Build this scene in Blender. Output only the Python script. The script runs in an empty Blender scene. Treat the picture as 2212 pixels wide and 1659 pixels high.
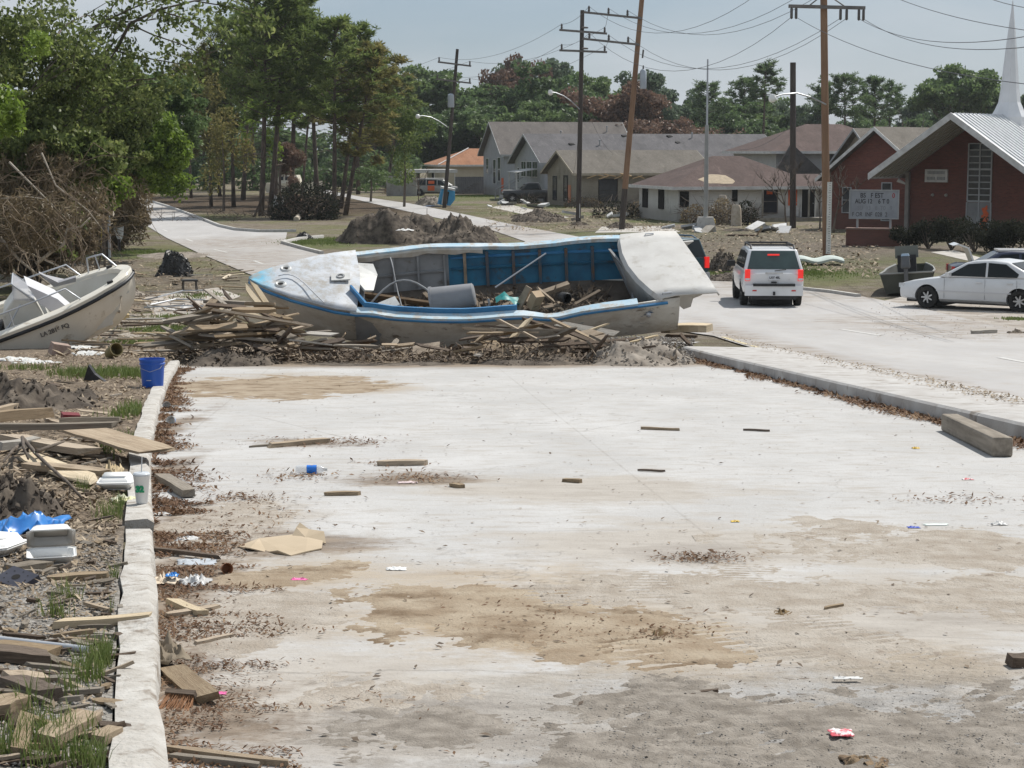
import bpy, bmesh, math, random
import numpy as np
from mathutils import Vector, Matrix, noise as mnoise
R = math.radians
random.seed(11)
sc = bpy.context.scene
col = sc.collection

# ------------------------------------------------------------------ camera
FPX, CX, CY = 3980.0, 1106.0, 829.5          # focal length in pixels of a 2212 px wide picture
TH = math.atan((CY - 323.0) / FPX)           # pitch
CAMZ = 4.628
cam = bpy.data.cameras.new('camera')
cam.sensor_width = 36.0
cam.lens = 36.0 * FPX / 2212.0
cam.clip_end = 8000
cam.clip_start = 0.1
camo = bpy.data.objects.new('camera', cam)
camo.location = (0, 0, CAMZ)
camo.rotation_euler = (math.pi / 2 - TH, 0, 0)
col.objects.link(camo)
sc.camera = camo

# ------------------------------------------------------------------ world, sun, exposure
SUN_AZ, SUN_EL = R(42), R(54)                # azimuth measured from +Y towards +X
w = bpy.data.worlds.new('World'); sc.world = w; w.use_nodes = True
wn = w.node_tree.nodes; wl = w.node_tree.links; wn.clear()
wo = wn.new('ShaderNodeOutputWorld'); bg = wn.new('ShaderNodeBackground')
sky = wn.new('ShaderNodeTexSky'); sky.sky_type = 'NISHITA'; sky.sun_disc = False
sky.sun_elevation = SUN_EL; sky.sun_rotation = SUN_AZ
sky.altitude = 0; sky.air_density = 1.0; sky.dust_density = .7; sky.ozone_density = 1.2
tc = wn.new('ShaderNodeTexCoord'); mp = wn.new('ShaderNodeMapping'); mp.inputs['Scale'].default_value = (1.0, 1.0, 3.4)
nz = wn.new('ShaderNodeTexNoise'); nz.inputs['Scale'].default_value = 2.6; nz.inputs['Detail'].default_value = 5; nz.inputs['Roughness'].default_value = .52
rp = wn.new('ShaderNodeValToRGB'); rp.color_ramp.elements[0].position = .36; rp.color_ramp.elements[1].position = .60
rp.color_ramp.elements[0].color = (.0, .0, .0, 1); rp.color_ramp.elements[1].color = (.92, .92, .92, 1)
mx = wn.new('ShaderNodeMix'); mx.data_type = 'RGBA'
mx.inputs[7].default_value = (7.0, 7.5, 8.0, 1)
wl.new(tc.outputs['Generated'], mp.inputs['Vector']); wl.new(mp.outputs['Vector'], nz.inputs['Vector'])
wl.new(nz.outputs['Fac'], rp.inputs['Fac']); wl.new(rp.outputs['Color'], mx.inputs[0])
m0 = wn.new('ShaderNodeMix'); m0.data_type = 'RGBA'; m0.inputs[0].default_value = .62; m0.inputs[7].default_value = (3.9, 5.0, 6.5, 1)
wl.new(sky.outputs['Color'], m0.inputs[6]); wl.new(m0.outputs[2], mx.inputs[6]); wl.new(mx.outputs[2], bg.inputs['Color'])
bg.inputs['Strength'].default_value = 0.08
wl.new(bg.outputs['Background'], wo.inputs['Surface'])

sun = bpy.data.lights.new('sun', 'SUN'); sun.energy = 4.7; sun.angle = R(0.53); sun.color = (1.0, .96, .895)
suno = bpy.data.objects.new('sun', sun)
sd = Vector((math.sin(SUN_AZ) * math.cos(SUN_EL), math.cos(SUN_AZ) * math.cos(SUN_EL), math.sin(SUN_EL)))
suno.rotation_euler = sd.to_track_quat('Z', 'Y').to_euler(); suno.location = (60, 60, 90)
col.objects.link(suno)
vs = sc.view_settings
vs.view_transform = 'Standard'; vs.look = 'None'; vs.gamma = 1; vs.use_curve_mapping = False
vs.exposure = 0.08
cy = sc.cycles
cy.use_denoising = True; cy.max_bounces = 6; cy.diffuse_bounces = 3; cy.glossy_bounces = 3
cy.transmission_bounces = 4; cy.transparent_max_bounces = 8; cy.use_adaptive_sampling = True

# ------------------------------------------------------------------ the lie of the land
def drop(Y):
    if Y <= 30: return 1.5 + .068 * Y
    if Y >= 62: return 1.5 + .068 * 46
    t = Y - 30
    return 1.5 + .068 * 30 + .068 * (t - t * t / 64)
def gz(Y): return CAMZ - drop(Y)
def ray(x, y):
    a = (x - CX) / FPX; b = -(y - CY) / FPX; c, s = math.cos(TH), math.sin(TH)
    return Vector((a, c + b * s, -s + b * c))
def P(x, y, dz=0.0):
    r = ray(x, y); lo, hi = .5, 4000.0
    for _ in range(50):
        m = (lo + hi) / 2
        if CAMZ + r.z / r.y * m < gz(m) + dz: hi = m
        else: lo = m
    return Vector((r.x / r.y * lo, lo, gz(lo) + dz))
def at(x, y, Y):                              # the point of a pixel's direction at depth Y
    r = ray(x, y); k = Y / r.y
    return Vector((r.x * k, Y, CAMZ + r.z * k))
def px(Y): return FPX * math.cos(TH) / Y      # pixels per metre at depth Y (close enough)
YCUT = [-30, 0, 4, 8, 12, 16, 20, 24, 28, 30, 32, 34, 36, 38, 40, 42, 44, 46, 48, 50, 52, 54, 56, 58, 60, 62, 70, 80, 95, 110, 130, 150, 180, 220, 300, 500, 1000, 3000]
YF = [y for y in YCUT if 30 <= y <= 62]

# ------------------------------------------------------------------ mesh helpers
class MB:
    def __init__(s): s.v = []; s.f = []; s.mi = []
    def add(s, vs_, fs, m=0):
        o = len(s.v); s.v += [tuple(p) for p in vs_]; s.f += [tuple(i + o for i in f) for f in fs]; s.mi += [m] * len(fs); return s
    def box(s, c, size, rot=None, m=0, taper=1.0):
        x, y, z = (k / 2 for k in size)
        vs_ = []
        for sz in (-1, 1):
            k = taper if sz > 0 else 1
            for sx, sy in ((-1, -1), (1, -1), (1, 1), (-1, 1)):
                p = Vector((sx * x * k, sy * y * k, sz * z))
                if rot is not None: p = rot @ p
                vs_.append(p + Vector(c))
        return s.add(vs_, [(3, 2, 1, 0), (4, 5, 6, 7), (0, 1, 5, 4), (1, 2, 6, 5), (2, 3, 7, 6), (3, 0, 4, 7)], m)
    def tube(s, pts, rad, n=6, m=0, cap=True):
        pts = [Vector(p) for p in pts]; k = len(pts)
        if not isinstance(rad, (list, tuple)): rad = [rad] * k
        rings = []; prev = None
        for i in range(k):
            t = (pts[min(i + 1, k - 1)] - pts[max(i - 1, 0)])
            if t.length < 1e-9: t = Vector((0, 0, 1))
            t.normalize()
            if prev is None:
                u = t.orthogonal().normalized()
            else:
                u = prev - t * prev.dot(t)
                u = u.normalized() if u.length > 1e-6 else t.orthogonal().normalized()
            prev = u; v_ = t.cross(u)
            rings.append([pts[i] + (u * math.cos(a) + v_ * math.sin(a)) * rad[i] for a in [2 * math.pi * j / n for j in range(n)]])
        vs_ = [p for r in rings for p in r]; fs = []
        for i in range(k - 1):
            for j in range(n):
                a = i * n + j; b = i * n + (j + 1) % n
                fs.append((a, b, b + n, a + n))
        if cap: fs += [tuple(range(n - 1, -1, -1)), tuple(range((k - 1) * n, k * n))]
        return s.add(vs_, fs, m)
    def lathe(s, prof, n=16, c=(0, 0, 0), rot=None, m=0):
        c = Vector(c); vs_ = []; fs = []
        for r, z in prof:
            for j in range(n):
                a = 2 * math.pi * j / n
                p = Vector((r * math.cos(a), r * math.sin(a), z))
                if rot is not None: p = rot @ p
                vs_.append(p + c)
        for i in range(len(prof) - 1):
            for j in range(n):
                a = i * n + j; b = i * n + (j + 1) % n
                fs.append((a, b, b + n, a + n))
        return s.add(vs_, fs, m)
    def prism(s, poly, ext, m=0):             # poly: 3-D points in a plane, ext: vector
        poly = [Vector(p) for p in poly]; n = len(poly); e = Vector(ext)
        vs_ = poly + [p + e for p in poly]
        fs = [tuple(range(n - 1, -1, -1)), tuple(range(n, 2 * n))] + [(i, (i + 1) % n, (i + 1) % n + n, i + n) for i in range(n)]
        return s.add(vs_, fs, m)
    def loft(s, secs, closed=False, cap=False, m=0):
        n = len(secs[0]); vs_ = [p for q in secs for p in q]; fs = []
        for i in range(len(secs) - 1):
            for j in range(n if closed else n - 1):
                a = i * n + j; b = i * n + (j + 1) % n
                fs.append((a, b, b + n, a + n))
        if cap: fs += [tuple(range(n - 1, -1, -1)), tuple(range((len(secs) - 1) * n, len(secs) * n))]
        return s.add(vs_, fs, m)
    def build(s, name, mats, parent=None, smooth=None, loc=None, fixn=True, mat4=None):
        me = bpy.data.meshes.new(name); me.from_pydata(s.v, [], s.f)
        if not isinstance(mats, (list, tuple)): mats = [mats]
        for mm in mats: me.materials.append(mm)
        if len(mats) > 1: me.polygons.foreach_set('material_index', s.mi)
        if fixn:
            bm = bmesh.new(); bm.from_mesh(me)
            bmesh.ops.recalc_face_normals(bm, faces=bm.faces); bm.to_mesh(me); bm.free()
        if smooth is not None:
            me.shade_smooth()
            if smooth < 180: me.set_sharp_from_angle(angle=R(smooth))
        o = bpy.data.objects.new(name, me); col.objects.link(o)
        if parent is not None: o.parent = parent
        if loc is not None: o.location = loc
        if mat4 is not None: o.matrix_world = mat4
        return o
def tag(o, label=None, cat=None, group=None, kind=None):
    if label: o['label'] = label
    if cat: o['category'] = cat
    if group: o['group'] = group
    if kind: o['kind'] = kind
    return o
def empty(name, loc=(0, 0, 0), rz=0, label=None, cat=None, group=None, rot=None):
    o = bpy.data.objects.new(name, None); col.objects.link(o)
    o.empty_display_size = .2
    o.location = loc; o.rotation_euler = rot if rot is not None else (0, 0, rz)
    return tag(o, label, cat, group)
def copy_tree(o, parent=None):
    c = o.copy(); col.objects.link(c); c.parent = parent
    for ch in o.children: copy_tree(ch, c)
    return c
def rotz(a): return Matrix.Rotation(a, 3, 'Z')
def eul(x, y, z):
    from mathutils import Euler
    return Euler((x, y, z)).to_matrix()

# ------------------------------------------------------------------ materials
MAT = {}
def nodes_of(name):
    m = bpy.data.materials.new(name); m.use_nodes = True
    nt = m.node_tree; b = nt.nodes['Principled BSDF']
    return m, nt, b
def ramp(nt, fac, a, b, ca=(0, 0, 0, 1), cb=(1, 1, 1, 1)):
    if a < 0 or b > 1:
        fac = mth(nt, 'DIVIDE', mth(nt, 'SUBTRACT', fac, a), b - a, clamp=True); a, b = 0.0, 1.0
    r = nt.nodes.new('ShaderNodeValToRGB'); e = r.color_ramp.elements
    e[0].position = a; e[1].position = b; e[0].color = ca; e[1].color = cb
    nt.links.new(fac, r.inputs['Fac']); return r.outputs['Color']
def mixc(nt, fac, a, b, mode='MIX'):
    x = nt.nodes.new('ShaderNodeMix'); x.data_type = 'RGBA'; x.blend_type = mode
    for s_, v in ((0, fac), (6, a), (7, b)):
        if isinstance(v, (int, float)): x.inputs[s_].default_value = v
        elif isinstance(v, tuple): x.inputs[s_].default_value = (*v[:3], 1)
        else: nt.links.new(v, x.inputs[s_])
    return x.outputs[2]
def mth(nt, op, a, b=None, c=None, clamp=False):
    x = nt.nodes.new('ShaderNodeMath'); x.operation = op; x.use_clamp = clamp
    for i, v in enumerate((a, b, c)):
        if v is None: continue
        if isinstance(v, (int, float)): x.inputs[i].default_value = v
        else: nt.links.new(v, x.inputs[i])
    return x.outputs[0]
def tnoise(nt, vec, scale, detail=5, rough=.55, stretch=None, dist=0.0):
    if stretch:
        mpn = nt.nodes.new('ShaderNodeMapping'); mpn.inputs['Scale'].default_value = stretch
        nt.links.new(vec, mpn.inputs['Vector']); vec = mpn.outputs['Vector']
    n = nt.nodes.new('ShaderNodeTexNoise'); n.inputs['Scale'].default_value = scale
    n.inputs['Detail'].default_value = detail; n.inputs['Roughness'].default_value = rough; n.inputs['Distortion'].default_value = dist
    nt.links.new(vec, n.inputs['Vector']); return n.outputs['Fac']
def world_vec(nt):
    return nt.nodes.new('ShaderNodeNewGeometry').outputs['Position']
def obj_vec(nt, jitter=True):
    t = nt.nodes.new('ShaderNodeTexCoord')
    if not jitter: return t.outputs['Object']
    oi = nt.nodes.new('ShaderNodeObjectInfo'); a = nt.nodes.new('ShaderNodeVectorMath'); a.operation = 'ADD'
    s_ = mth(nt, 'MULTIPLY', oi.outputs['Random'], 57.0)
    nt.links.new(t.outputs['Object'], a.inputs[0]); nt.links.new(s_, a.inputs[1])
    return a.outputs[0]
def set_bump(nt, b, h, strength, dist=.02):
    bp = nt.nodes.new('ShaderNodeBump'); bp.inputs['Strength'].default_value = strength; bp.inputs['Distance'].default_value = dist
    nt.links.new(h, bp.inputs['Height']); nt.links.new(bp.outputs['Normal'], b.inputs['Normal'])
def mat(name, c1, c2=None, scale=4, rough=.7, metal=0.0, bump=0.0, bscale=40, stretch=None, dirt=None, rnd=0.0, isl=0.0, spec=.4, coat=0.0, alpha=None, rngs=(.35, .65)):
    if name in MAT: return MAT[name]
    m, nt, b = nodes_of(name)
    v = obj_vec(nt)
    c = c1
    if c2 is not None: c = mixc(nt, ramp(nt, tnoise(nt, v, scale, stretch=stretch), *rngs), c1, c2)
    if dirt: c = mixc(nt, ramp(nt, tnoise(nt, v, dirt[2], 8, .65), dirt[1], dirt[1] + .12), c, dirt[0])
    if rnd or isl:
        hs = nt.nodes.new('ShaderNodeHueSaturation')
        if rnd: src = nt.nodes.new('ShaderNodeObjectInfo').outputs['Random']
        else: src = nt.nodes.new('ShaderNodeNewGeometry').outputs['Random Per Island']
        k = rnd or isl
        nt.links.new(mth(nt, 'MULTIPLY_ADD', src, 2 * k, 1 - k), hs.inputs['Value'])
        if isinstance(c, tuple): hs.inputs['Color'].default_value = (*c, 1)
        else: nt.links.new(c, hs.inputs['Color'])
        c = hs.outputs['Color']
    if isinstance(c, tuple): b.inputs['Base Color'].default_value = (*c, 1)
    else: nt.links.new(c, b.inputs['Base Color'])
    b.inputs['Roughness'].default_value = rough; b.inputs['Metallic'].default_value = metal
    b.inputs['Specular IOR Level'].default_value = spec
    if coat: b.inputs['Coat Weight'].default_value = coat; b.inputs['Coat Roughness'].default_value = .08
    if alpha is not None: b.inputs['Alpha'].default_value = alpha
    if bump: set_bump(nt, b, tnoise(nt, v, bscale, 6, stretch=stretch), bump)
    MAT[name] = m; return m
def leafmat(name, cols, rough=.5, trans=.35, nscale=.5, spec=.3):
    if name in MAT: return MAT[name]
    m, nt, b = nodes_of(name)
    g = nt.nodes.new('ShaderNodeNewGeometry')
    r = nt.nodes.new('ShaderNodeValToRGB'); e = r.color_ramp.elements
    while len(e) < len(cols): e.new(.5)
    for i, c in enumerate(cols): e[i].position = i / max(1, len(cols) - 1); e[i].color = (*c, 1)
    v = obj_vec(nt)
    f = mth(nt, 'ADD', mth(nt, 'MULTIPLY', g.outputs['Random Per Island'], .55), mth(nt, 'MULTIPLY_ADD', tnoise(nt, v, nscale, 3), 1.5, -.52), clamp=True)
    nt.links.new(f, r.inputs['Fac']); nt.links.new(r.outputs['Color'], b.inputs['Base Color'])
    b.inputs['Roughness'].default_value = rough; b.inputs['Specular IOR Level'].default_value = spec
    tr = nt.nodes.new('ShaderNodeBsdfTranslucent'); nt.links.new(r.outputs['Color'], tr.inputs['Color'])
    ms = nt.nodes.new('ShaderNodeMixShader'); ms.inputs[0].default_value = trans
    out = nt.nodes['Material Output']
    nt.links.new(b.outputs[0], ms.inputs[1]); nt.links.new(tr.outputs[0], ms.inputs[2]); nt.links.new(ms.outputs[0], out.inputs['Surface'])
    MAT[name] = m; return m
def ellipse_mask(nt, pos, warp, cx, cy, rx, ry, ang=0, soft=.35, wamp=.9):
    # 1 inside an ellipse on the ground with a ragged edge
    sb = nt.nodes.new('ShaderNodeVectorMath'); sb.operation = 'SUBTRACT'; nt.links.new(pos, sb.inputs[0]); sb.inputs[1].default_value = (cx, cy, 0)
    mpn = nt.nodes.new('ShaderNodeMapping'); mpn.vector_type = 'TEXTURE'
    mpn.inputs['Rotation'].default_value = (0, 0, ang); mpn.inputs['Scale'].default_value = (rx, ry, 1e6)
    nt.links.new(sb.outputs[0], mpn.inputs['Vector'])
    ln = nt.nodes.new('ShaderNodeVectorMath'); ln.operation = 'LENGTH'; nt.links.new(mpn.outputs['Vector'], ln.inputs[0])
    d = mth(nt, 'MULTIPLY_ADD', warp, wamp * 2, ln.outputs['Value'])
    d = mth(nt, 'SUBTRACT', d, wamp)
    return ramp(nt, d, 1 - soft, 1 + soft, (1, 1, 1, 1), (0, 0, 0, 1))
# ================================================================== SETTING
def fbm(x, y, z=0.0, o=4):
    return mnoise.fractal(Vector((x, y, z)), 1.0, 2.0, o)
def ground_material():
    m, nt, b = nodes_of('ground'); p = world_vec(nt)
    n1 = tnoise(nt, p, .22, 6, .6); n2 = tnoise(nt, p, 1.3, 7, .65); n3 = tnoise(nt, p, 9, 5, .6); nw = tnoise(nt, p, .5, 4)
    c = mixc(nt, ramp(nt, n2, .35, .68), (.255, .215, .165), (.36, .325, .27))
    c = mixc(nt, ramp(nt, n1, .45, .6), c, (.235, .235, .125))
    c = mixc(nt, ramp(nt, tnoise(nt, p, .8, 6, .7), .52, .66), c, (.19, .155, .12))
    g = None
    for (x, y, rx, ry) in [(700, 523, 3.2, 6.5), (1000, 428, 7, 11), (1180, 446, 5, 5), (1090, 460, 5, 3), (1400, 505, 6, 4), (1710, 592, 4.5, 3.5), (1600, 585, 3.5, 4.0), (1420, 478, 3, 4), (300, 548, 2.5, 4),
                           (1930, 560, 5, 4), (2080, 560, 5, 5), (450, 470, 3, 9), (960, 442, 4, 3), (1240, 462, 4, 3), (1500, 515, 6, 4), (1790, 560, 4, 4)]:
        q = P(x, y)
        k = ellipse_mask(nt, p, nw, q.x, q.y, rx, ry, 0, .3, .9)
        g = k if g is None else mth(nt, 'MAXIMUM', g, k)
    g = mth(nt, 'MULTIPLY', g, ramp(nt, n2, .3, .62))
    c = mixc(nt, g, c, mixc(nt, ramp(nt, n3, .3, .7), (.10, .155, .045), (.20, .235, .085)))
    q = P(1690, 530); k = ellipse_mask(nt, p, nw, q.x, q.y, 9, 14, 0, .4, 1.0)
    c = mixc(nt, mth(nt, 'MULTIPLY', k, .8), c, mixc(nt, ramp(nt, n3, .35, .65), (.16, .135, .11), (.33, .29, .245)))
    # needle litter under the pines
    q = P(560, 440); k = ellipse_mask(nt, p, nw, q.x, q.y, 13, 34, R(20), .25, .6)
    c = mixc(nt, k, c, mixc(nt, ramp(nt, n2, .35, .65), (.075, .055, .04), (.17, .13, .09)))
    c = mixc(nt, mth(nt, 'MULTIPLY', ramp(nt, tnoise(nt, p, 2.4, 8, .75), .48, .62), .55), c, (.10, .082, .062))
    c = mixc(nt, 1.0, c, (.74, .72, .70), 'MULTIPLY')
    nt.links.new(c, b.inputs['Base Color']); b.inputs['Roughness'].default_value = .95; b.inputs['Specular IOR Level'].default_value = .1
    set_bump(nt, b, tnoise(nt, p, 5, 8, .7), .9, .2)
    return m
def terrain():
    xs = sorted(set([-3000, -900, -300, -150, -90, -60, -40, -30, -20, -15, -10, -6, -3, 0, 3, 6, 10, 15, 20, 30, 40, 60, 90, 150, 300, 900, 3000]))
    ys = YCUT; mb = MB(); nx = len(xs)
    vs_ = [(x, y, gz(y)) for y in ys for x in xs]
    fs = [(j * nx + i, j * nx + i + 1, (j + 1) * nx + i + 1, (j + 1) * nx + i) for j in range(len(ys) - 1) for i in range(nx - 1)]
    mb.add(vs_, fs); return tag(mb.build('ground', ground_material()), kind='structure')
terrain()

def sheet(name, pts, dz, material, parent=None, kind='structure'):
    bm = bmesh.new()
    f = bm.faces.new([bm.verts.new((p[0], p[1], 0)) for p in pts])
    bmesh.ops.triangulate(bm, faces=[f])
    for y in YF:
        bmesh.ops.bisect_plane(bm, geom=bm.verts[:] + bm.edges[:] + bm.faces[:], plane_co=(0, y, 0), plane_no=(0, 1, 0))
    for v in bm.verts: v.co.z = gz(v.co.y) + dz
    bmesh.ops.recalc_face_normals(bm, faces=bm.faces)
    for f in bm.faces:
        if f.normal.z < 0: f.normal_flip()
    me = bpy.data.meshes.new(name); bm.to_mesh(me); bm.free(); me.materials.append(material)
    o = bpy.data.objects.new(name, me); col.objects.link(o)
    if parent is not None: o.parent = parent
    if kind: o['kind'] = kind
    return o
# ---- left kerb line (foot of its face on the slab side) and right kerb line
KL = [P(*q) for q in [(354, 1659), (345, 1500), (338, 1350), (332, 1200), (326, 1080), (324, 1000), (342, 900), (364, 835), (386, 797)]]
KLY = [p.y for p in KL]; KLX = [p.x for p in KL]
def kerbx(y):
    if y < KLY[0]: return KLX[0] + (y - KLY[0]) * (KLX[1] - KLX[0]) / (KLY[1] - KLY[0])
    if y > KLY[-1]: return KLX[-1] + (y - KLY[-1]) * -.14
    return float(np.interp(y, KLY, KLX))
KR0, KR1 = P(1486, 772), P(2212, 957)
def kerbrx(y): return KR0.x + (y - KR0.y) * (KR1.x - KR0.x) / (KR1.y - KR0.y)
RE0, RE1 = P(1530, 724), P(2212, 888)
def roadx(y): return RE0.x + (y - RE0.y) * (RE1.x - RE0.x) / (RE1.y - RE0.y)

# ---- concrete apron
def slab_material():
    m, nt, b = nodes_of('apron_concrete'); p = world_vec(nt)
    n1 = tnoise(nt, p, .9, 8, .62, (1, .55, 1)); n2 = tnoise(nt, p, 5, 8, .7, (.6, 1.4, 1)); n3 = tnoise(nt, p, 38, 4, .6); nw = tnoise(nt, p, 1.5, 12, .78, (.7, 1.0, 1))
    c = mixc(nt, ramp(nt, n1, .36, .66), (.395, .388, .378), (.475, .468, .458))
    c = mixc(nt, ramp(nt, n2, .50, .68), c, (.37, .345, .315))
    c = mixc(nt, mth(nt, 'MULTIPLY', ramp(nt, tnoise(nt, p, 9, 10, .8, (.45, 1.3, 1)), .55, .66), .55), c, (.30, .265, .23))
    def blot(c, cols, lst, amt=1.0, soft=.3, wamp=1.1):
        k = None
        for (x, y, rx, ry, a) in lst:
            q = P(x, y); e = ellipse_mask(nt, p, nw, q.x, q.y, rx, ry, R(a), soft, wamp)
            k = e if k is None else mth(nt, 'MAXIMUM', k, e)
        k = mth(nt, 'MULTIPLY', k, amt)
        return mixc(nt, k, c, mixc(nt, ramp(nt, n2, .34, .66), *cols)), k
    c, _ = blot(c, ((.32, .285, .245), (.42, .39, .35)), [(1650, 1330, 1.5, 1.2, 0), (1500, 1180, 1.2, .8, 0), (2050, 1290, 1.2, .9, 0), (1950, 1190, .7, .9, 0), (700, 1500, .9, .9, 0), (560, 1320, .5, 1.3, 0), (1000, 1590, .9, .5, 0), (470, 1150, .5, 1.8, 0), (1250, 1060, 1.2, .8, 0)], .85, .30, 1.9)
    c, kt = blot(c, ((.27, .195, .115), (.39, .305, .20)), [(1010, 1300, .62, 1.0, 10), (1290, 1370, .58, .85, 35), (1500, 1440, .36, .4, 0), (1980, 1440, .40, .32, 0), (560, 832, 1.25, 2.6, 0), (760, 840, .7, 1.2, 0), (700, 1235, .5, .6, 0)], .5, .5, 2.0)
    c, kd = blot(c, ((.215, .15, .085), (.34, .255, .155)), [(1200, 1370, .36, .5, 30), (1060, 1345, .3, .3, 0)], .85, .4, 1.9)
    c, kg = blot(c, ((.17, .153, .135), (.29, .265, .24)), [(1900, 1620, 1.15, .95, 0), (1450, 1650, .55, .6, 0)], .35, .6, 2.1)
    kg = mth(nt, 'MULTIPLY', kg, ramp(nt, tnoise(nt, p, 4, 10, .8, (.7, 1.2, 1)), .30, .52)); c, _ = blot(c, ((.22, .195, .17), (.34, .31, .28)), [(1500, 1200, .33, .3, 0), (850, 1600, .6, .45, 0), (2140, 1310, .6, .5, 0), (900, 1540, .3, .25, 0), (1700, 1290, .5, .35, 0), (1150, 1620, .5, .3, 0)], .62, .5, 2.4)
    c = mixc(nt, mth(nt, 'MULTIPLY', kg, ramp(nt, tnoise(nt, p, 70, 6, .75), .42, .60)), c, (.36, .335, .305)); c = mixc(nt, mth(nt, 'MULTIPLY', kg, ramp(nt, tnoise(nt, p, 45, 6, .75), .55, .66)), c, (.09, .08, .07))
    # matted dirt under the kerb litter, hairline cracks and cast joints
    c, _ = blot(c, ((.105, .072, .045), (.23, .175, .125)), [(365, 1590, .16, .7, 0), (372, 1440, .2, .9, 0), (360, 1300, .2, .9, 0), (352, 1150, .17, 1.1, 0), (345, 1030, .15, 1.6, 0), (358, 930, .18, 2.4, 0), (400, 1250, .26, .7, 0), (440, 1560, .3, .5, 0), (640, 958, .5, .35, 0), (880, 1035, .4, .5, 0), (620, 1180, .5, .5, 0)], .8, .4, 2.6)
    vo = nt.nodes.new('ShaderNodeTexVoronoi'); vo.feature = 'DISTANCE_TO_EDGE'; vo.inputs['Scale'].default_value = .28
    wr = nt.nodes.new('ShaderNodeVectorMath'); wr.operation = 'ADD'; nt.links.new(p, wr.inputs[0]); nt.links.new(mth(nt, 'MULTIPLY', tnoise(nt, p, 1.2, 6, .6), .9), wr.inputs[1]); nt.links.new(wr.outputs[0], vo.inputs['Vector'])
    c = mixc(nt, mth(nt, 'MULTIPLY', ramp(nt, vo.outputs['Distance'], .0012, .0035, (1, 1, 1, 1), (0, 0, 0, 1)), mth(nt, 'MULTIPLY', ramp(nt, n1, .42, .58), .5)), c, (.16, .145, .13))
    sp_ = nt.nodes.new('ShaderNodeSeparateXYZ'); nt.links.new(p, sp_.inputs[0])
    jn = mth(nt, 'ABSOLUTE', mth(nt, 'SUBTRACT', mth(nt, 'FRACT', mth(nt, 'DIVIDE', mth(nt, 'MULTIPLY_ADD', sp_.outputs[0], .22, sp_.outputs[1]), 5.2)), .5)); jm = mth(nt, 'ABSOLUTE', mth(nt, 'SUBTRACT', mth(nt, 'FRACT', mth(nt, 'DIVIDE', mth(nt, 'MULTIPLY_ADD', sp_.outputs[1], .07, sp_.outputs[0]), 3.7)), .5))
    jj = mth(nt, 'MAXIMUM', ramp(nt, jn, .0012, .0024, (1, 1, 1, 1), (0, 0, 0, 1)), ramp(nt, jm, .0014, .0028, (1, 1, 1, 1), (0, 0, 0, 1)))
    c = mixc(nt, mth(nt, 'MULTIPLY', jj, mth(nt, 'MULTIPLY', ramp(nt, n2, .35, .6), .45)), c, (.2, .18, .16))
    # drifts of dirt under the heap and along the kerbs
    q = P(900, 788); k = ellipse_mask(nt, p, nw, q.x, q.y + 3.2, 9, 4.4, 0, .12, .25)
    c = mixc(nt, k, c, mixc(nt, ramp(nt, n2, .35, .65), (.165, .125, .09), (.27, .225, .175)))
    # dark specks and grit
    c = mixc(nt, ramp(nt, tnoise(nt, p, 17, 3, .5), .69, .73), c, (.20, .165, .135))
    c = mixc(nt, ramp(nt, n3, .62, .78), c, (.30, .28, .26))
    nt.links.new(c, b.inputs['Base Color']); b.inputs['Roughness'].default_value = .9; b.inputs['Specular IOR Level'].default_value = .2
    # tyre tread ridges pressed into the loose dirt
    wv = nt.nodes.new('ShaderNodeTexWave'); wv.inputs['Scale'].default_value = 5.5; wv.inputs['Distortion'].default_value = 7.0; wv.inputs['Detail'].default_value = 3
    mpn = nt.nodes.new('ShaderNodeMapping'); mpn.inputs['Rotation'].default_value = (0, 0, R(-62)); nt.links.new(p, mpn.inputs['Vector']); nt.links.new(mpn.outputs['Vector'], wv.inputs['Vector'])
    km = mth(nt, 'MULTIPLY', mth(nt, 'MULTIPLY', kg, ramp(nt, n1, .4, .6)), mth(nt, 'MULTIPLY', wv.outputs['Fac'], .55))
    h = mth(nt, 'ADD', mth(nt, 'MULTIPLY', n3, mth(nt, 'MULTIPLY_ADD', kg, 1.6, .25)), km)
    h = mth(nt, 'ADD', h, mth(nt, 'MULTIPLY', tnoise(nt, p, 90, 3), mth(nt, 'MULTIPLY_ADD', kg, .8, .08)))
    # curved tyre tracks with tread bars
    sb = nt.nodes.new('ShaderNodeVectorMath'); sb.operation = 'SUBTRACT'; nt.links.new(p, sb.inputs[0]); sb.inputs[1].default_value = (4.1, 8.7, 0)
    sx = nt.nodes.new('ShaderNodeSeparateXYZ'); nt.links.new(sb.outputs[0], sx.inputs[0])
    rr_ = mth(nt, 'SQRT', mth(nt, 'ADD', mth(nt, 'POWER', sx.outputs[0], 2.0), mth(nt, 'POWER', sx.outputs[1], 2.0)))
    tr = mth(nt, 'SINE', mth(nt, 'MULTIPLY', mth(nt, 'ARCTAN2', sx.outputs[1], sx.outputs[0]), 95.0)); km2 = None
    for r0 in (3.32, 3.78, 4.12, 2.75):
        e = ramp(nt, mth(nt, 'ABSOLUTE', mth(nt, 'SUBTRACT', rr_, r0)), .07, .13, (1, 1, 1, 1), (0, 0, 0, 1)); km2 = e if km2 is None else mth(nt, 'MAXIMUM', km2, e)
    km2 = mth(nt, 'MULTIPLY', km2, mth(nt, 'MULTIPLY', mth(nt, 'MAXIMUM', kg, mth(nt, 'MULTIPLY', kt, .7)), ramp(nt, n1, .3, .5)))
    h = mth(nt, 'ADD', h, mth(nt, 'MULTIPLY', mth(nt, 'MULTIPLY', tr, km2), .8))
    set_bump(nt, b, h, .8, .024)
    return m
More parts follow.
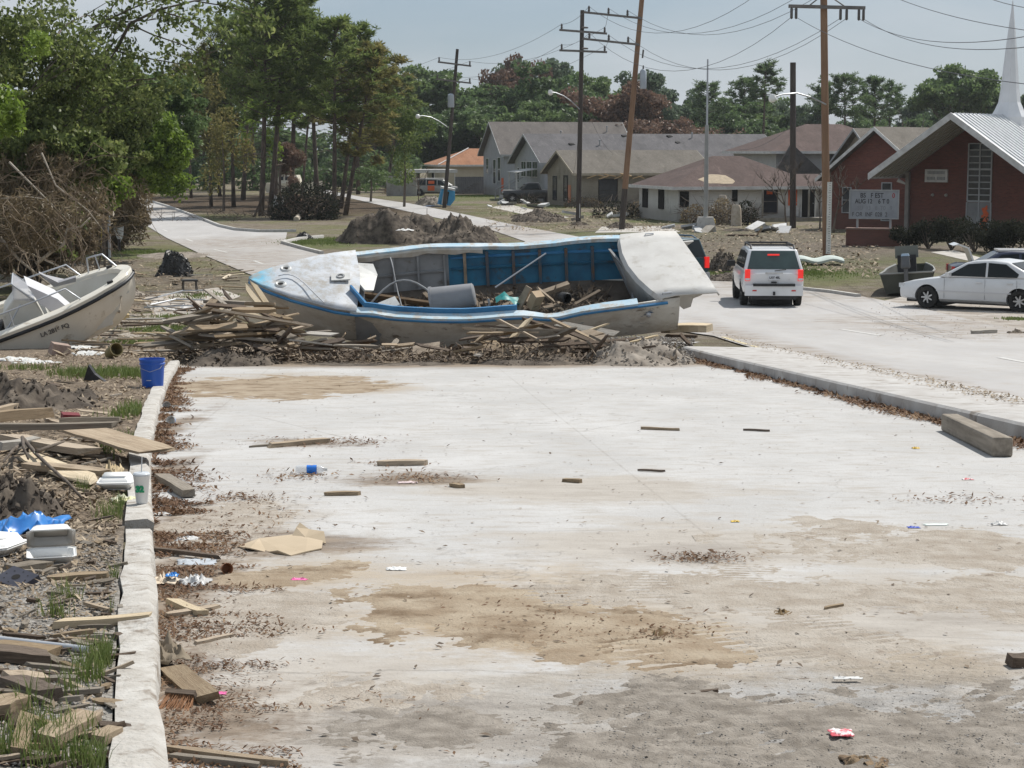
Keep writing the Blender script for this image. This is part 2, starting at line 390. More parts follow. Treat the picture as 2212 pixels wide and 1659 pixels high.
def silt(name, cx, cy, rx, ry, ang, hmax, material, seed, step=.014, wob=.55, tracks=0.0, fine=.35):
    # a thin drift of dried silt lying on the slab; its rim is where the drift runs out
    ca_, sa_ = math.cos(ang), math.sin(ang); nx, ny = int(2.9 * rx / step), int(2.9 * ry / step); vs_ = []; up_ = []
    for j in range(ny + 1):
        for i in range(nx + 1):
            u, v = (i / nx - .5) * 2.9, (j / ny - .5) * 2.9; X = cx + u * rx * ca_ - v * ry * sa_; Y = cy + u * rx * sa_ + v * ry * ca_
            m_ = 1 - (u * u + v * v) + wob * 1.5 * fbm(X * 1.4 + seed, Y * 1.1, seed, 3) + wob * .7 * fbm(X * 7 + seed, Y * 5.5, 1.3, 5) + wob * .35 * fbm(X * 30 + seed, Y * 26, 4.1, 3)
            h = hmax * max(-.6, min(1, m_ * 1.2))
            if m_ > -.15:
                h += hmax * fine * (1.6 if material is browns else 1) * fbm(X * 22, Y * 22, seed, 4)
                if tracks:
                    dx, dy = X - 4.1, Y - 8.7; rr = math.hypot(dx, dy); th = math.atan2(dy, dx)
                    for r0 in (2.95, 3.45, 3.95, 4.45):
                        e = max(0.0, 1 - abs(rr - r0) / .15)
                        if e > 0 and fbm(X * 1.1, Y * 1.1, 9) > -.25: h += tracks * min(1, e * 3) * (math.sin(th * 260) * .9 - .3)
            vs_.append((X, Y, gz(Y) + .008 + h)); up_.append(h > -hmax * .3)
    q = nx + 1; fs = []
    for j in range(ny):
        for i in range(nx):
            a = j * q + i; f = (a, a + 1, a + q + 1, a + q)
            if any(up_[k] for k in f) and vs_[a][0] > kerbx(vs_[a][1]): fs.append(f)
    return tag(MB().add(vs_, fs).build(name, material, smooth=180), kind='structure')
grits = mat('grey_silt', (.195, .172, .146), (.305, .274, .238), 9, .95, bump=.6, bscale=110, dirt=((.15, .13, .11), .60, 14), spec=.1, rngs=(.38, .62)); tans = mat('tan_silt', (.26, .20, .14), (.37, .31, .235), 4, .95, bump=.6, bscale=60, dirt=((.175, .128, .085), .52, 2.6), spec=.1); browns = mat('brown_silt', (.315, .272, .225), (.41, .372, .325), 6, .95, bump=.7, bscale=70, dirt=((.22, .18, .145), .60, 9), spec=.1)
for (x, y, rx, ry, a, h, m_, sd_, tk, wb_) in [(1830, 1625, 1.05, .80, 0, .016, grits, 1, .010, 1.0), (1330, 1660, .5, .40, 0, .009, grits, 2, .0, 1.1), (1080, 1325, .62, .85, .35, .006, tans, 3, .0, .85), (1400, 1400, .42, .5, .6, .006, tans, 4, .006, .85), (640, 1240, .32, .35, 0, .004, tans, 17, 0, 1.1), (1720, 1400, .5, .45, 0, .006, browns, 5, .006, .9),
                                               (1560, 1290, .9, .75, 0, .005, browns, 6, .003, 1.0), (2080, 1290, .6, .55, 0, .008, browns, 7, .002, .9), (760, 1490, .45, .5, 0, .006, browns, 8, 0, 1.0), (560, 1340, .3, .7, 0, .006, browns, 9, 0, .9), (880, 1590, .45, .3, 0, .008, grits, 10, 0, .9), (1960, 1180, .8, .9, 0, .005, browns, 11, 0, 1.1), (600, 835, 1.5, 2.6, 0, .006, tans, 13, 0, .5), (500, 1120, .4, 1.0, 0, .005, browns, 15, 0, .9)]:
    q = P(x, y); silt('silt', q.x, q.y, rx, ry, a, h, m_, sd_ * 3.7, .014 if rx < 1.2 and q.y < 12 else .035, wb_, tk)
slab = [(kerbx(y) - .02, y) for y in [2.0, 4.0] + KLY + [35, 39]] + [(4.0, 39), (kerbrx(36), 36), (kerbrx(16), 16), (kerbrx(2), 2.0)]
sheet('apron', slab, .008, slab_material())

# ---- roads
def road_material():
    m, nt, b = nodes_of('road_surface'); p = world_vec(nt)
    n1 = tnoise(nt, p, .5, 7, .6, (1.5, .4, 1)); n2 = tnoise(nt, p, 3, 7, .7)
    c = mixc(nt, ramp(nt, n1, .35, .68), (.36, .348, .34), (.43, .42, .41))
    c = mixc(nt, ramp(nt, n2, .5, .8), c, (.36, .325, .29))
    nw = tnoise(nt, p, .7, 6, .65); k = None
    for (x, y, rx, ry) in [(1640, 742, .45, 5), (1760, 768, .35, 5), (1900, 800, .3, 5), (2080, 842, .3, 5), (1560, 720, .5, 5), (2010, 700, 3.0, 3.2), (2130, 715, 2.5, 3.5), (1950, 820, .5, 6), (1560, 610, 2, 4), (1780, 640, 3, 2.4), (560, 525, 5, 6), (470, 560, 4, 8), (600, 590, 4, 8), (1130, 500, 2, 8), (1000, 500, 2.4, 10), (320, 460, 2, 20)]:
        q = P(x, y); e = ellipse_mask(nt, p, nw, q.x, q.y, rx, ry, 0, .45, 1.1); k = e if k is None else mth(nt, 'MAXIMUM', k, e)
    c = mixc(nt, mth(nt, 'MULTIPLY', mth(nt, 'MULTIPLY', k, ramp(nt, tnoise(nt, p, 2.2, 10, .75, (.5, 1.2, 1)), .40, .56)), .9), c, mixc(nt, ramp(nt, n2, .35, .65), (.20, .165, .135), (.33, .29, .25)))
    nt.links.new(c, b.inputs['Base Color']); b.inputs['Roughness'].default_value = .88; b.inputs['Specular IOR Level'].default_value = .2
    set_bump(nt, b, tnoise(nt, p, 25, 5), .25, .01)
    return m
rm = road_material()
def pl(*a): return [P(*q)[:2] for q in a]
near_edge = [(roadx(y), y) for y in (2, 10, 20, 30, 41)]
left_near = pl((1300, 690), (1000, 680), (640, 650), (585, 612), (520, 586), (430, 548), (360, 515), (300, 478), (262, 444), (262, 426))
left_far = pl((292, 426), (360, 448), (420, 471), (470, 491), (505, 499), (560, 503), (620, 503), (616, 527), (692, 549), (900, 566), (1090, 540), (1135, 523), (1060, 497), (870, 455), (745, 426), (680, 414))
mid_far = pl((700, 410), (770, 424), (885, 440), (1000, 463), (1117, 488), (1253, 513), (1390, 535), (1470, 560), (1545, 603), (1739, 626), (1862, 642))
right_far = pl((1960, 660), (2212, 716)) + [(16.5, 30), (18, 15), (19, 2)]
road = sheet('road', near_edge + left_near + left_far + mid_far + right_far, .03, rm)
white = mat('road_paint', (.56, .55, .53), (.42, .41, .385), 14, .75)
yellow = mat('road_paint_yellow', (.58, .48, .24), (.48, .43, .33), 9, .8, rngs=(.4, .55))
def dash(a, b, wd, m, name='lane_dash'):
    a, b = Vector(a), Vector(b); d = (b - a); d.z = 0; n = Vector((-d.y, d.x, 0)).normalized() * wd / 2
    mb = MB(); k = 4
    for i in range(k):
        p, q = a.lerp(b, i / k), a.lerp(b, (i + 1) / k)
        vs_ = [Vector((v.x, v.y, gz(v.y) + .036)) for v in (p - n, q - n, q + n, p + n)]
        mb.add(vs_, [(0, 1, 2, 3)])
    return mb.build(name, m, road)
for a, b in [((462, 540), (491, 547)), ((402, 517.5), (417, 523)), ((352, 497), (362, 501)), ((308, 480.6), (317, 484)), ((549, 565), (568, 572)), ((1817, 714), (1903, 728)), ((2159, 776), (2216, 787)), ((1009, 478), (1025, 481.6))]:
    dash(P(*a), P(*b), .13, white)
for i in range(7):
    y0 = 40.5 - i * 3.4
    dash((roadx(y0) + .12, y0, 0), (roadx(y0 - 3.0) + .12, y0 - 3.0, 0), .11, yellow, 'edge_line')
# ---- kerbs
kerbm = mat('kerb_concrete', (.50, .485, .46), (.40, .385, .36), 6, .9, bump=.35, bscale=30, dirt=((.22, .195, .165), .60, 5))
kerbl = mat('kerb_concrete_pale', (.50, .485, .455), (.37, .345, .31), 7, .92, bump=.8, bscale=45, dirt=((.24, .205, .17), .54, 9))
def kerb_line(name, pts, wd, h, material, mid=True, jag=0.0):
    pts = [Vector((p[0], p[1], 0)) for p in pts]; secs = []
    dense = []
    for a, b in zip(pts[:-1], pts[1:]):
        k = max(1, int((b - a).length / (.25 if jag else 2.0)))
        dense += [a.lerp(b, i / k) for i in range(k)]
    dense.append(pts[-1])
    for i, p in enumerate(dense):
        d = dense[min(i + 1, len(dense) - 1)] - dense[max(i - 1, 0)]; n = Vector((d.y, -d.x, 0)).normalized()
        g = gz(p.y); j = lambda: (random.uniform(-jag, jag) if jag else 0)
        prof = [(0, -.05), (0, h * .8), (-.025, h), (-wd + .01, h), (-wd, -.05)]
        secs.append([Vector((p.x + n.x * (u + j()), p.y + n.y * (u + j()), g + z_ + j() * .6)) for u, z_ in prof])
    mb = MB(); mb.loft(secs, closed=True, cap=True)
    return tag(mb.build(name, material, smooth=50), kind='structure')
ky = [y for y in np.arange(2, 10.3, .22)]
kerb_line('kerb', [(kerbx(y), y) for y in np.arange(9.95, 2.0, -.4)][::-1], .16, .11, kerbl, jag=.014)
kerb_line('kerb', [(kerbx(y), y) for y in np.arange(10.25, 30.2, .4)], .16, .12, kerbl, jag=.011)
# right kerb with its walk: one strip, split in cast lengths
def strip(y0, y1):
    secs = []
    n = max(2, int((y1 - y0) / .8))
    for i in range(n + 1):
        y = y0 + (y1 - y0) * i / n; a, b = kerbrx(y), roadx(y); g = gz(y)
        secs.append([Vector((a - .005, y, g - .04)), Vector((a, y, g + .15)), Vector((a + .025, y, g + .175)), Vector((a + .17, y, g + .178)), Vector((b - .03, y, g + .155)), Vector((b, y, g + .13)), Vector((b + .01, y, g - .02))])
    return MB().loft(secs, closed=True, cap=True)
walkm = mat('walk_concrete', (.44, .43, .415), (.36, .34, .32), 3, .9, bump=.3, bscale=40, dirt=((.22, .19, .16), .55, 2.6))
walk = empty('kerb_walk'); tag(walk, kind='structure')
ys = [2, 8, 13.2, 17.6, 21.9, 26.3, 30.5, 33.9]
for a, b in zip(ys[:-1], ys[1:]):
    o = strip(a + .006, b - .006).build('kerb_length', walkm, walk, smooth=40)
kerb_line('kerb', pl((292, 427), (360, 447.5), (420, 470), (470, 490), (505, 498), (560, 502), (640, 501)), .18, .16, kerbm)
kerb_line('kerb', pl((700, 550), (660, 540), (614, 527), (650, 519), (700, 514)), .18, .16, kerbm)
kerb_line('kerb', pl((1860, 643), (1800, 634), (1735, 627)), .18, .12, kerbm)
# paths and drives across the yards
pale = mat('path_concrete', (.46, .44, .41), (.36, .33, .29), 1.5, .9)
sheet('path', pl((1285, 503), (1300, 490), (1440, 489), (1470, 501)), .012, pale)
sheet('path', pl((2010, 545), (2060, 541), (2130, 560), (2212, 572), (2212, 580), (2110, 568)), .012, pale)
sheet('path', pl((1060, 448), (1100, 442), (1230, 470), (1180, 474)), .012, pale)
sheet('path', pl((300, 640), (470, 622), (520, 640), (360, 700)), .012, mat('path_dust', (.47, .44, .40), (.34, .30, .26), .9, .95))
# pale drive on which the white saloon stands
sheet('drive', pl((1905, 652), (1990, 632), (2260, 668), (2260, 735), (2100, 700)), .022, mat('drive_dust', (.40, .37, .335), (.24, .205, .17), 1.4, .95, bump=.8, bscale=8, dirt=((.16, .135, .11), .56, 2.0)))

# ---- raised verge left of the kerb
def verge_material():
    m, nt, b = nodes_of('verge_soil'); p = world_vec(nt)
    n1 = tnoise(nt, p, 1.1, 7, .65); n2 = tnoise(nt, p, 7, 7, .7); n3 = tnoise(nt, p, 30, 4, .6); nw = tnoise(nt, p, 1.2, 5, .6)
    c = mixc(nt, ramp(nt, n2, .33, .67), (.10, .076, .055), (.27, .215, .16))
    c = mixc(nt, ramp(nt, n3, .58, .7), c, (.40, .34, .27))
    q = P(150, 1500); k = ellipse_mask(nt, p, nw, q.x, q.y - .4, 1.6, 3.2, 0, .4, 1.2)
    c = mixc(nt, k, c, mixc(nt, ramp(nt, n3, .35, .65), (.21, .19, .165), (.42, .40, .37)))
    q = P(250, 700, .1); k = ellipse_mask(nt, p, nw, q.x, q.y, 6, 7, 0, .3, 1.4)
    c = mixc(nt, k, c, mixc(nt, ramp(nt, n2, .3, .7), (.27, .225, .175), (.46, .42, .37)))
    nt.links.new(c, b.inputs['Base Color']); b.inputs['Roughness'].default_value = .95; b.inputs['Specular IOR Level'].default_value = .15
    set_bump(nt, b, mth(nt, 'ADD', n2, mth(nt, 'MULTIPLY', n3, .5)), 1.0, .06)
    return m
def vz(x, y):                                 # height of the verge
    s_ = kerbx(y) - .17 - x
    e = min(1, max(0, s_) / .5)
    far = max(0.0, min(1.0, (y - 30) / 10))
    h = .10 * (1 - far) - .012 + e * (.045 * fbm(x * 1.3, y * 1.1) + .02 * fbm(x * 5, y * 5) + .03) * (1 - .6 * far)
    return gz(y) + h
def verge():
    ys_ = list(np.arange(3.2, 12, .14)) + list(np.arange(12, 24, .25)) + list(np.arange(24, 60, .5))
    ss = list(np.arange(0, 3, .15)) + list(np.arange(3, 8, .4)) + list(np.arange(8, 24, 1.2))
    vs_ = [(kerbx(y) - .158 - s_, y, vz(kerbx(y) - .17 - s_, y)) for y in ys_ for s_ in ss]
    n = len(ss); fs = [(j * n + i, j * n + i + 1, (j + 1) * n + i + 1, (j + 1) * n + i) for j in range(len(ys_) - 1) for i in range(n - 1)]
    return tag(MB().add(vs_, fs).build('verge', verge_material(), smooth=180), kind='structure')
vg = verge()
for f in vg.data.polygons: pass

# ---- heaps of mud and earth
mudm = mat('mud', (.05, .041, .034), (.15, .125, .10), 3.5, .95, bump=1.0, bscale=9, spec=.15)
mudl = mat('dry_earth', (.17, .145, .12), (.31, .275, .235), 2.5, .95, bump=1.0, bscale=12, spec=.15)
def heap(name, x, y, wpx, hpx, dep, label, material=None, dz=0, seed=0, rough=.5, n=44, cat='earth heap', group=None):
    c = P(x, y, dz); k = px(c.y); rx = wpx / k / 2; h = hpx / k; ry = dep / 2
    vs_ = []; fs = []; m_ = n // 2
    for j in range(m_ + 1):
        for i in range(n + 1):
            u = i / n * 2 - 1; v = j / m_ * 2 - 1
            r = math.sqrt(u * u + v * v)
            e = max(0, 1 - r ** 2)
            X, Y = u * rx, v * ry
            f0 = 3.0 / max(rx, .6); nn = .78 + .5 * rough * fbm(X * f0 * .5 + seed * 7.3, Y * f0 * .4 + seed, 0, 2) + .22 * rough * fbm(X * f0 * 1.6 + seed, Y * f0 * 1.2, 2.2, 2) + .10 * rough * fbm(X * f0 * 5 + seed, Y * f0 * 4, 5.2, 2)
            z_ = h * (e ** .8) * max(.05, nn) - .04
            wob = 1 + .12 * fbm(seed + u * 2, v * 2)
            vs_.append((X * wob, Y * wob, z_ + gz(c.y + Y) - gz(c.y)))
    q = n + 1
    fs = [(j * q + i, j * q + i + 1, (j + 1) * q + i + 1, (j + 1) * q + i) for j in range(m_) for i in range(n)]
    o = MB().add(vs_, fs).build(name, material or mudm, smooth=180)
    o.location = c
    # clods and roots lying on the heap
    cl = []
    for p in random.Random(seed).choices(vs_, k=520): cl.append(p)
    clods(cl, o, min(h * .09, .055), material or mudm)
    return tag(o, label, cat, group)
def clods(pts, parent, s_, m_):
    mb = MB(); rr = random.Random(len(pts))
    for p in pts:
        k = s_ * rr.uniform(.25, 1.2); v = Vector(p) + Vector((0, 0, k * .2)); rt = eul(rr.uniform(0, 3), rr.uniform(0, 3), rr.uniform(0, 3))
        mb.add([v + rt @ Vector(q) * k * rr.uniform(.6, 1.3) for q in ((1.5, 0, 0), (0, .8, 0), (-1.4, 0, 0), (0, -.8, 0), (0, 0, .7), (0, 0, -.7))], [(0, 1, 4), (1, 2, 4), (2, 3, 4), (3, 0, 4), (1, 0, 5), (2, 1, 5), (3, 2, 5), (0, 3, 5)])
    o = mb.build('clods', m_, parent); o['kind'] = 'stuff'; return o
heap('mud_heap', 860, 522, 280, 70, 6.0, 'tall heap of dark mud and roots on the grass island beside the pines', seed=1, rough=1.4, n=90)
heap('mud_heap', 985, 524, 190, 58, 5.0, 'lower heap of dark mud next to the mid road, joined to the tall one', seed=2, rough=1.4, n=80)
heap('mud_heap', 1350, 521, 250, 20, 4, 'low row of dark mud in front of the leaning brown pole', seed=3, rough=.9)
heap('mud_heap', 1340, 492, 60, 16, 3, 'small mud lump between the dark pole and the leaning brown pole', seed=4)
heap('mud_heap', 1165, 478, 120, 26, 4, 'mud lumps at the kerb of the mid road before the beige house', seed=5, rough=.9)
heap('mud_heap', 1562, 585, 70, 45, 2.5, 'dark root clump right behind the teal car', seed=6, rough=1.0, cat='earth heap')
heap('mud_heap', 1575, 606, 110, 22, 2, 'low dark mud bank at the road edge left of the white car', seed=7)
heap('mud_heap', 1120, 470, 40, 10, 2, 'tiny mud lump at the edge of the mid road', seed=17)
heap('mud_heap', 1250, 486, 48, 10, 1.6, 'mud collar round the foot of the dark double-arm pole', seed=18)
heap('mud_heap', 1590, 498, 60, 8, 2, 'flat mud patch beside the concrete flagpole base', seed=19)
heap('mud_heap', 930, 442, 70, 22, 3, 'brown brush heap at the foot of the bent small tree', mudl, seed=8)
heap('mud_heap', 380, 552, 180, 10, 5, 'low bank of brown earth on the left road shoulder', mudl, seed=9)
heap('mud_heap', 60, 880, 330, 62, 3.2, 'wide dark bank of mud and roots left of the blue bucket', dz=.1, seed=10, rough=1.6, n=100)
heap('mud_heap', 30, 1118, 215, 92, 1.2, 'black root ball of wet mud beside the blue tarpaulin', dz=.1, seed=11, rough=1.8, n=90)
heap('mud_heap', 250, 640, 120, 30, 3.0, 'dark earth bank behind the white boat bow', mudl, dz=.05, seed=12)
heap('rubbish_mound', 500, 786, 230, 42, 2.6, 'dark rubbish mound inside the left debris heap under the bow', seed=21, rough=1.2, n=70)
heap('rubbish_mound', 800, 787, 520, 12, 2.2, 'low dark rubbish strip below the hull middle', seed=22, rough=1.4, n=90)
heap('rubbish_mound', 1150, 785, 320, 24, 2.2, 'dark rubbish mound among the boards before the stern half', seed=23, rough=1.3, n=80)
heap('mud_heap', 1375, 782, 260, 50, 3.6, 'grey earth heap with chips under the wrecked boat stern', mudl, seed=13, rough=1.0, n=90)
# ================================================================== FOLIAGE HELPERS
rng = np.random.default_rng(5)
def rand_unit(n):
    v = rng.normal(size=(n, 3)); return v / np.linalg.norm(v, axis=1)[:, None]
def leaf_mesh(name, cen, ln, wd, material, dirs=None, flat=0.0, droop=0.0):
    """one small pointed leaf (4 vertices, folded) per centre"""
    n = len(cen); cen = np.asarray(cen, dtype=float)
    d = rand_unit(n) if dirs is None else np.asarray(dirs, float)
    if flat: d[:, 2] *= (1 - flat)
    if droop: d[:, 2] -= droop
    d /= np.linalg.norm(d, axis=1)[:, None] + 1e-9
    r = rand_unit(n); s_ = np.cross(d, r); s_ /= np.linalg.norm(s_, axis=1)[:, None] + 1e-9
    L = ln * rng.uniform(.6, 1.3, n)[:, None]; W = wd * rng.uniform(.6, 1.3, n)[:, None]
    a = cen - d * L * .5; b = cen + s_ * W * .5; c = cen + d * L * .5; e = cen - s_ * W * .5
    v = np.stack([a, b, c, e], 1).reshape(-1, 3)
    me = bpy.data.meshes.new(name)
    me.vertices.add(4 * n); me.vertices.foreach_set('co', v.ravel())
    me.loops.add(4 * n); me.loops.foreach_set('vertex_index', np.arange(4 * n, dtype=np.int32))
    me.polygons.add(n); me.polygons.foreach_set('loop_start', np.arange(0, 4 * n, 4, dtype=np.int32)); me.polygons.foreach_set('loop_total', np.full(n, 4, np.int32))
    me.update(calc_edges=True); me.materials.append(material)
    return me
def obj_from(name, me, parent=None):
    o = bpy.data.objects.new(name, me); col.objects.link(o)
    if parent is not None: o.parent = parent
    return o
def blob(n, c, r, hollow=.3):
    u = rand_unit(n) * (rng.uniform(hollow, 1, n) ** .5)[:, None]
    return np.asarray(c) + u * np.asarray(r)
def branch(mb, p, d, ln, r, depth, tips, spread=.6, up=.12, seg=4, kids=3, n=5):
    p = Vector(p); d = Vector(d).normalized(); pts = [p.copy()]; rad = [r]
    for i in range(seg):
        d = (d + Vector((random.uniform(-1, 1), random.uniform(-1, 1), random.uniform(-1, 1) + up)) * .22).normalized()
        p = p + d * ln / seg; pts.append(p.copy()); rad.append(r * (1 - .75 * (i + 1) / seg))
    mb.tube(pts, rad, n)
    if depth <= 0: tips.append(p); return
    for k in range(kids):
        i = random.randint(max(1, seg - 2), seg)
        dd = (d + Vector((random.uniform(-1, 1), random.uniform(-1, 1), random.uniform(-.6, 1))) * spread).normalized()
        branch(mb, pts[i], dd, ln * random.uniform(.5, .75), rad[i] * .8 + .01, depth - 1, tips, spread, up, seg, kids, max(4, n - 1))
bark = mat('bark', (.085, .068, .054), (.16, .13, .105), 6, .95, bump=.8, bscale=20, stretch=(1, 1, .3))
bark_pine = mat('bark_pine', (.055, .043, .036), (.12, .088, .068), 5, .95, bump=.8, bscale=14, stretch=(1, 1, .4))
deadwood = mat('dead_wood', (.20, .155, .11), (.33, .27, .20), 5, .9)
palewood = mat('bleached_wood', (.46, .41, .34), (.33, .28, .22), 5, .9)
lf_oak = leafmat('oak_leaf', [(.07, .115, .045), (.125, .185, .07), (.20, .265, .11)], trans=.5)  # oak leaf tones lightened to stand in for distance haze
lf_dark = leafmat('oak_leaf_dark', [(.058, .098, .042), (.10, .155, .062), (.16, .22, .09)], trans=.5)
lf_blue = leafmat('oak_leaf_greyish', [(.075, .11, .072), (.12, .165, .105), (.18, .225, .145)], trans=.45)
lf_rust = leafmat('dead_leaf', [(.10, .058, .042), (.175, .11, .08), (.24, .165, .12)], trans=.4)
lf_pine = leafmat('pine_needle', [(.068, .112, .03), (.15, .20, .058), (.27, .31, .11)], trans=.5, spec=.1)
lf_pineb = leafmat('pine_needle_brown', [(.10, .11, .036), (.195, .185, .065), (.30, .25, .105)], trans=.5, spec=.1)
lf_near = leafmat('broad_leaf', [(.05, .072, .024), (.13, .17, .05), (.30, .33, .12)], trans=.5, rough=.45, spec=.22, nscale=.9)
lf_lime = leafmat('young_leaf', [(.09, .14, .02), (.17, .25, .04), (.28, .37, .08)], trans=.5, rough=.4, nscale=.9)
lf_brush = leafmat('dry_brush_leaf', [(.10, .075, .042), (.19, .145, .085), (.29, .235, .145)], trans=.3, nscale=.6)
lf_shrub = leafmat('shrub_leaf', [(.013, .016, .011), (.026, .03, .02), (.045, .045, .03)], rough=.8, spec=.05)
lf_grass = leafmat('grass_blade', [(.085, .12, .03), (.14, .19, .05), (.25, .27, .11)], trans=.3, nscale=1.5)

def make_oak(kind, h=14.0, rad=5.0, dens=1.0, material=None, tk=.32, seed=0, low=22):
    random.seed(100 + seed)
    root = empty('oak_tree'); mb = MB(); tips = []
    th = h * .34
    mb.tube([(0, 0, -.2), (.1, 0, th * .5), (-.1, .1, th)], [tk, tk * .8, tk * .7], 8)
    for k in range(6):
        a = k / 6 * 6.28 + random.uniform(-.4, .4)
        branch(mb, (-.1, .1, th * random.uniform(.75, 1)), (math.cos(a) * .8, math.sin(a) * .8, random.uniform(.5, 1.3)), h * random.uniform(.27, .42), tk * .5, 2, tips, .8, .2)
    mb.build('trunk', bark, root, smooth=180)
    cs = []
    for t in tips:
        for q in range(2):
            c = np.array(t) + rng.normal(size=3) * (.5, .5, .35)
            rr = rng.uniform(.7, 1.5); cs.append(blob(int(105 * dens * rr), c, (rr, rr, rr * .62), .25))
    for k in range(int(low * dens)):
        c = np.array((0, 0, h * .32)) + rand_unit(1)[0] * np.array((rad * .9, rad * .9, h * .2)) * rng.uniform(.5, 1)
        rr = rng.uniform(1.0, 1.8); cs.append(blob(int(110 * rr), c, (rr, rr, rr * .7), .2))
    for k in range(int(34 * dens)):
        c = np.array((0, 0, h * .62)) + rand_unit(1)[0] * np.array((rad, rad, h * .27)) * rng.uniform(.5, .95)
        rr = rng.uniform(.9, 1.7); cs.append(blob(int(95 * rr), c, (rr, rr, rr * .6), .25))
    me = leaf_mesh('crown', np.concatenate(cs), .5, .33, material)
    obj_from('crown', me, root); return root
def make_pine(seed, h=16.0, bare=.45, spread=2.7, material=None, dead=False, lean=0.0, n=62, k0=.17, airy=1.0):
    random.seed(200 + seed)
    root = empty('pine_tree'); mb = MB()
    pts = [Vector((math.sin(t * 2.2 + seed) * .18 + lean * h * t, math.cos(t * 1.7 + seed) * .15, h * t - .2 * (t == 0))) for t in [0, .15, .3, .45, .6, .75, .9, 1]]
    rad = [k0 * 1.25, k0, k0 * .92, k0 * .82, k0 * .66, k0 * .48, k0 * .28, .03]
    mb.tube(pts, rad, 8); cs = []; ds = []
    def along(t):
        i = min(6, int(np.searchsorted([0, .15, .3, .45, .6, .75, .9, 1], t) - 1)); i = max(0, i)
        tt = [0, .15, .3, .45, .6, .75, .9, 1]; return pts[i].lerp(pts[i + 1], (t - tt[i]) / (tt[i + 1] - tt[i]))
    for b in range(n):
        t = bare + (1 - bare) * (b + random.random()) / n; t = min(t, .995)
        p = along(t); a = b * 2.4 + random.uniform(-.5, .5); f = (t - bare) / (1 - bare)
        ln = spread * 1.25 * (1.0 - f ** 2.6 * .72) * random.uniform(.45, 1.12) * (.7 + .3 * min(1, f * 4))
        d = Vector((math.cos(a), math.sin(a), random.uniform(-.1, .45) + .5 * f))
        q1 = p + d * ln * .5 + Vector((0, 0, -.05)); q2 = p + d * ln + Vector((0, 0, .15 * ln))
        mb.tube([p, q1, q2], [.065, .042, .014], 4, cap=False)
        if dead and random.random() < .6: continue
        for s_ in range(8):
            tt = random.uniform(.42, 1.0) if s_ else 1.0
            c = np.array(p + (q2 - p) * tt) + rng.normal(size=3) * .17 * ln * .5
            m_ = 24; u = rand_unit(m_); u[:, 2] = u[:, 2] * .7 + .3
            cs.append(c + u * rng.uniform(.08, .42, m_)[:, None]); ds.append(u)
    for b in range(9):                                     # dead lower stubs
        t = random.uniform(.2, bare); p = along(t); a = random.uniform(0, 6.28); ln = random.uniform(.5, 1.8)
        mb.tube([p, p + Vector((math.cos(a), math.sin(a), .15)) * ln, p + Vector((math.cos(a), math.sin(a), -.05)) * ln * 1.5], [.04, .025, .008], 4, cap=False)
    mb.build('trunk', bark_pine, root, smooth=180)
    me = leaf_mesh('crown', np.concatenate(cs), .50, .105, material, np.concatenate(ds))
    obj_from('crown', me, root); return root
def make_bare(seed, h=9, tk=.25, material=None, kids=3, depth=4, leaves=None, spread=.9):
    random.seed(300 + seed); root = empty('bare_tree'); mb = MB(); tips = []
    branch(mb, (0, 0, -.2), (.05, 0, 1), h * .42, tk, depth, tips, spread, .25, 4, kids, 7)
    mb.build('trunk', material or bark, root, smooth=180)
    if leaves:
        cs = [blob(20, np.array(t), (.5, .5, .35), .1) for t in tips if random.random() < .75]
        obj_from('crown', leaf_mesh('crown', np.concatenate(cs), .30, .17, leaves), root)
    return root
def place(proto, used, loc, s=(1, 1, 1), rz=0.0, label=None, cat=None, group=None, rx=0.0, ry=0.0):
    o = proto if not used.get(proto.name) else copy_tree(proto)
    used[proto.name] = True
    o.location = loc; o.scale = s; o.rotation_euler = (rx, ry, rz)
    return tag(o, label, cat, group)
U = {}
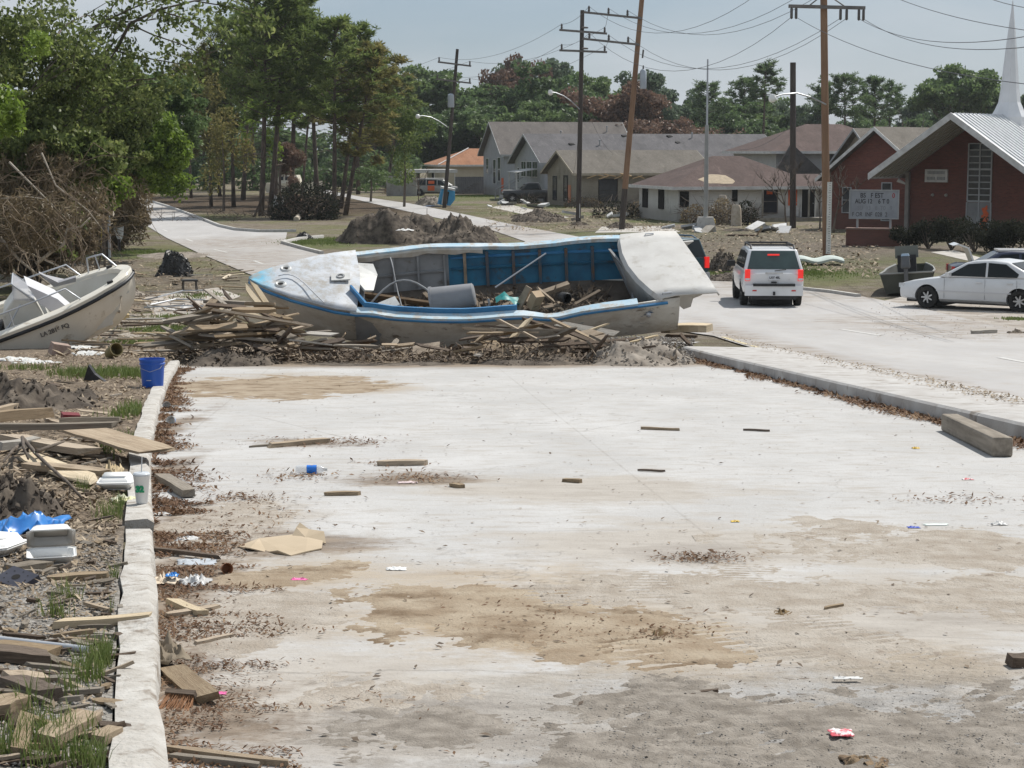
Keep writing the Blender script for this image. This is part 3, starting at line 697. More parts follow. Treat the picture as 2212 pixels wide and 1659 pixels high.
# ---- far wood behind the houses
GB = 'trees behind the houses'
oaks = [make_oak('a', 14, 4.6, 1.0, lf_oak, seed=1), make_oak('b', 14, 5.0, 1.1, lf_dark, seed=2), make_oak('c', 14, 4.4, .85, lf_blue, seed=3), make_oak('d', 14, 4.0, .7, lf_rust, seed=4, low=10)]
names = {}
far = [  # proto, x of crown centre, y of top, depth, width factor, label
 (1, 905, 215, 235, 1.0, 'dark green oak between the pine grove and the lamp-arm pole'),
 (0, 968, 152, 250, 1.15, 'tall green oak rising behind the lamp-arm pole and orange roof'),
 (1, 1030, 190, 238, 1.2, 'dense dark oak behind the left gable of the tall grey house'),
 (3, 1102, 128, 255, .62, 'rust-coloured sparse treetop standing above the tall grey house ridge'),
 (2, 1170, 150, 262, .8, 'thin greyish oak top between the rust-coloured treetop and dark pole'),
 (0, 1120, 225, 225, 1.2, 'broad green oak directly behind the tall grey house ridge'),
 (1, 1215, 140, 240, .95, 'green oak crown right behind the dark double-arm pole top'),
 (0, 1290, 165, 250, .8, 'olive oak crown between the dark pole and the leaning brown pole'),
 (3, 1345, 185, 220, 1.0, 'brown withered oak behind the leaning brown pole'),
 (2, 1420, 172, 245, .9, 'greyish green oak right of the grey transformer'),
 (1, 1460, 215, 255, .9, 'dark oak crown behind the dead rust-brown tree'),
 (1, 1590, 225, 240, 1.1, 'dense dark oak behind the long grey roof right end'),
 (0, 1660, 215, 255, 1.1, 'green oak behind the stub pole and street lamp'),
 (2, 1735, 225, 250, .9, 'greyish oak between the stub pole and the gauge pole'),
 (1, 1850, 225, 262, 1.0, 'dark oak low behind the torn brown roof'),
 (2, 1985, 225, 268, .9, 'pale oak behind the church annex ridge'),
 (0, 2085, 150, 235, .95, 'tall green oak left of the white steeple'),
 (1, 2030, 205, 255, 1.0, 'dark oak low on the left of the tall oak by the steeple'),
 (0, 2150, 205, 250, 1.0, 'green oak directly behind the white steeple'),
 (2, 2215, 200, 240, 1.1, 'greyish oak right of the white steeple'),
 (1, 2290, 190, 245, 1.1, 'dark oak far right of the white steeple'),
 (1, 850, 250, 245, 1.1, 'dark oak seen low behind the right pines'),
 (0, 620, 280, 255, 1.3, 'green oak seen between the pine trunks'),
 (1, 480, 270, 260, 1.4, 'dark oak far behind the left road end'),
 (0, 330, 260, 255, 1.5, 'green oak behind the vine-hung pole'),
 (1, 200, 230, 250, 1.6, 'dark oak far behind the left brush'),
]
for i, (k, x, ytop, Y, wf, lab) in enumerate(far):
    h = CAMZ + (323 - ytop) / px(Y); s_ = h / 14.0
    place(oaks[k], U, ((x - CX) / px(Y), Y, 0), (s_ * wf * 1.05, s_ * wf * 1.05, s_), i * 2.1, lab, 'tree', GB)
# far dense belt so that no gap opens under the crowns
cs = [blob(420, ((x - CX) / px(272), 272 + random.uniform(-6, 6), random.uniform(1.0, 6.5 + 2.8 * math.sin(x * .013) + 1.6 * math.sin(x * .05))), (3.4, 2.5, 2.6), .2) for x in range(-300, 2600, 17)]
tag(obj_from('woodland', leaf_mesh('woodland', np.concatenate(cs), .8, .55, lf_dark)), 'dark low woodland belt closing off the view behind all houses', 'woodland', kind='stuff')
fp = make_pine(31, 16, .6, 2.6, lf_dark, n=34); fq = make_pine(32, 16, .72, 2.2, lf_dark, n=24)
for i, (p_, x, ytop, Y, lab) in enumerate([(fp, 1516, 188, 240, 'round-topped pine left of the steel flagpole'), (fq, 1640, 155, 232, 'tall sparse pine behind the street lamp'), (fq, 1770, 195, 238, 'thin sparse pine close to the gauge pole'), (fp, 1812, 172, 236, 'pine crown just right of the gauge pole'), (fp, 1872, 178, 242, 'flat-topped pine between gauge pole and crooked bare tree'), (fq, 1905, 195, 250, 'sparse pine left of the crooked bare tree'), (fp, 1600, 180, 250, 'pine crown left of the street lamp head')]):
    h = CAMZ + (323 - ytop) / px(Y); s_ = h / 16
    place(p_, U, ((x - CX) / px(Y), Y, 0), (s_ * 1.25, s_ * 1.25, s_), i * 1.3, lab, 'tree', 'pines behind the houses')
bt = [make_bare(1, 12, .34, bark, 2, 3, None, .8), make_bare(2, 10, .4, deadwood, 3, 4, lf_rust, 1.0)]
for (p_, x, ytop, Y, wf, rz, lab) in [(bt[0], 1955, 195, 225, 1.3, 1.0, 'crooked bare tree standing between annex ridge and steeple oak'), (bt[0], 1990, 205, 228, .9, 2.6, 'thin bare tree right of the crooked one'), (bt[0], 1930, 215, 240, 1.0, 4.0, 'small bare tree left of the crooked one'),
                                      (bt[1], 1490, 232, 190, 1.6, 0, 'dead rust-brown tree with broken limbs above the long grey roof'), (bt[1], 1410, 215, 195, 1.5, 2, 'dead brown tree with pale limbs right of the leaning pole'), (bt[1], 1540, 262, 192, 1.2, 4, 'low dead brown tree behind the steel flagpole')]:
    h = CAMZ + (323 - ytop) / px(Y); s_ = h / 11
    place(p_, U, ((x - CX) / px(Y), Y, 0), (s_ * wf, s_ * wf, s_), rz, lab, 'tree', 'bare trees behind the houses')
cs = [blob(330, ((x - CX) / px(214), 214 + random.uniform(-5, 5), random.uniform(.4, 3.6)), (2.2, 2.0, 1.4), .2) for x in range(150, 900, 16)]
tag(obj_from('thicket', leaf_mesh('thicket', np.concatenate(cs), .5, .3, lf_dark)), 'dark green thicket closing the view behind the pine trunks', 'thicket', kind='stuff')
# ---- the pine grove
GP = 'pines of the grove beside the left road'
pines = [make_pine(1, 16, .40, 2.8, lf_pine, n=54), make_pine(2, 16, .48, 2.7, lf_pine, n=48), make_pine(3, 16, .34, 2.9, lf_pineb, n=54), make_pine(4, 16, .5, 2.3, lf_pineb, n=40, k0=.14)]
grove = [ # proto, base x, base y, top x, top y, width
 (0, 559, 467, 585, -18, 1.05, 'tall twin-stem pine at the front of the grove, left stem'),
 (1, 578, 466, 640, 2, 1.05, 'tall twin-stem pine at the front of the grove, right stem'),
 (2, 457, 448, 470, 120, .95, 'pine standing closest to the left road kerb'),
 (0, 502, 447, 520, 60, 1.0, 'pine between the kerb pine and the front twin stems'),
 (1, 521, 432, 560, 40, 1.1, 'pine right behind the pine next to the kerb'),
 (3, 410, 428, 420, 150, 1.2, 'pine half hidden by the vines over the left road'),
 (2, 477, 424, 500, 140, 1.1, 'slim pine in the second row behind the kerb pine'),
 (0, 624, 442, 660, 20, 1.15, 'pine with red-brown needles hanging round its trunk'),
 (1, 717, 467, 735, 62, 1.15, 'straight pine at the right front of the grove'),
 (0, 732, 450, 790, 70, 1.05, 'pine leaning slightly right behind the straight front pine'),
 (2, 746, 465, 830, 110, 1.25, 'pine with strongly leaning trunk at the right front'),
 (2, 792, 408, 860, 150, 1.2, 'rear pine at the right end of the grove beside the mid road'),
 (1, 832, 414, 880, 175, 1.3, 'short rear pine nearest to the pale block wall'),
 (0, 690, 425, 705, 60, 1.2, 'rear pine seen between the front pair and the straight pine'),
 (3, 655, 430, 690, 110, 1.0, 'thin pine with bare middle in the grove centre'),
 (1, 590, 420, 610, 60, 1.2, 'rear pine behind the front twin stems'),
 (2, 440, 410, 450, 170, 1.2, 'rear pine left, close to the end of the left road'),
 (3, 368, 400, 380, 180, 1.3, 'far pine at the end of the left road'),
 (0, 770, 420, 770, 110, 1.2, 'rear pine with low green boughs right of the leaning pine'),
 (1, 545, 412, 540, 90, 1.2, 'rear pine seen through the front trunks'),
]
for i, (k, bx_, by_, tx, ty, wf, lab) in enumerate(grove):
    b = P(bx_, by_); kk = px(b.y); h = CAMZ + (323 - ty) / kk; s_ = h / 16
    ln = math.atan2((tx - bx_) / kk, h)
    place(pines[k], U, b, (s_ * wf, s_ * wf, s_), 0 if abs(ln) > .09 else i * 1.7, lab, 'tree', GP, 0, ln * .9)
# low green bough masses at the right edge of the grove
for (x, y, Y, r, n, lab, m_) in [(872, 300, 150, (2.1, 1.6, 2.4), 2600, 'leafy low bush tree at the right edge of the pine grove', lf_pine), (800, 372, 165, (2.6, 1.6, .9), 1500, 'low green shrub under the right pines', lf_oak), (480, 300, 140, (2.2, 1.6, 3.0), 2300, 'yellow-green vine-clad sapling at the left end of the grove', lf_pineb), (600, 240, 133, (1.7, 1.2, 2.6), 1200, 'vines with small bright leaves climbing the front twin pine', lf_lime)]:
    c = at(x, y, Y); root = empty('shrub_tree', (c.x, c.y, 0), 0, lab, 'tree')
    MB().tube([(0, 0, -.1), (.1, 0, c.z * .5), (0, 0, c.z)], [.12, .09, .03], 6).build('trunk', bark, root)
    cl = [blob(n // 9, (rng.normal() * r[0] * .5, rng.normal() * r[1] * .5, c.z + rng.normal() * r[2] * .5), np.array(r) * .45, .2) for _ in range(9)]
    obj_from('crown', leaf_mesh('crown', np.concatenate(cl), .34, .13, m_), root)
# red-brown hanging needles round one trunk, and the burnt brush heap at the grove front
c = P(628, 447); root = empty('dead_shrub', c, 0, 'red-brown dead shrub hanging round a pine trunk', 'shrub')
cl = [blob(300, (rng.normal() * .5, rng.normal() * .4, rng.uniform(.4, 4.6)), (.6, .5, .7), .1) for _ in range(10)]
obj_from('foliage', leaf_mesh('foliage', np.concatenate(cl), .4, .09, lf_rust, droop=.8), root)
def brush(name, c, size, n, label, m_=bark, r=.02, ln=1.4, leaf=None, nl=0, upb=.5, cat='brush', group=None, scale_leaf=(.15, .09)):
    root = empty(name, c, 0, label, cat, group); mb = MB()
    for i in range(n):
        p = Vector((random.uniform(-1, 1) * size[0], random.uniform(-1, 1) * size[1], abs(random.gauss(0, .4)) * size[2]))
        d = Vector((random.uniform(-1, 1), random.uniform(-1, 1), random.uniform(-.2, 1) * upb * 2)).normalized()
        l = ln * random.uniform(.4, 1.2); k = Vector((random.uniform(-1, 1), random.uniform(-1, 1), random.uniform(-1, .4))) * l * .3
        mb.tube([p, p + d * l * .5 + k * .3, p + d * l + k], [r * random.uniform(.6, 1.4), r * .7, r * .25], 4, cap=False)
    mb.build('branches', m_, root)
    if leaf:
        q = rng.uniform(-1, 1, (nl, 3)) * np.array(size); q[:, 2] = np.abs(q[:, 2]) * (1.1 - (q[:, 0] / size[0]) ** 2 * .6)
        obj_from('foliage', leaf_mesh('foliage', q, *scale_leaf, leaf), root)
    return root
random.seed(5)
brush('brush_heap', P(660, 474), (2.2, 1.6, 2.3), 260, 'dark burnt brush heap at the foot of the front pines', bark_pine, .035, 1.5, lf_shrub, 2500, scale_leaf=(.25, .12))
brush('brush_heap', P(420, 478), (3.0, 1.0, .6), 60, 'low twig litter along the kerb of the left road', bark, .02, .9)
brush('brush_heap', P(520, 470), (2.0, 2.0, .5), 60, 'scattered fallen twigs between kerb and twin pine', bark, .02, 1.0)
mb = MB(); a, b = at(548, 470, 128), at(574, 395, 128); mb.tube([a, a.lerp(b, .5) + Vector((.1, 0, 0)), b], [.09, .07, .05], 6)
tag(mb.build('fallen_limb', bark_pine), 'slanting bare limb leaning against the front twin pine', 'limb')
mb = MB(); mb.tube([P(640, 478) + Vector((0, 0, .1)), P(655, 470) + Vector((0, 0, .5)), at(668, 450, 126)], [.2, .17, .1], 7)
tag(mb.build('broken_stump', palewood), 'pale broken stump in the dark brush heap', 'stump')
# ---- trees at the left edge
random.seed(21)
def near_tree():
    root = empty('broadleaf_tree', (-17.0, 58, 0), 0, 'large dark broadleaf tree overhanging the left of the road', 'tree')
    mb = MB(); tips = []
    mb.tube([(0, 0, -.3), (.3, 0, 2), (.1, .2, 4.5), (.6, 0, 7)], [.34, .28, .24, .16], 9)
    for d, l, r in [((1, -.1, .35), 4.0, .09), ((.7, .2, .8), 4.4, .10), ((-.3, -.2, 1), 4, .12), ((.5, -.6, .3), 3.2, .09), ((.9, .3, .1), 3.0, .08), ((-.8, .1, .5), 3.4, .1), ((.2, .7, .6), 3.2, .09)]:
        branch(mb, (.3, .1, random.uniform(3.8, 6.5)), d, l, r, 2, tips, .7, .05, 5, 3)
    mb.build('trunk', bark, root, smooth=180)
    cs = []
    for t in tips:
        cs.append(blob(70, np.array(t), (.55, .55, .42), .1))
    for k in range(250):
        c = np.array((1.0, 0, 5.9)) + rand_unit(1)[0] * np.array((3.9, 2.6, 3.9)) * rng.uniform(.25, 1) ** .6
        rr = rng.uniform(.35, .75); cs.append(blob(int(190 * rr), c, (rr, rr, rr * .7), .1))
    obj_from('crown', leaf_mesh('crown', np.concatenate(cs), .19, .10, lf_near, droop=.35), root)
    return root
near_tree()
# long limb with loose leaves against the sky
root = empty('broadleaf_tree', at(150, 560, 60) * Vector((1, 1, 0)), 0, 'slender tree whose long limb of loose leaves crosses the sky', 'tree')
o0 = root.location.copy(); mb = MB(); cs = []
def limb_px(pts, r0, Y0, sparse, lr=.33):
    q = [at(x, y, Y0) - o0 for x, y in pts]
    mb.tube(q, [r0 * (1 - .8 * i / (len(q) - 1)) for i in range(len(q))], 5)
    for a, b in zip(q[:-1], q[1:]):
        k = max(1, int((b - a).length / .35))
        for i in range(k):
            p = a.lerp(b, (i + random.random()) / k)
            for s_ in range(sparse):
                c = np.array(p) + rng.normal(size=3) * (.33, .33, .36) + (0, 0, -.12)
                cs.append(blob(12, c, (.26, .26, .24), .05))
limb_px([(150, 558), (140, 420), (150, 300), (190, 200), (250, 110)], .15, 60, 2)
limb_px([(250, 110), (280, 52), (340, 22), (420, 2), (520, -10)], .07, 60, 2)
limb_px([(340, 22), (400, 40), (450, 75), (470, 100)], .03, 60, 3)
limb_px([(280, 52), (330, 75), (390, 95), (440, 120), (470, 108), (520, 62)], .03, 60, 1)
limb_px([(250, 110), (330, 128), (400, 140), (440, 128)], .03, 60, 3)
limb_px([(420, 2), (500, 15), (560, 40), (575, 60)], .025, 60, 3)
limb_px([(480, -10), (540, 20), (556, 80)], .02, 60, 2)
limb_px([(190, 200), (260, 175), (330, 170), (390, 150)], .04, 60, 4)
limb_px([(200, 60), (280, 20), (380, -20)], .05, 60, 3)
mb.build('trunk', bark, root, smooth=180)
obj_from('crown', leaf_mesh('crown', np.concatenate(cs), .20, .12, lf_near, droop=.3), root)
# vine-hung shrubs round the left pole and down the road edge
random.seed(8)
def bush(name, cpx, Y, r, nclump, per, leaf, label, size=(.2, .11), cat='shrub', stems=10, crange=.4, droop=.2, group=None):
    c = at(cpx[0], cpx[1], Y); root = empty(name, (c.x, c.y, gz(Y)), 0, label, cat, group); zc = c.z - gz(Y)
    mb = MB()
    for i in range(stems):
        a = random.uniform(0, 6.28); mb.tube([(random.uniform(-.3, .3), random.uniform(-.3, .3), -.1), (math.cos(a) * r[0] * .3, math.sin(a) * r[1] * .3, zc * .6), (math.cos(a) * r[0] * .6, math.sin(a) * r[1] * .6, zc + random.uniform(-.3, .6) * r[2])], [.05, .035, .012], 5, cap=False)
    if stems: mb.build('stems', bark, root)
    cl = []
    for i in range(nclump):
        u = rand_unit(1)[0] * rng.uniform(.2, 1) ** .5
        q = np.array((0, 0, zc)) + u * np.array(r); rr = crange * rng.uniform(.6, 1.4)
        cl.append(blob(per, q, (rr, rr, rr * .8), .1))
    obj_from('foliage', leaf_mesh('foliage', np.concatenate(cl), *size, leaf, droop=droop), root); return root
bush('vine_shrub', (290, 325), 78, (2.2, 1.5, 1.7), 150, 130, lf_lime, 'bright green vine mass hanging over the left pole', stems=0)
bush('vine_shrub', (335, 240), 84, (2.3, 1.4, 2.3), 140, 120, lf_oak, 'mid green vine mass between the left pole and the grove', stems=0)
bush('vine_shrub', (205, 260), 70, (2.4, 1.5, 2.4), 190, 130, lf_near, 'dark green shrub crown left of the left pole', stems=3)
bush('vine_shrub', (-10, 245), 40, (.8, .7, .55), 26, 70, lf_lime, 'drooping bright lime spray at the left edge', size=(.17, .06), stems=0, droop=.5, crange=.3)
bush('vine_shrub', (75, 85), 50, (.35, .3, .5), 9, 60, lf_lime, 'small lime spray high in the dark broadleaf tree', size=(.14, .06), stems=0, droop=.4, crange=.25)
bush('vine_shrub', (372, 395), 88, (.8, .6, .7), 22, 60, lf_lime, 'light green tendrils trailing beside the left road', stems=0, droop=.25)
bush('dry_brush', (195, 440), 85, (3.0, 1.6, 2.4), 220, 120, lf_brush, 'tall dry brown brush round the foot of the left pole', size=(.26, .07), stems=50, crange=.5)
bush('dry_brush', (60, 460), 62, (2.6, 1.6, 2.0), 230, 130, lf_brush, 'tall dry brown brush behind the white boat', size=(.26, .07), stems=60, crange=.5)
bush('vine_shrub', (130, 345), 56, (2.0, .9, .9), 70, 110, lf_near, 'leafy green vines hanging over the brown brush', stems=0, crange=.4, droop=.6)
bush('vine_shrub', (190, 395), 64, (1.4, .7, .8), 45, 100, lf_lime, 'yellow-green vines trailing over the brush beside the left pole', stems=0, crange=.35, droop=.6)
bush('dead_vines', (90, 410), 55, (2.2, .8, 1.2), 60, 90, lf_brush, 'brown dead vines hanging in front of the dark broadleaf tree', size=(.3, .035), stems=0, crange=.4, droop=.9)
bush('dead_vines', (215, 400), 76, (1.6, .8, 1.2), 80, 100, lf_brush, 'brown dead vines hanging around the left pole', size=(.34, .04), stems=0, crange=.45, droop=.9)
bush('dead_vines', (30, 480), 52, (1.8, .8, .9), 45, 90, lf_brush, 'brown matted vines low behind the white boat', size=(.3, .035), stems=0, crange=.4, droop=.4)
bush('dry_brush', (-80, 450), 56, (2.2, 2.0, 2.2), 70, 70, lf_brush, 'dry brush at the far left behind the white boat console', size=(.2, .05), stems=40, crange=.5)
bush('dry_brush', (265, 455), 92, (1.6, 3.0, 1.2), 60, 60, lf_brush, 'dry brush lining the far left road edge', size=(.22, .06), stems=30, crange=.5)
bush('dry_brush', (60, 350), 68, (2.8, 1.4, 1.6), 150, 120, lf_oak, 'dull green undergrowth above the dry brush', stems=20, crange=.5)
random.seed(4)
root = empty('branch_tangle', P(60, 600, 0), 0, 'tangle of bare pale branches behind the white boat', 'branches'); mb = MB(); o0 = root.location.copy()
for i in range(230):
    x, y = random.uniform(-60, 225), random.uniform(370, 590); Y = random.uniform(46, 66)
    a = at(x, y, Y); l = random.uniform(.4, 2.2); d = Vector((random.uniform(-.3, 1), random.uniform(-.4, .4), random.uniform(-1, .35))).normalized()
    b = a + d * l; m_ = (a + b) / 2 + Vector((0, 0, random.uniform(.05, .3) * l))
    if b.z < gz(b.y): b.z = gz(b.y)
    w1 = a.lerp(m_, .55) + Vector((random.uniform(-.12, .12), 0, random.uniform(-.1, .14))) * l; w2 = m_.lerp(b, .55) + Vector((random.uniform(-.1, .1), 0, random.uniform(-.1, .1))) * l; mb.tube([p - o0 for p in (a, w1, m_, w2, b)], [.016, .014, .011, .008, .004], 4, cap=False)
mb.build('twigs', mat('brown_twig', (.13, .095, .062), (.24, .185, .13), 5, .9), root)['kind'] = 'stuff'
mb = MB()
for pts, r in [([(78, 570), (110, 545), (138, 528), (145, 495), (175, 490), (195, 470)], .055), ([(138, 528), (120, 520), (95, 500)], .03), ([(0, 512), (40, 560), (95, 605), (140, 640)], .05), ([(0, 520), (60, 545), (160, 590), (230, 615)], .04), ([(20, 350), (90, 420), (170, 500)], .035), ([(90, 330), (120, 400), (190, 455), (225, 500)], .03), ([(0, 430), (60, 425), (110, 432)], .03), ([(145, 495), (150, 470), (142, 455)], .02)]:
    q = [at(x, y, 52) - o0 for x, y in pts]; mb.tube(q, [r * (1 - .6 * i / (len(q) - 1)) for i in range(len(q))], 6)
mb.build('pale_limbs', palewood, root, smooth=180)
# ================================================================== BUILDINGS
random.seed(31)
def siding(name, c1, c2, pitch=.16):
    if name in MAT: return MAT[name]
    m, nt, b = nodes_of(name); v = obj_vec(nt, False)
    c = mixc(nt, ramp(nt, tnoise(nt, v, 1.4, 6, .6), .35, .68), c1, c2)
    c = mixc(nt, ramp(nt, tnoise(nt, v, .6, 8, .7), .56, .7), c, tuple(k * .62 for k in c1))
    sx = nt.nodes.new('ShaderNodeSeparateXYZ'); nt.links.new(v, sx.inputs[0])
    f = mth(nt, 'FRACT', mth(nt, 'MULTIPLY', sx.outputs[2], 1 / pitch))
    # flood line: silt left on the lowest metre of the walls
    k = ramp(nt, mth(nt, 'MULTIPLY_ADD', tnoise(nt, v, .9, 5), .5, sx.outputs[2]), .75, 1.35, (1, 1, 1, 1), (0, 0, 0, 1))
    c = mixc(nt, mth(nt, 'MULTIPLY', k, .55), c, (.20, .17, .135))
    nt.links.new(c, b.inputs['Base Color']); b.inputs['Roughness'].default_value = .75
    set_bump(nt, b, f, .5, .02); MAT[name] = m; return m
def brickmat():
    m, nt, b = nodes_of('brick_wall'); v = obj_vec(nt, False)
    sx = nt.nodes.new('ShaderNodeSeparateXYZ'); nt.links.new(v, sx.inputs[0]); cb = nt.nodes.new('ShaderNodeCombineXYZ')
    nt.links.new(mth(nt, 'ADD', sx.outputs[0], sx.outputs[1]), cb.inputs[0]); nt.links.new(sx.outputs[2], cb.inputs[1])
    bt_ = nt.nodes.new('ShaderNodeTexBrick'); nt.links.new(cb.outputs[0], bt_.inputs['Vector'])
    bt_.inputs['Scale'].default_value = 1; bt_.inputs['Brick Width'].default_value = .22; bt_.inputs['Row Height'].default_value = .075; bt_.inputs['Mortar Size'].default_value = .008
    bt_.inputs['Color1'].default_value = (.19, .056, .038, 1); bt_.inputs['Color2'].default_value = (.13, .04, .028, 1); bt_.inputs['Mortar'].default_value = (.12, .075, .06, 1)
    c = mixc(nt, mth(nt, 'MULTIPLY', ramp(nt, tnoise(nt, v, .7, 6), .4, .7), .35), bt_.outputs['Color'], (.07, .03, .024))
    k = ramp(nt, mth(nt, 'MULTIPLY_ADD', tnoise(nt, v, .5, 4), .4, sx.outputs[2]), 1.0, 1.5, (1, 1, 1, 1), (0, 0, 0, 1))
    c = mixc(nt, mth(nt, 'MULTIPLY', k, .3), c, (.11, .075, .06))
    nt.links.new(c, b.inputs['Base Color']); b.inputs['Roughness'].default_value = .85
    set_bump(nt, b, bt_.outputs['Fac'], -.4, .01); return m
brick = brickmat()
def shingle(name, c1, c2):
    m, nt, b = nodes_of(name); v = obj_vec(nt, False)
    c = mixc(nt, ramp(nt, tnoise(nt, v, .5, 6, .6, (1, 1, 1)), .35, .7), c1, c2)
    c = mixc(nt, ramp(nt, tnoise(nt, v, 12, 3, .6, (.5, 1, 2)), .45, .75), c, tuple(k * .7 for k in c1))
    c = mixc(nt, mth(nt, 'MULTIPLY', ramp(nt, tnoise(nt, v, 1.1, 9, .72, (1, .5, .5)), .48, .66), .5), c, tuple(k * .5 for k in c1)); c = mixc(nt, mth(nt, 'MULTIPLY', ramp(nt, tnoise(nt, v, 1.9, 9, .75, (1.6, .4, .4)), .56, .7), .45), c, tuple(min(1, k * 1.7) for k in c2))
    nt.links.new(c, b.inputs['Base Color']); b.inputs['Roughness'].default_value = .92; b.inputs['Specular IOR Level'].default_value = .2
    set_bump(nt, b, tnoise(nt, v, 9, 4, .6, (.4, 1, 2)), .4, .03); return m
glass = mat('dark_glass', (.018, .022, .028), (.035, .04, .048), 2, .12, spec=.6)
void = mat('dark_opening', (.012, .011, .010), rough=.95)
trim = mat('white_trim', (.62, .62, .61), (.48, .475, .46), 3, .6)
trimg = mat('grey_trim', (.36, .37, .38), (.28, .285, .29), 3, .6)
orange = mat('orange_paint', (.72, .13, .035), (.55, .11, .04), 6, .7)
class House:
    def __init__(s, name, loc, rz, label, wall, roofm, trimm, cat='house', group=None):
        s.o = empty(name, loc, rz, label, cat, group); s.wall = wall; s.rm = roofm; s.tm = trimm
    def body(s, L, W, eave, ridge, kind='gable_x', ov=.45, z0=0.0, ovf=None, thick=.14, x0=0.0, y0=0.0, hipl=True, hipr=True, gx=None):
        s.L, s.W = L, W; mb = MB(); e, r = eave, ridge; ovf = ov if ovf is None else ovf
        sh = lambda q: (q[0] + x0, q[1] + y0, q[2])
        if kind == 'gable_x':
            mb.prism([sh((0, 0, z0)), sh((0, W, z0)), sh((0, W, e)), sh((0, W / 2, r - .02)), sh((0, 0, e))], (L, 0, 0))
            k = (r - e) / (W / 2)
            pr = [(-ov, e - k * ov + .02), (W / 2, r + .02), (W + ov, e - k * ov + .02), (W + ov, e - k * ov + .02 + thick), (W / 2, r + .02 + thick * 1.2), (-ov, e - k * ov + .02 + thick)]
            rb = MB().prism([sh((-ovf, y, z)) for y, z in pr], (L + 2 * ovf, 0, 0))
            fb = MB()
            for yy in (-ov, W + ov): fb.box(sh((L / 2, yy + (-.02 if yy < 0 else .02), e - k * ov + .06)), (L + 2 * ovf, .04, .2))
            for xx in (-ovf - .02, L + ovf + .02):
                for a, b in ((-ov, W / 2), (W / 2, W + ov)):
                    za, zb = (e - k * ov, r) if a < 0 else (r, e - k * ov)
                    q = [sh((xx - .02, a, za - .03)), sh((xx - .02, b, zb - .03)), sh((xx - .02, b, zb + thick + .03)), sh((xx - .02, a, za + thick + .03))]
                    fb.prism(q, (.04, 0, 0))
        elif kind == 'gable_y':
            mb.prism([sh((0, 0, z0)), sh((L, 0, z0)), sh((L, 0, e)), sh((L / 2, 0, r - .02)), sh((0, 0, e))], (0, W, 0))
            k = (r - e) / (L / 2)
            pr = [(-ov, e - k * ov + .02), (L / 2, r + .02), (L + ov, e - k * ov + .02), (L + ov, e - k * ov + .02 + thick), (L / 2, r + .02 + thick * 1.2), (-ov, e - k * ov + .02 + thick)]
            rb = MB().prism([sh((x, -ovf, z)) for x, z in pr], (0, W + ovf + .3, 0)); fb = MB()
            for a, b in ((-ov, L / 2), (L / 2, L + ov)):
                za, zb = (e - k * ov, r) if a < 0 else (r, e - k * ov)
                fb.prism([sh((a, -ovf - .04, za - .04)), sh((b, -ovf - .04, zb - .04)), sh((b, -ovf - .04, zb + thick + .04)), sh((a, -ovf - .04, za + thick + .04))], (0, .04, 0))
        else:
            mb.box(sh((L / 2, W / 2, (e + z0) / 2)), (L, W, e - z0))
            h = W / 2 + ov; a = -ov; b = L + ov; c = -ov; d = W + ov; zt = e + .02
            rl = a + h * .95 if hipl else a; rr_ = b - h * .95 if hipr else b
            V = [sh(q) for q in [(a, c, zt), (b, c, zt), (b, d, zt), (a, d, zt), (rl, W / 2, r), (rr_, W / 2, r), (a, c, zt - .1), (b, c, zt - .1), (b, d, zt - .1), (a, d, zt - .1)]]
            rb = MB().add(V, [(0, 1, 5, 4), (1, 2, 5), (2, 3, 4, 5), (3, 0, 4), (9, 8, 7, 6), (0, 6, 7, 1), (1, 7, 8, 2), (2, 8, 9, 3), (3, 9, 6, 0)])
            fb = MB()
            for (p, sz) in [((L / 2, c - .02, zt - .06), (L + 2 * ov + .08, .04, .2)), ((a - .02, W / 2, zt - .06), (.04, W + 2 * ov, .2)), ((b + .02, W / 2, zt - .06), (.04, W + 2 * ov, .2))]: fb.box(sh(p), sz)
        mb.build('wall', s.wall, s.o); s.roof = rb.build('roof', s.rm, s.o); fb.build('fascia', s.tm, s.o); return s
    def win(s, face, a, z, w_, h_, nv=1, nh=1, fm=None, fw=.06, gm=None, name='window', off=0.0):
        # face: 'f' front (y=0), 'l' left (x=0); a: distance along it of the opening's centre, z: its bottom
        if face == 'f': o, u, n = Vector((a, -off, z)), Vector((1, 0, 0)), Vector((0, -1, 0))
        else: o, u, n = Vector((-off, a, z)), Vector((0, -1, 0)), Vector((-1, 0, 0))
        up = Vector((0, 0, 1)); fm = fm or s.tm; fb = MB()
        rot = Matrix((u, n, up)).transposed()
        def bar(cu, cz, su, sz, d=.05): fb.box(o + u * cu + up * cz + n * (d / 2 + .004), (su, d, sz), rot)
        bar(-w_ / 2 - fw / 2, h_ / 2, fw, h_ + 2 * fw); bar(w_ / 2 + fw / 2, h_ / 2, fw, h_ + 2 * fw); bar(0, -fw / 2, w_, fw, .07); bar(0, h_ + fw / 2, w_, fw)
        for i in range(1, nv): bar(-w_ / 2 + w_ * i / nv, h_ / 2, fw * .6, h_, .035)
        for i in range(1, nh): bar(0, h_ * i / nh, w_, fw * .6, .03)
        f = fb.build(name, fm, s.o)
        MB().box(o + up * (h_ / 2) + n * .012, (w_, .016, h_), rot).build('pane', gm or glass, f); return f
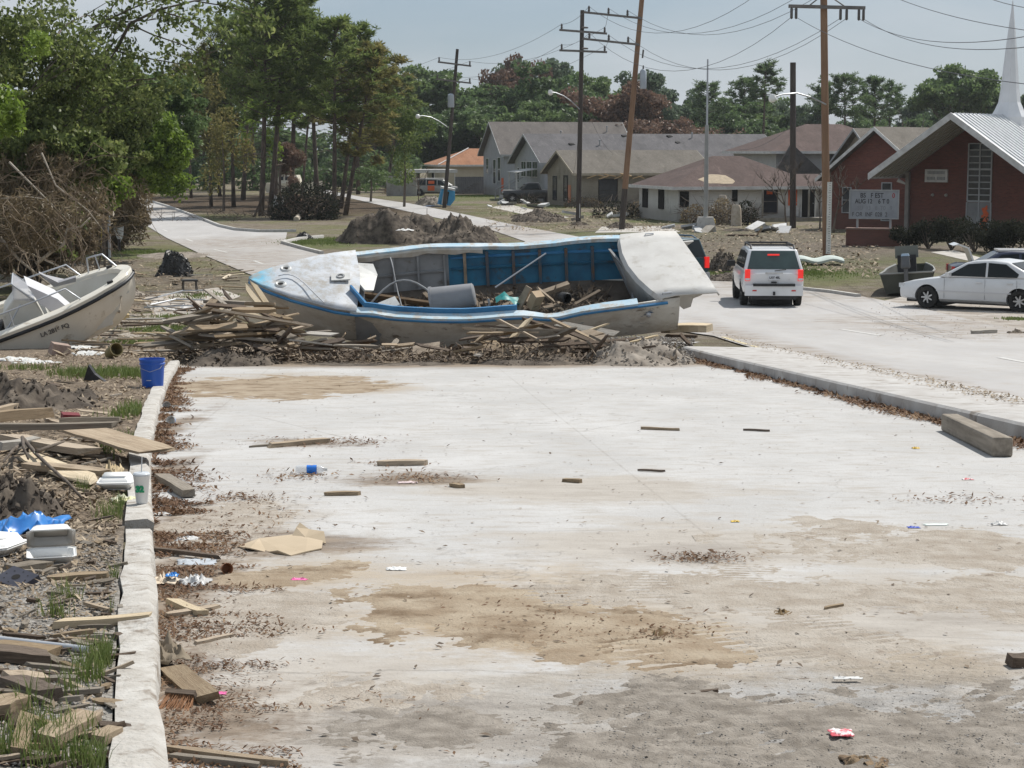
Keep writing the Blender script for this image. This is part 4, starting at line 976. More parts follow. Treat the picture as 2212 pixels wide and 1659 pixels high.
    def door(s, face, a, z, w_, h_, dm, off=0.0):
        if face == 'f': o, u, n = Vector((a, -off, z)), Vector((1, 0, 0)), Vector((0, -1, 0))
        else: o, u, n = Vector((-off, a, z)), Vector((0, -1, 0)), Vector((-1, 0, 0))
        up = Vector((0, 0, 1)); rot = Matrix((u, n, up)).transposed()
        d = MB().box(o + up * (h_ / 2) + n * .03, (w_, .05, h_), rot).build('door', dm, s.o)
        fb = MB()
        for cu in (-w_ / 2 - .04, w_ / 2 + .04): fb.box(o + u * cu + up * (h_ / 2) + n * .035, (.08, .07, h_), rot)
        fb.box(o + up * (h_ + .04) + n * .035, (w_ + .16, .07, .08), rot); fb.build('door_frame', s.tm, d)
        MB().box(o + u * (w_ * .38) + up * (h_ * .48) + n * .08, (.05, .06, .05), rot).build('handle', trimg, d); return d
    def part(s, name, mb, m_, parent=None, **k): return mb.build(name, m_, parent or s.o, **k)
A14 = R(14)
rf_brown = shingle('shingle_brown_grey', (.145, .13, .12), (.18, .16, .145))
rf_grey = shingle('shingle_grey', (.11, .106, .11), (.15, .143, .147))
rf_tan = shingle('shingle_tan_grey', (.135, .122, .104), (.17, .152, .132))
rf_red = shingle('shingle_maroon', (.098, .070, .063), (.13, .095, .086))
rf_or = shingle('shingle_orange', (.30, .145, .08), (.37, .20, .125))
def vents(h, lst):
    for x, y, z, t in lst:
        mb = MB().tube([(x, y, z - .15), (x, y, z + t)], .06, 8); mb.lathe([(.06, 0), (.11, .0), (.11, .12), (0, .14)], 8, (x, y, z + t)); mb.build('roof_vent', trimg, h.roof, smooth=40)
# tall grey house
Y = 185; k = px(Y)
h = House('grey_house', ((1089 - CX) / k, Y, 0), A14, 'tall grey house with raised floor and brown-grey gable roof', siding('siding_grey', (.30, .315, .34), (.36, .375, .40)), rf_brown, trimg)
h.body(13.2, 9, 4.3, 7.25, ov=.5)
for a, z, w_, hh in [(7.2, 2.2, .9, 1.5), (4.0, 1.2, 1.1, 2.4), (2.0, 1.5, 1.1, 2.3)]: h.win('l', a, z, w_, hh, 1, 2, trim)
MB().box((-.03, .55, 1.0), (.04, .8, 1.6)).build('orange_mark', orange, h.o)
vents(h, [(6.5, 2.3, 5.9, .5), (11.6, 3.0, 6.3, .6)])
st = MB()
for i in range(6): st.box((-1.2 - i * .3, 7.4, 1.1 - i * .2), (.3, 1.2, .06))
st.build('stairs', mat('dark_wood', (.07, .06, .055), (.11, .095, .08), 3, .9), h.o)
# long grey house with a gable to the street
Y = 166; k = px(Y)
h = House('grey_house', ((1176 - CX) / k, Y, 0), A14, 'long low house with dark grey roof and triple window in its gable', siding('siding_bluegrey', (.33, .345, .37), (.39, .40, .42)), rf_grey, trimg)
h.body(22.5, 11, 3.55, 5.9, ov=.6)
for a in (7.6, 5.5, 3.4): h.win('l', a, 2.15, 1.7, 1.35, 2, 2, trim)
h.win('l', 9.6, 1.6, .7, 1.3, 1, 2, trim)
vents(h, [(6, 3, 4.9, .5), (9.4, 4.2, 5.4, .5), (15.5, 4.6, 5.6, .5)])
for (x, y, z) in [(3.4, 3.2, 4.98), (9.0, 5.0, 5.75), (13.4, 4.9, 5.72), (13.8, 3.6, 5.12)]: MB().box((x, y, z + .12), (.55, .35, .12), eul(R(24), 0, .4)).build('roof_scrap', void, h.roof)
for x_, y_ in ((-2.2, 4.4), (-2.2, 1.6)): MB().box((x_, y_, 1.3), (.1, .1, 2.6)).build('porch_post', trim, h.o)
for i in range(9):
    MB().box((-1.3, 1.2 + i * .45, 2.75 + .0), (2.0, .40, .03), eul(0, R(-9), 0)).build('awning_slat', trim, h.o)
stp = MB()
for i in range(6): stp.box((-1.0 - i * .32, 6.5, 1.15 - i * .2), (.32, 1.6, .07))
for s_ in (5.6, 7.4): stp.tube([(-.6, s_, 2.1), (-2.8, s_, .9)], .05, 5); stp.tube([(-2.8, s_, 0), (-2.8, s_, .95)], .05, 5)
stp.build('stairs', trimg, h.o)
# beige wrecked cottage
Y = 150; k = px(Y)
h = House('beige_cottage', ((1245 - CX) / k, Y, 0), A14, 'beige wrecked cottage with torn eaves behind the dark pole', siding('siding_beige', (.235, .21, .165), (.30, .27, .22)), rf_tan, mat('beige_trim', (.40, .35, .27), (.3, .26, .2), 3, .8))
h.body(11.3, 9.2, 2.75, 4.4, ov=.5)
for a, hh in ((6.8, 1.9), (3.4, 2.0)): h.win('l', a, .45, 1.1, hh, 1, 2, void, gm=glass)
MB().box((-.03, 2.2, 1.0), (.04, .8, 1.5)).build('orange_mark', mat('orange_faded', (.58, .22, .12), (.45, .2, .12), 5, .8), h.o)
h.win('f', 2.6, .45, 1.5, 1.75, 1, 2, void, gm=glass); h.win('f', 6.4, .3, 1.2, 1.4, 2, 1, trim, gm=void); h.win('f', 9.2, .2, 2.0, 1.9, 1, 1, void, gm=void)
for i in range(9): MB().box((random.uniform(1, 5.5), -.5 - random.uniform(0, .2), 2.5 + random.uniform(-.15, .1)), (random.uniform(.4, 1.0), .08, .07), eul(random.uniform(-.3, .3), random.uniform(-.4, .4), 0)).build('splintered_board', mat('raw_pine', (.52, .37, .21), (.42, .29, .16), 5, .8), h.o)
# white ranch house with maroon roof
Y = 119; k = px(Y)
h = House('white_house', ((1459 - CX) / k, Y, 0), A14, 'low white house with maroon hipped roof and orange-marked door', siding('siding_white', (.56, .55, .525), (.64, .635, .61)), rf_red, trim)
h.body(9.6, 8.0, 2.2, 4.2, 'hip', ov=.55)
h.body(4.2, 5.0, 2.05, 3.0, 'hip', ov=.4, x0=9.4, y0=1.0, hipl=False)
for a in (6.6, 3.2): h.win('l', a, .8, 1.0, 1.3, 1, 2, void, gm=void)
h.win('f', 6.35, .55, .95, 1.45, 1, 2, mat('brown_trim', (.13, .11, .095), (.2, .17, .14), 3, .8)); h.win('f', 3.9, 1.35, .25, .7, 1, 1, void, gm=void); h.win('f', .45, 1.0, .5, .9, 1, 1, void, gm=void)
h.door('f', 7.85, .3, .8, 1.85, trim); MB().box((7.9, -.07, 1.55), (.62, .02, 1.1)).build('orange_mark', orange, h.o)
MB().box((6.3, -.03, 1.85), (.4, .03, .22)).build('orange_mark', orange, h.o)
h.door('f', 9.0, .25, .9, 1.85, void)
bm_ = mat('bare_roof_board', (.42, .34, .24), (.33, .265, .19), 4, .9)
kk = 2.0 / 4.55
pb = MB(); pts = []
for i in range(14):
    a = i / 14 * 6.28; rr = random.uniform(.75, 1.1); x = 2.9 + math.cos(a) * 1.25 * rr; y = .55 + math.sin(a) * .75 * rr
    y = max(y, -.4); pts.append((x, y, 2.22 + (y + .55) * kk + .012))
pb.add(pts, [tuple(range(14))]).build('bare_patch', bm_, h.roof)
pst = mat('porch_wood', (.3, .28, .25), (.2, .18, .15), 3, .9)
for x in (5.4, 8.6, 10.4): MB().box((x, -1.1, 1.15), (.1, .1, 1.9)).build('porch_post', pst, h.o)
MB().box((7.9, -.6, .12), (5.8, 1.5, .24)).build('porch_floor', pst, h.o)
# pale two-storey house
Y = 140; k = px(Y)
h = House('pale_house', ((1668 - CX) / k, Y, 0), A14, 'pale raised house with maroon hipped roof behind the stub pole', siding('siding_offwhite', (.42, .425, .43), (.48, .485, .48)), rf_red, trim)
h.body(11.5, 9.0, 4.45, 6.6, 'hip', ov=.7)
h.win('f', 4.9, 2.3, 2.2, 2.1, 1, 1, void); h.win('f', 1.4, 2.5, 1.2, 1.6, 2, 2, trim); MB().box((6.5, -.35, 1.9), (5.0, .7, .35)).build('balcony_edge', trim, h.o)
h.win('f', 8.5, .3, 1.3, 1.5, 1, 1, void, gm=void)
fallen = MB().box((1.2, -1.6, 2.6), (4.0, .14, 3.2), eul(R(-8), R(38), R(10)))
fallen.build('fallen_roof_section', mat('dark_shingle', (.065, .06, .058), (.1, .09, .085), 3, .95), h.o)
# torn brown roof behind the annex
Y = 132; k = px(Y)
h = House('brown_house', ((1895 - CX) / k, Y, 0), A14, 'house with torn patchy brown roof behind the church annex', siding('siding_tan', (.3, .26, .21), (.36, .32, .26)), rf_tan, trimg)
h.body(9, 8, 3.6, 6.0, ov=.5)
for i in range(12):
    x, y = random.uniform(.3, 8.5), random.uniform(.4, 3.6)
    MB().box((x, y, 3.6 + y * .6 + .24), (random.uniform(.5, 1.6), random.uniform(.3, .6), .03), eul(math.atan(.6), 0, 0)).build('bare_patch', random.choice([bm_, trimg]), h.roof)
# orange roof far left, carport, walls
Y = 205; k = px(Y)
h = House('orange_roof_house', ((958 - CX) / k, Y, 0), A14, 'cream house with orange hipped roof behind the lamp-arm pole', siding('siding_cream', (.45, .40, .30), (.5, .46, .36)), rf_or, trim)
h.body(9.5, 8.5, 2.9, 4.75, 'hip', ov=.6); h.win('l', 5, .8, 1.2, 1.4, 1, 1, void, gm=void)
MB().tube([(-.6, -.6, 2.98), (3.9, 4.25, 4.80)], .06, 5).build('ridge_cap', trim, h.roof)
Y = 196; k = px(Y); x0 = (898 - CX) / k
cp = empty('carport', (x0, Y, 0), A14, 'white flat-roofed carport behind the grey van', 'carport')
MB().box((2.2, 2, 2.35), (4.9, 4.2, .35)).build('roof', trim, cp)
for x in (.1, 2.2, 4.4):
    for y in (.1, 3.9): MB().box((x, y, 1.1), (.1, .1, 2.2)).build('post', trim, cp)
Y = 188; k = px(Y); x0 = (841 - CX) / k
bw = empty('block_wall', (x0, Y - 2, 0), R(-6), 'pale block wall with a post beside the bent small tree', 'wall'); bwm = mat('pale_block', (.33, .32, .305), (.25, .24, .225), 1.2, .9, dirt=((.18, .165, .145), .6, 1.5))
MB().box((.72, 0, .95), (1.4, .2, 2.1)).build('panel', bwm, bw); MB().box((2.35, 0, .85), (1.5, .2, 1.9)).build('panel', bwm, bw); MB().box((1.52, 0, 1.2), (.22, .3, 2.6)).build('post', bwm, bw)
fm_ = mat('grey_fence', (.13, .135, .145), (.17, .17, .18), 2, .9); Y = 194; k = px(Y); x0 = (985 - CX) / k
fe = empty('board_fence', (x0, Y, 0), A14, 'dark grey board fence between the carport and the tall grey house', 'fence')
for i in range(17): MB().box((i * .2 + .1, 0, .9), (.185, .04, 1.8 + random.uniform(-.03, .03))).build('board', fm_, fe)
MB().box((1.7, .06, 1.4), (3.4, .06, .1)).build('rail', fm_, fe); MB().box((1.7, .06, .5), (3.4, .06, .1)).build('rail', fm_, fe)
# ---------------------------------------------------------------- church
CH = Vector((25.25, 100.0, 0)); ca = R(-40)
ch = House('church', CH, ca, 'red brick church with white ribbed metal roof and steeple', brick, mat('white_metal_roof', (.66, .67, .68), (.58, .59, .60), 2, .45, metal=0.0), trim, cat='church')
HF, EA, RI, OV, LB = 4.3, 3.42, 6.3, 3.6, 16.0
w_ = MB(); w_.prism([(-HF, 0, 0), (HF, 0, 0), (HF, 0, EA), (0, 0, RI), (-HF, 0, EA)], (0, LB, 0)); w_.build('wall', brick, ch.o)
sl = (RI - EA) / HF; EX = 4.75; cosr = math.cos(math.atan(sl))
rf = MB()
for sgn in (-1, 1):
    rf.prism([(0, -OV, RI + .04), (sgn * EX, -OV, RI - EX * sl + .04), (sgn * EX, -OV, RI - EX * sl + .18), (0, -OV, RI + .18)], (0, OV + LB + .4, 0))
sof = mat('soffit', (.42, .40, .36), (.36, .34, .305), 2, .7)
roof = rf.build('roof', sof, ch.o)
tilt = math.atan(sl); ll = EX / cosr
pan = MB(); pan.box((ll / 2, 0, .012), (ll, .44, .024)); pan.box((ll / 2, .2, .05), (ll, .045, .075))
pm = pan.build('roof_panel', ch.rm, roof); n = 0
ribm = MB().box((ll / 2, 0, -.02), (ll, .05, .04)).build('soffit_rib', mat('soffit_rib', (.30, .285, .255), rough=.7), roof)
first = True
for sgn in (-1, 1):
    for i in range(int((OV + LB) / .46)):
        o = pm if first else pm.copy()
        if not first: col.objects.link(o)
        first = False
        o.location = (0, -OV + .26 + i * .46, RI + .183); o.rotation_euler = (0, tilt, 0) if sgn > 0 else (0, tilt, math.pi)
        if sgn < 0: o.rotation_euler = (0, tilt, math.pi)
firstr = True
for sgn in (-1, 1):
    for i in range(8):
        o = ribm if firstr else ribm.copy()
        if not firstr: col.objects.link(o)
        firstr = False
        o.location = (0, -OV + .35 + i * .44, RI + .03); o.rotation_euler = (0, tilt, 0 if sgn > 0 else math.pi)
fb = MB()
for sgn in (-1, 1):
    a, b = (0, RI), (sgn * EX, RI - EX * sl)
    fb.prism([(a[0], -OV - .06, a[1] - .12), (b[0], -OV - .06, b[1] - .12), (b[0], -OV - .06, b[1] + .25), (a[0], -OV - .06, a[1] + .25)], (0, .06, 0))
    fb.box((sgn * (EX + .03), (LB - OV) / 2, RI - EX * sl + .08), (.06, LB + OV, .3))
fb.build('fascia', trim, ch.o)
sp = MB(); sp.lathe([(1.02, -.55), (1.0, .0), (.80, .35), (.60, .8), (.50, 1.5), (.42, 2.4), (.30, 3.7), (.16, 5.0), (.02, 6.3)], 8, (0, 3.3, RI + .1), rotz(R(22.5)))
sp.build('steeple', mat('steeple_white', (.74, .75, .77), (.68, .69, .71), 1, .35), ch.o)
# tall window over the doors
TW, TB, TT = 1.35, 1.85, 4.95
wf = mat('window_bar', (.42, .43, .44), (.34, .35, .36), 3, .5); fr = MB()
for x in (-TW / 2, 0, TW / 2): fr.box((x, -.05, (TB + TT) / 2), (.07, .08, TT - TB))
for i in range(10): fr.box((0, -.045, TB + i * (TT - TB) / 9), (TW, .06, .055 if i not in (0, 5) else .1))
fo = fr.build('window', wf, ch.o)
for i in range(9):
    for j in range(2): MB().box((-TW / 4 + j * TW / 2, -.02, TB + (i + .5) * (TT - TB) / 9), (TW / 2 - .05, .02, (TT - TB) / 9 - .05)).build('pane', glass, fo)
for s_ in (-1, 1):
    d = MB().box((s_ * TW / 4, -.04, .9), (TW / 2 - .04, .05, 1.75)).build('door', mat('church_door', (.20, .20, .205), (.26, .26, .26), 3, .6), ch.o)
    MB().box((s_ * .08, -.09, .9), (.03, .06, .22)).build('handle', wf, d)
fr = MB()
for x in (-TW / 2 - .03, 0, TW / 2 + .03): fr.box((x, -.05, .9), (.06, .09, 1.8))
fr.build('door_frame', wf, ch.o)
om = MB()
for i in range(16): om.box((.36 + random.uniform(-.16, .16), -.075 - i * .0006, .35 + i * .08), (random.uniform(.08, .26), .004, random.uniform(.1, .26)), eul(0, random.uniform(-.8, .8), 0))
om.build('orange_scrawl', orange, ch.o)
sb = MB().box((-2.55, -.06, 3.2), (1.35, .1, .7)).build('name_board', trim, ch.o)
tb = MB()
for z, x0_, x1_ in [(3.38, -.52, .52), (3.06, -.55, -.06), (3.06, .06, .55)]:
    n_ = int((x1_ - x0_) / .075)
    for i in range(n_): tb.box((-2.55 + x0_ + (i + .5) * (x1_ - x0_) / n_, -.114, z), (.05, .004, .17))
tb.build('faded_lettering', mat('faded_letter', (.22, .23, .25), rough=.8), sb)
for x in (-2.75, -1.95): MB().lathe([(.0, 0), (.09, .02), (.07, .12), (.02, .16)], 8, (x, -.02, 2.15), eul(R(90), 0, 0)).build('flood_lamp', sof, ch.o)
MB().box((-HF + .05, -.12, 1.7), (.22, .2, 3.4)).build('corner_post', mat('post_grey', (.20, .185, .175), (.26, .24, .22), 2, .7), ch.o)
MB().tube([(-HF - .05, -.2, 2.75), (-HF - .45, -.35, 2.95)], [.05, .12], 8).build('wall_lamp', trim, ch.o)
# annex
an = House('church_annex', Vector((20.3, 108.6, 0)), ca, 'brick gabled annex on the left of the church', brick, rf_tan, trim, cat='annex')
an.body(6.6, 12, 3.15, 5.75, 'gable_y', ov=.5, ovf=.6, x0=-3.3)
an.win('f', .6, .6, .55, 2.1, 1, 3, trimg); an.win('f', -2.0, 1.0, .5, 1.4, 1, 2, trimg)
an.o.location = Vector((21.1, 106.9, 0))
# message sign on its brick planter
sg = empty('message_sign', P(1886, 531), R(-18), 'white letter board on two posts over a brick planter', 'sign'); sg.scale = (.93, .93, .93)
MB().box((0, .05, .43), (2.75, .75, .86)).build('planter', brick, sg); MB().box((0, .05, .89), (2.85, .85, .07)).build('planter_coping', mat('planter_cap', (.24, .16, .13), (.18, .12, .1), 4, .9), sg)
for x in (-.85, .85): MB().box((x, .05, 1.2), (.1, .1, .6)).build('post', trimg, sg)
bd = MB().box((0, .05, 2.15), (2.45, .22, 1.42)).build('board', mat('board_shaded_white', (.31, .33, .36), (.25, .265, .29), 2, .6), sg)  # white board; the blue-grey of its shaded face is put into the colour
fb = MB()
for (p, s_) in [((0, -.075, 2.88), (2.55, .06, .06)), ((0, -.075, 1.42), (2.55, .06, .06)), ((-1.25, -.075, 2.15), (.06, .06, 1.5)), ((1.25, -.075, 2.15), (.06, .06, 1.5))]: fb.box(p, s_)
fb.build('board_frame', trimg, bd)
def text(s_, loc, size, m_, parent, rot=(R(90), 0, 0), al='LEFT', sx=1.0, name='lettering'):
    cu = bpy.data.curves.new(name, 'FONT'); cu.body = s_; cu.size = size; cu.extrude = .002; cu.align_x = al; cu.materials.append(m_)
    cu.offset = .004
    tmp = bpy.data.objects.new(name, cu); me = bpy.data.meshes.new_from_object(tmp); bpy.data.objects.remove(tmp)
    o = bpy.data.objects.new(name, me); col.objects.link(o); o.parent = parent; o.location = loc; o.rotation_euler = rot; o.scale = (sx, 1, 1); o['kind'] = 'stuff'; return o
lb = mat('letter_black', (.02, .02, .025), rough=.6); lg = mat('letter_faded', (.23, .24, .26), rough=.8); lr = mat('letter_red', (.35, .02, .02), rough=.6)
text('BS   F EST', (-.72, -.066, 2.50), .34, lb, bd, sx=.85); text('0', (.92, -.066, 2.50), .34, lr, bd, sx=.85)
text('AUG 12    6 T 0', (-.98, -.066, 2.20), .33, lb, bd, sx=.80); text('SU  13   8  T0   9', (-.85, -.066, 1.86), .31, lg, bd, sx=.82); text('F OR  INF  028  2', (-1.12, -.066, 1.53), .31, mat('letter_grey', (.09, .09, .10), rough=.7), bd, sx=.80)
for i in range(34):
    x, y = random.choice([(random.uniform(1180, 1420), random.uniform(446, 476)), (random.uniform(1430, 1700), random.uniform(484, 500)), (random.uniform(1050, 1200), random.uniform(436, 452))]); c = P(x, y, .05 + random.uniform(0, .25))
    o = MB().box((0, 0, 0), (random.uniform(.3, 1.4), random.uniform(.1, .7), random.uniform(.04, .25)), eul(random.gauss(0, .25), random.gauss(0, .25), random.uniform(0, 3))).build('storm_debris', random.choice([trim, trimg, pst, bm_, mat('junk_dark', (.05, .045, .04), (.1, .09, .08), 3, .9)]), loc=c)
    tag(o, 'piece of storm wreckage lying ' + ('before the beige cottage' if x < 1425 and y > 452 else ('before the white house' if x > 1425 else 'near the black pickup')), 'wreckage', 'storm wreckage in the yards')
# hedge of dark shrubs at the church foot
random.seed(9)
for i, (x, y, r, zc, lab) in enumerate([(1960, 535, .75, .65, 'dark low shrub beside the sign planter'), (2005, 537, .95, .8, 'dark rounded shrub second from the sign planter'), (2055, 540, 1.0, .85, 'dark rounded shrub third from the sign planter'), (2105, 544, .95, .8, 'dark shrub just left of the church doors'), (2180, 550, 1.0, .85, 'dark shrub just right of the church doors'), (2235, 552, 1.0, .85, 'dark shrub at the right end of the church hedge'), (2150, 548, .8, .55, 'low dark shrub before the church doors')]):
    c = P(x, y); root = empty('shrub', c, 0, lab, 'shrub', 'dark shrubs along the church')
    mb = MB()
    for q in range(12):
        a = random.uniform(0, 6.28); mb.tube([(0, 0, -.05), (math.cos(a) * r * .6, math.sin(a) * r * .5, zc * random.uniform(.8, 1.7))], [.03, .01], 4, cap=False)
    mb.build('stems', bark, root)
    cl = [blob(150, (rng.uniform(-.7, .7) * r, rng.uniform(-.6, .6) * r, zc + rng.uniform(-.5, .6) * zc), (.45, .4, .35), .1) for _ in range(12)]
    obj_from('foliage', leaf_mesh('foliage', np.concatenate(cl), .13, .08, lf_shrub), root)
# bare shrubs and small trees in the yards
bs = make_bare(5, 4.2, .07, bark, 4, 3, None, .9); bs.name = 'bare_shrub'
for (x, y, s_, rz, lab) in [(1700, 497, 1.25, 0, 'bare crape-like tree beside the stub pole'), (1800, 503, 1.15, 2, 'bare many-stemmed tree left of the letter board'), (1770, 498, 1.0, 4, 'bare thin tree between stub pole and gauge pole'), (905, 442, .9, 1, 'small bent bare tree beside the pale block wall')]:
    place(bs, U, P(x, y), (s_, s_, s_ * 1.05), rz, lab, 'tree', 'bare small trees in the yards')
for (x, y, sz, n_, lab) in [(1500, 482, (.9, .7, 1.1), 90, 'tangled grey shrub left of the flagpole base'), (1560, 485, (1.0, .8, 1.5), 120, 'tall tangled brown shrub right of the flagpole'), (1610, 486, (.8, .7, 1.4), 100, 'dark tangled shrub before the white house window'), (1330, 470, (1.6, .8, 1.1), 120, 'dark brush pile against the beige cottage porch'), (1385, 468, (1.2, .8, 1.0), 80, 'brush pile between beige cottage and white house'), (1260, 448, (1.6, .8, .8), 80, 'debris brush before the beige cottage wall'), (1140, 440, (1.0, .6, .6), 50, 'dark brush in front of the black pickup'), (860, 420, (1.6, 1.0, .9), 70, 'grey brush at the left end of the block wall')]:
    brush('yard_brush', P(x, y), sz, n_, lab, bark, .025, 1.0, lf_shrub if 'dark' in lab else lf_brush, int(n_ * 6), scale_leaf=(.16, .1), group='brush in the yards')
for (x, y, s_, lab) in [(1560, 474, .55, 'jagged pale stump standing in the tangled yard shrubs'), (1590, 480, .4, 'lower broken stump right of the jagged one')]:
    c = P(x, y + 8); mb = MB(); mb.lathe([(.35, -.1), (.32, .5), (.30, 1.3 * s_ / .5), (.22, 1.6 * s_ / .5), (.02, 1.55 * s_ / .5)], 9); tag(mb.build('tree_stump', palewood, loc=c, smooth=60), lab, 'stump')
# ================================================================== POLES AND WIRES
pw_dark = mat('pole_dark', (.045, .037, .033), (.085, .07, .06), 3, .9, bump=.5, bscale=12, stretch=(1, 1, .15))
pw_brown = mat('pole_brown', (.20, .115, .07), (.27, .165, .10), 3, .85, bump=.4, bscale=12, stretch=(1, 1, .15))
pw_grey = mat('pole_grey_brown', (.17, .13, .10), (.24, .19, .15), 3, .85, bump=.4, bscale=12, stretch=(1, 1, .15))
armm = mat('crossarm', (.13, .12, .115), (.19, .175, .165), 3, .85)
insm = mat('insulator', (.10, .09, .085), rough=.4); steel = mat('galvanised', (.48, .50, .53), (.40, .42, .45), 3, .45, metal=.4); lampm = mat('lamp_glass', (.78, .78, .76), rough=.25)
GPOLE = 'wooden utility poles'
class Pole:
    def __init__(s, base, top, r0, r1, m_, label, name='utility_pole', dark=None):
        s.b = P(*base); s.Y = s.b.y; s.t = at(top[0], top[1], s.Y)
        s.o = empty(name, s.b, 0, label, 'pole', GPOLE)
        v = s.t - s.b; a, b = Vector((0, 0, -.3)), v
        if dark: c_ = v * dark; MB().tube([c_ + Vector((0, 0, .0)), b], [r0 + (r1 - r0) * dark, r1], 12).build('shaft', m_, s.o, smooth=50); MB().tube([a, c_], [r0, r0 + (r1 - r0) * dark], 12).build('shaft_foot', pw_dark, s.o, smooth=50)
        else: MB().tube([a, b], [r0, r1], 12).build('shaft', m_, s.o, smooth=50)
    def L(s, x, y, dy=0.0): p = at(x, y, s.Y) - s.b; p.y += dy; return p
    def arm(s, a, b, ins, th=.11, dy=-.2, hang=False, pins=True):
        p, q = s.L(*a, dy), s.L(*b, dy); d = (q - p); ln = d.length; ang = math.atan2(-d.z, d.x)
        o = MB().box((p + q) / 2, (ln, th, th), eul(0, ang, 0)).build('crossarm', armm, s.o); s.ends = []
        for t in ins:
            c = p.lerp(q, t); sg_ = -1 if hang else 1
            mb = MB(); mb.lathe([(.02, 0), (.06, .02), (.075, .10), (.05, .14), (.07, .2), (.05, .3), (.02, .34)] if not hang else [(.03, 0), (.06, -.03), (.06, -.42), (.02, -.46)], 8, c + Vector((0, 0, th / 2 * sg_)))
            mb.build('insulator', insm, o, smooth=60); s.ends.append(c + s.b + Vector((0, 0, th / 2 + .3 if not hang else -.45)))
        return s.ends
    def lamp(s, a, b, head=.2):
        p, q = s.L(*a, -.15), s.L(*b, -1.2); m_ = p.lerp(q, .55) + Vector((0, 0, abs(q.x - p.x) * .13))
        ar = MB().tube([p, p.lerp(m_, .5) + Vector((0, 0, .06)), m_, m_.lerp(q, .6) + Vector((0, 0, .05)), q], .035, 6).build('lamp_arm', steel, s.o, smooth=60)
        MB().lathe([(.02, .14), (.12, .12), (head * .8, .04), (head, -.02), (head * .9, -.14), (head * .5, -.2), (0, -.22)], 12, q).build('lamp_head', lampm, ar, smooth=60)
    def transformer(s, x0, x1, y0, y1):
        a, b = s.L(x0, y0, -.1), s.L(x1, y1, -.1); c = (a + b) / 2; r = abs(b.x - a.x) / 2; hh = abs(a.z - b.z)
        o = MB().lathe([(0, -hh / 2), (r * .9, -hh / 2), (r, -hh / 2 + .05), (r, hh / 2 - .06), (r * .6, hh / 2 + .05), (0, hh / 2 + .08)], 14, c).build('transformer', mat('transformer_grey', (.42, .46, .51), (.37, .41, .45), 2, .5), s.o, smooth=40)
        MB().lathe([(.03, 0), (.05, .05), (.04, .22), (0, .25)], 7, c + Vector((0, 0, hh / 2 + .05))).build('bushing', insm, o)
        d = (Vector((0, 0, c.z)) * 1 - c); MB().tube([c + Vector((0, .1, 0)), s.L(*s.mid(c.z), .0)], .04, 5).build('bracket', steel, o)
    def mid(s, z):
        v = s.t - s.b; q = s.b + v * (z / v.z); return (CX + q.x * px(s.Y), 323 - (q.z - CAMZ) * px(s.Y))
W = []
def wire(a, b, sag, label, r=.011, n=14):
    pts = [a.lerp(b, i / n) + Vector((0, 0, -4 * sag * (i / n) * (1 - i / n))) for i in range(n + 1)]
    c = pts[0].copy(); o = MB().tube([p - c for p in pts], r, 5, cap=False).build('power_line', mat('cable', (.05, .05, .055), rough=.5), loc=c, smooth=180)
    return tag(o, label, 'cable', 'overhead cables')
g = Pole((1786, 558), (1779, -45), .17, .145, pw_brown, 'tall utility pole with a white gauge board on its foot')
ge = g.arm((1702, 14), (1867, 18), (.04, .1, .68, .76, .92, .98), .14, hang=True)
MB().tube([g.L(1745, 14, -.2), g.L(1780, -14, -.2)], .03, 5).build('brace', armm, g.o); MB().tube([g.L(1822, 14, -.2), g.L(1781, -14, -.2)], .03, 5).build('brace', armm, g.o)
ya, yb = g.L(1790, 393), g.L(1790, 548)
gb = MB().box(((ya.x + yb.x) / 2 - .02, -.2, (ya.z + yb.z) / 2), (.2, .03, ya.z - yb.z)).build('gauge_board', mat('gauge_white', (.72, .72, .70), (.6, .59, .56), 4, .6, dirt=((.3, .27, .23), .62, 3)), g.o)
tk = MB(); n_ = 30
for i in range(n_): z = yb.z + (ya.z - yb.z) * (i + .5) / n_; tk.box((ya.x + (.03 if i % 5 else .01), -.218, z), (.06 if i % 5 else .11, .004, .018))
tk.build('gauge_marks', lb, gb)
g.lamp((1783, 226), (1660, 212), .17)
b_ = Pole((1342, 496), (1389, -30), .18, .14, pw_brown, 'leaning brown utility pole with a grey transformer', dark=.17)
e1 = b_.arm((1262, 27), (1386, 40), (.08, .42, .75), .12); e2 = b_.arm((1258, 84), (1381, 97), (.12, .46, .80), .12)
b_.transformer(1382, 1396, 152, 192); MB().tube([b_.L(1389, 108, -.3), b_.L(1387, 126, -.3)], .05, 6).build('fuse', insm, b_.o)
d_ = Pole((1249, 482), (1258, 22), .17, .13, pw_dark, 'dark straight utility pole with two short crossarms')
f1 = d_.arm((1208, 65), (1311, 73), (.05, .95), .13); f2 = d_.arm((1208, 109), (1311, 113), (.05, .95), .13)
d_.lamp((1252, 236), (1188, 200), .16)
for y in (62, 107): MB().lathe([(0, 0), (.2, 0), (.22, .08), (0, .12)], 8, d_.L(1263, y, -.3)).build('cap_plate', armm, d_.o)
MB().box(d_.L(1252, 455, -.19), (.05, .03, .9)).build('tag_strip', trim, d_.o)
q_ = Pole((959, 449), (988, 106), .17, .12, pw_dark, 'dark leaning utility pole carrying a street lamp above the blue booth')
h1 = q_.arm((946, 134), (1018, 143), (.04, .96), .13); h2 = q_.arm((942, 171), (1018, 180), (.04, .96), .12)
q_.transformer(967, 981, 204, 232); q_.lamp((966, 274), (904, 251), .2)
s1 = Pole((1713, 493), (1713, 135), .19, .17, pw_dark, 'bare stub pole without crossarms in front of the white house')
lp = Pole((231, 559), (226, 300), .19, .17, pw_dark, 'dark pole under the vines beside the left road')
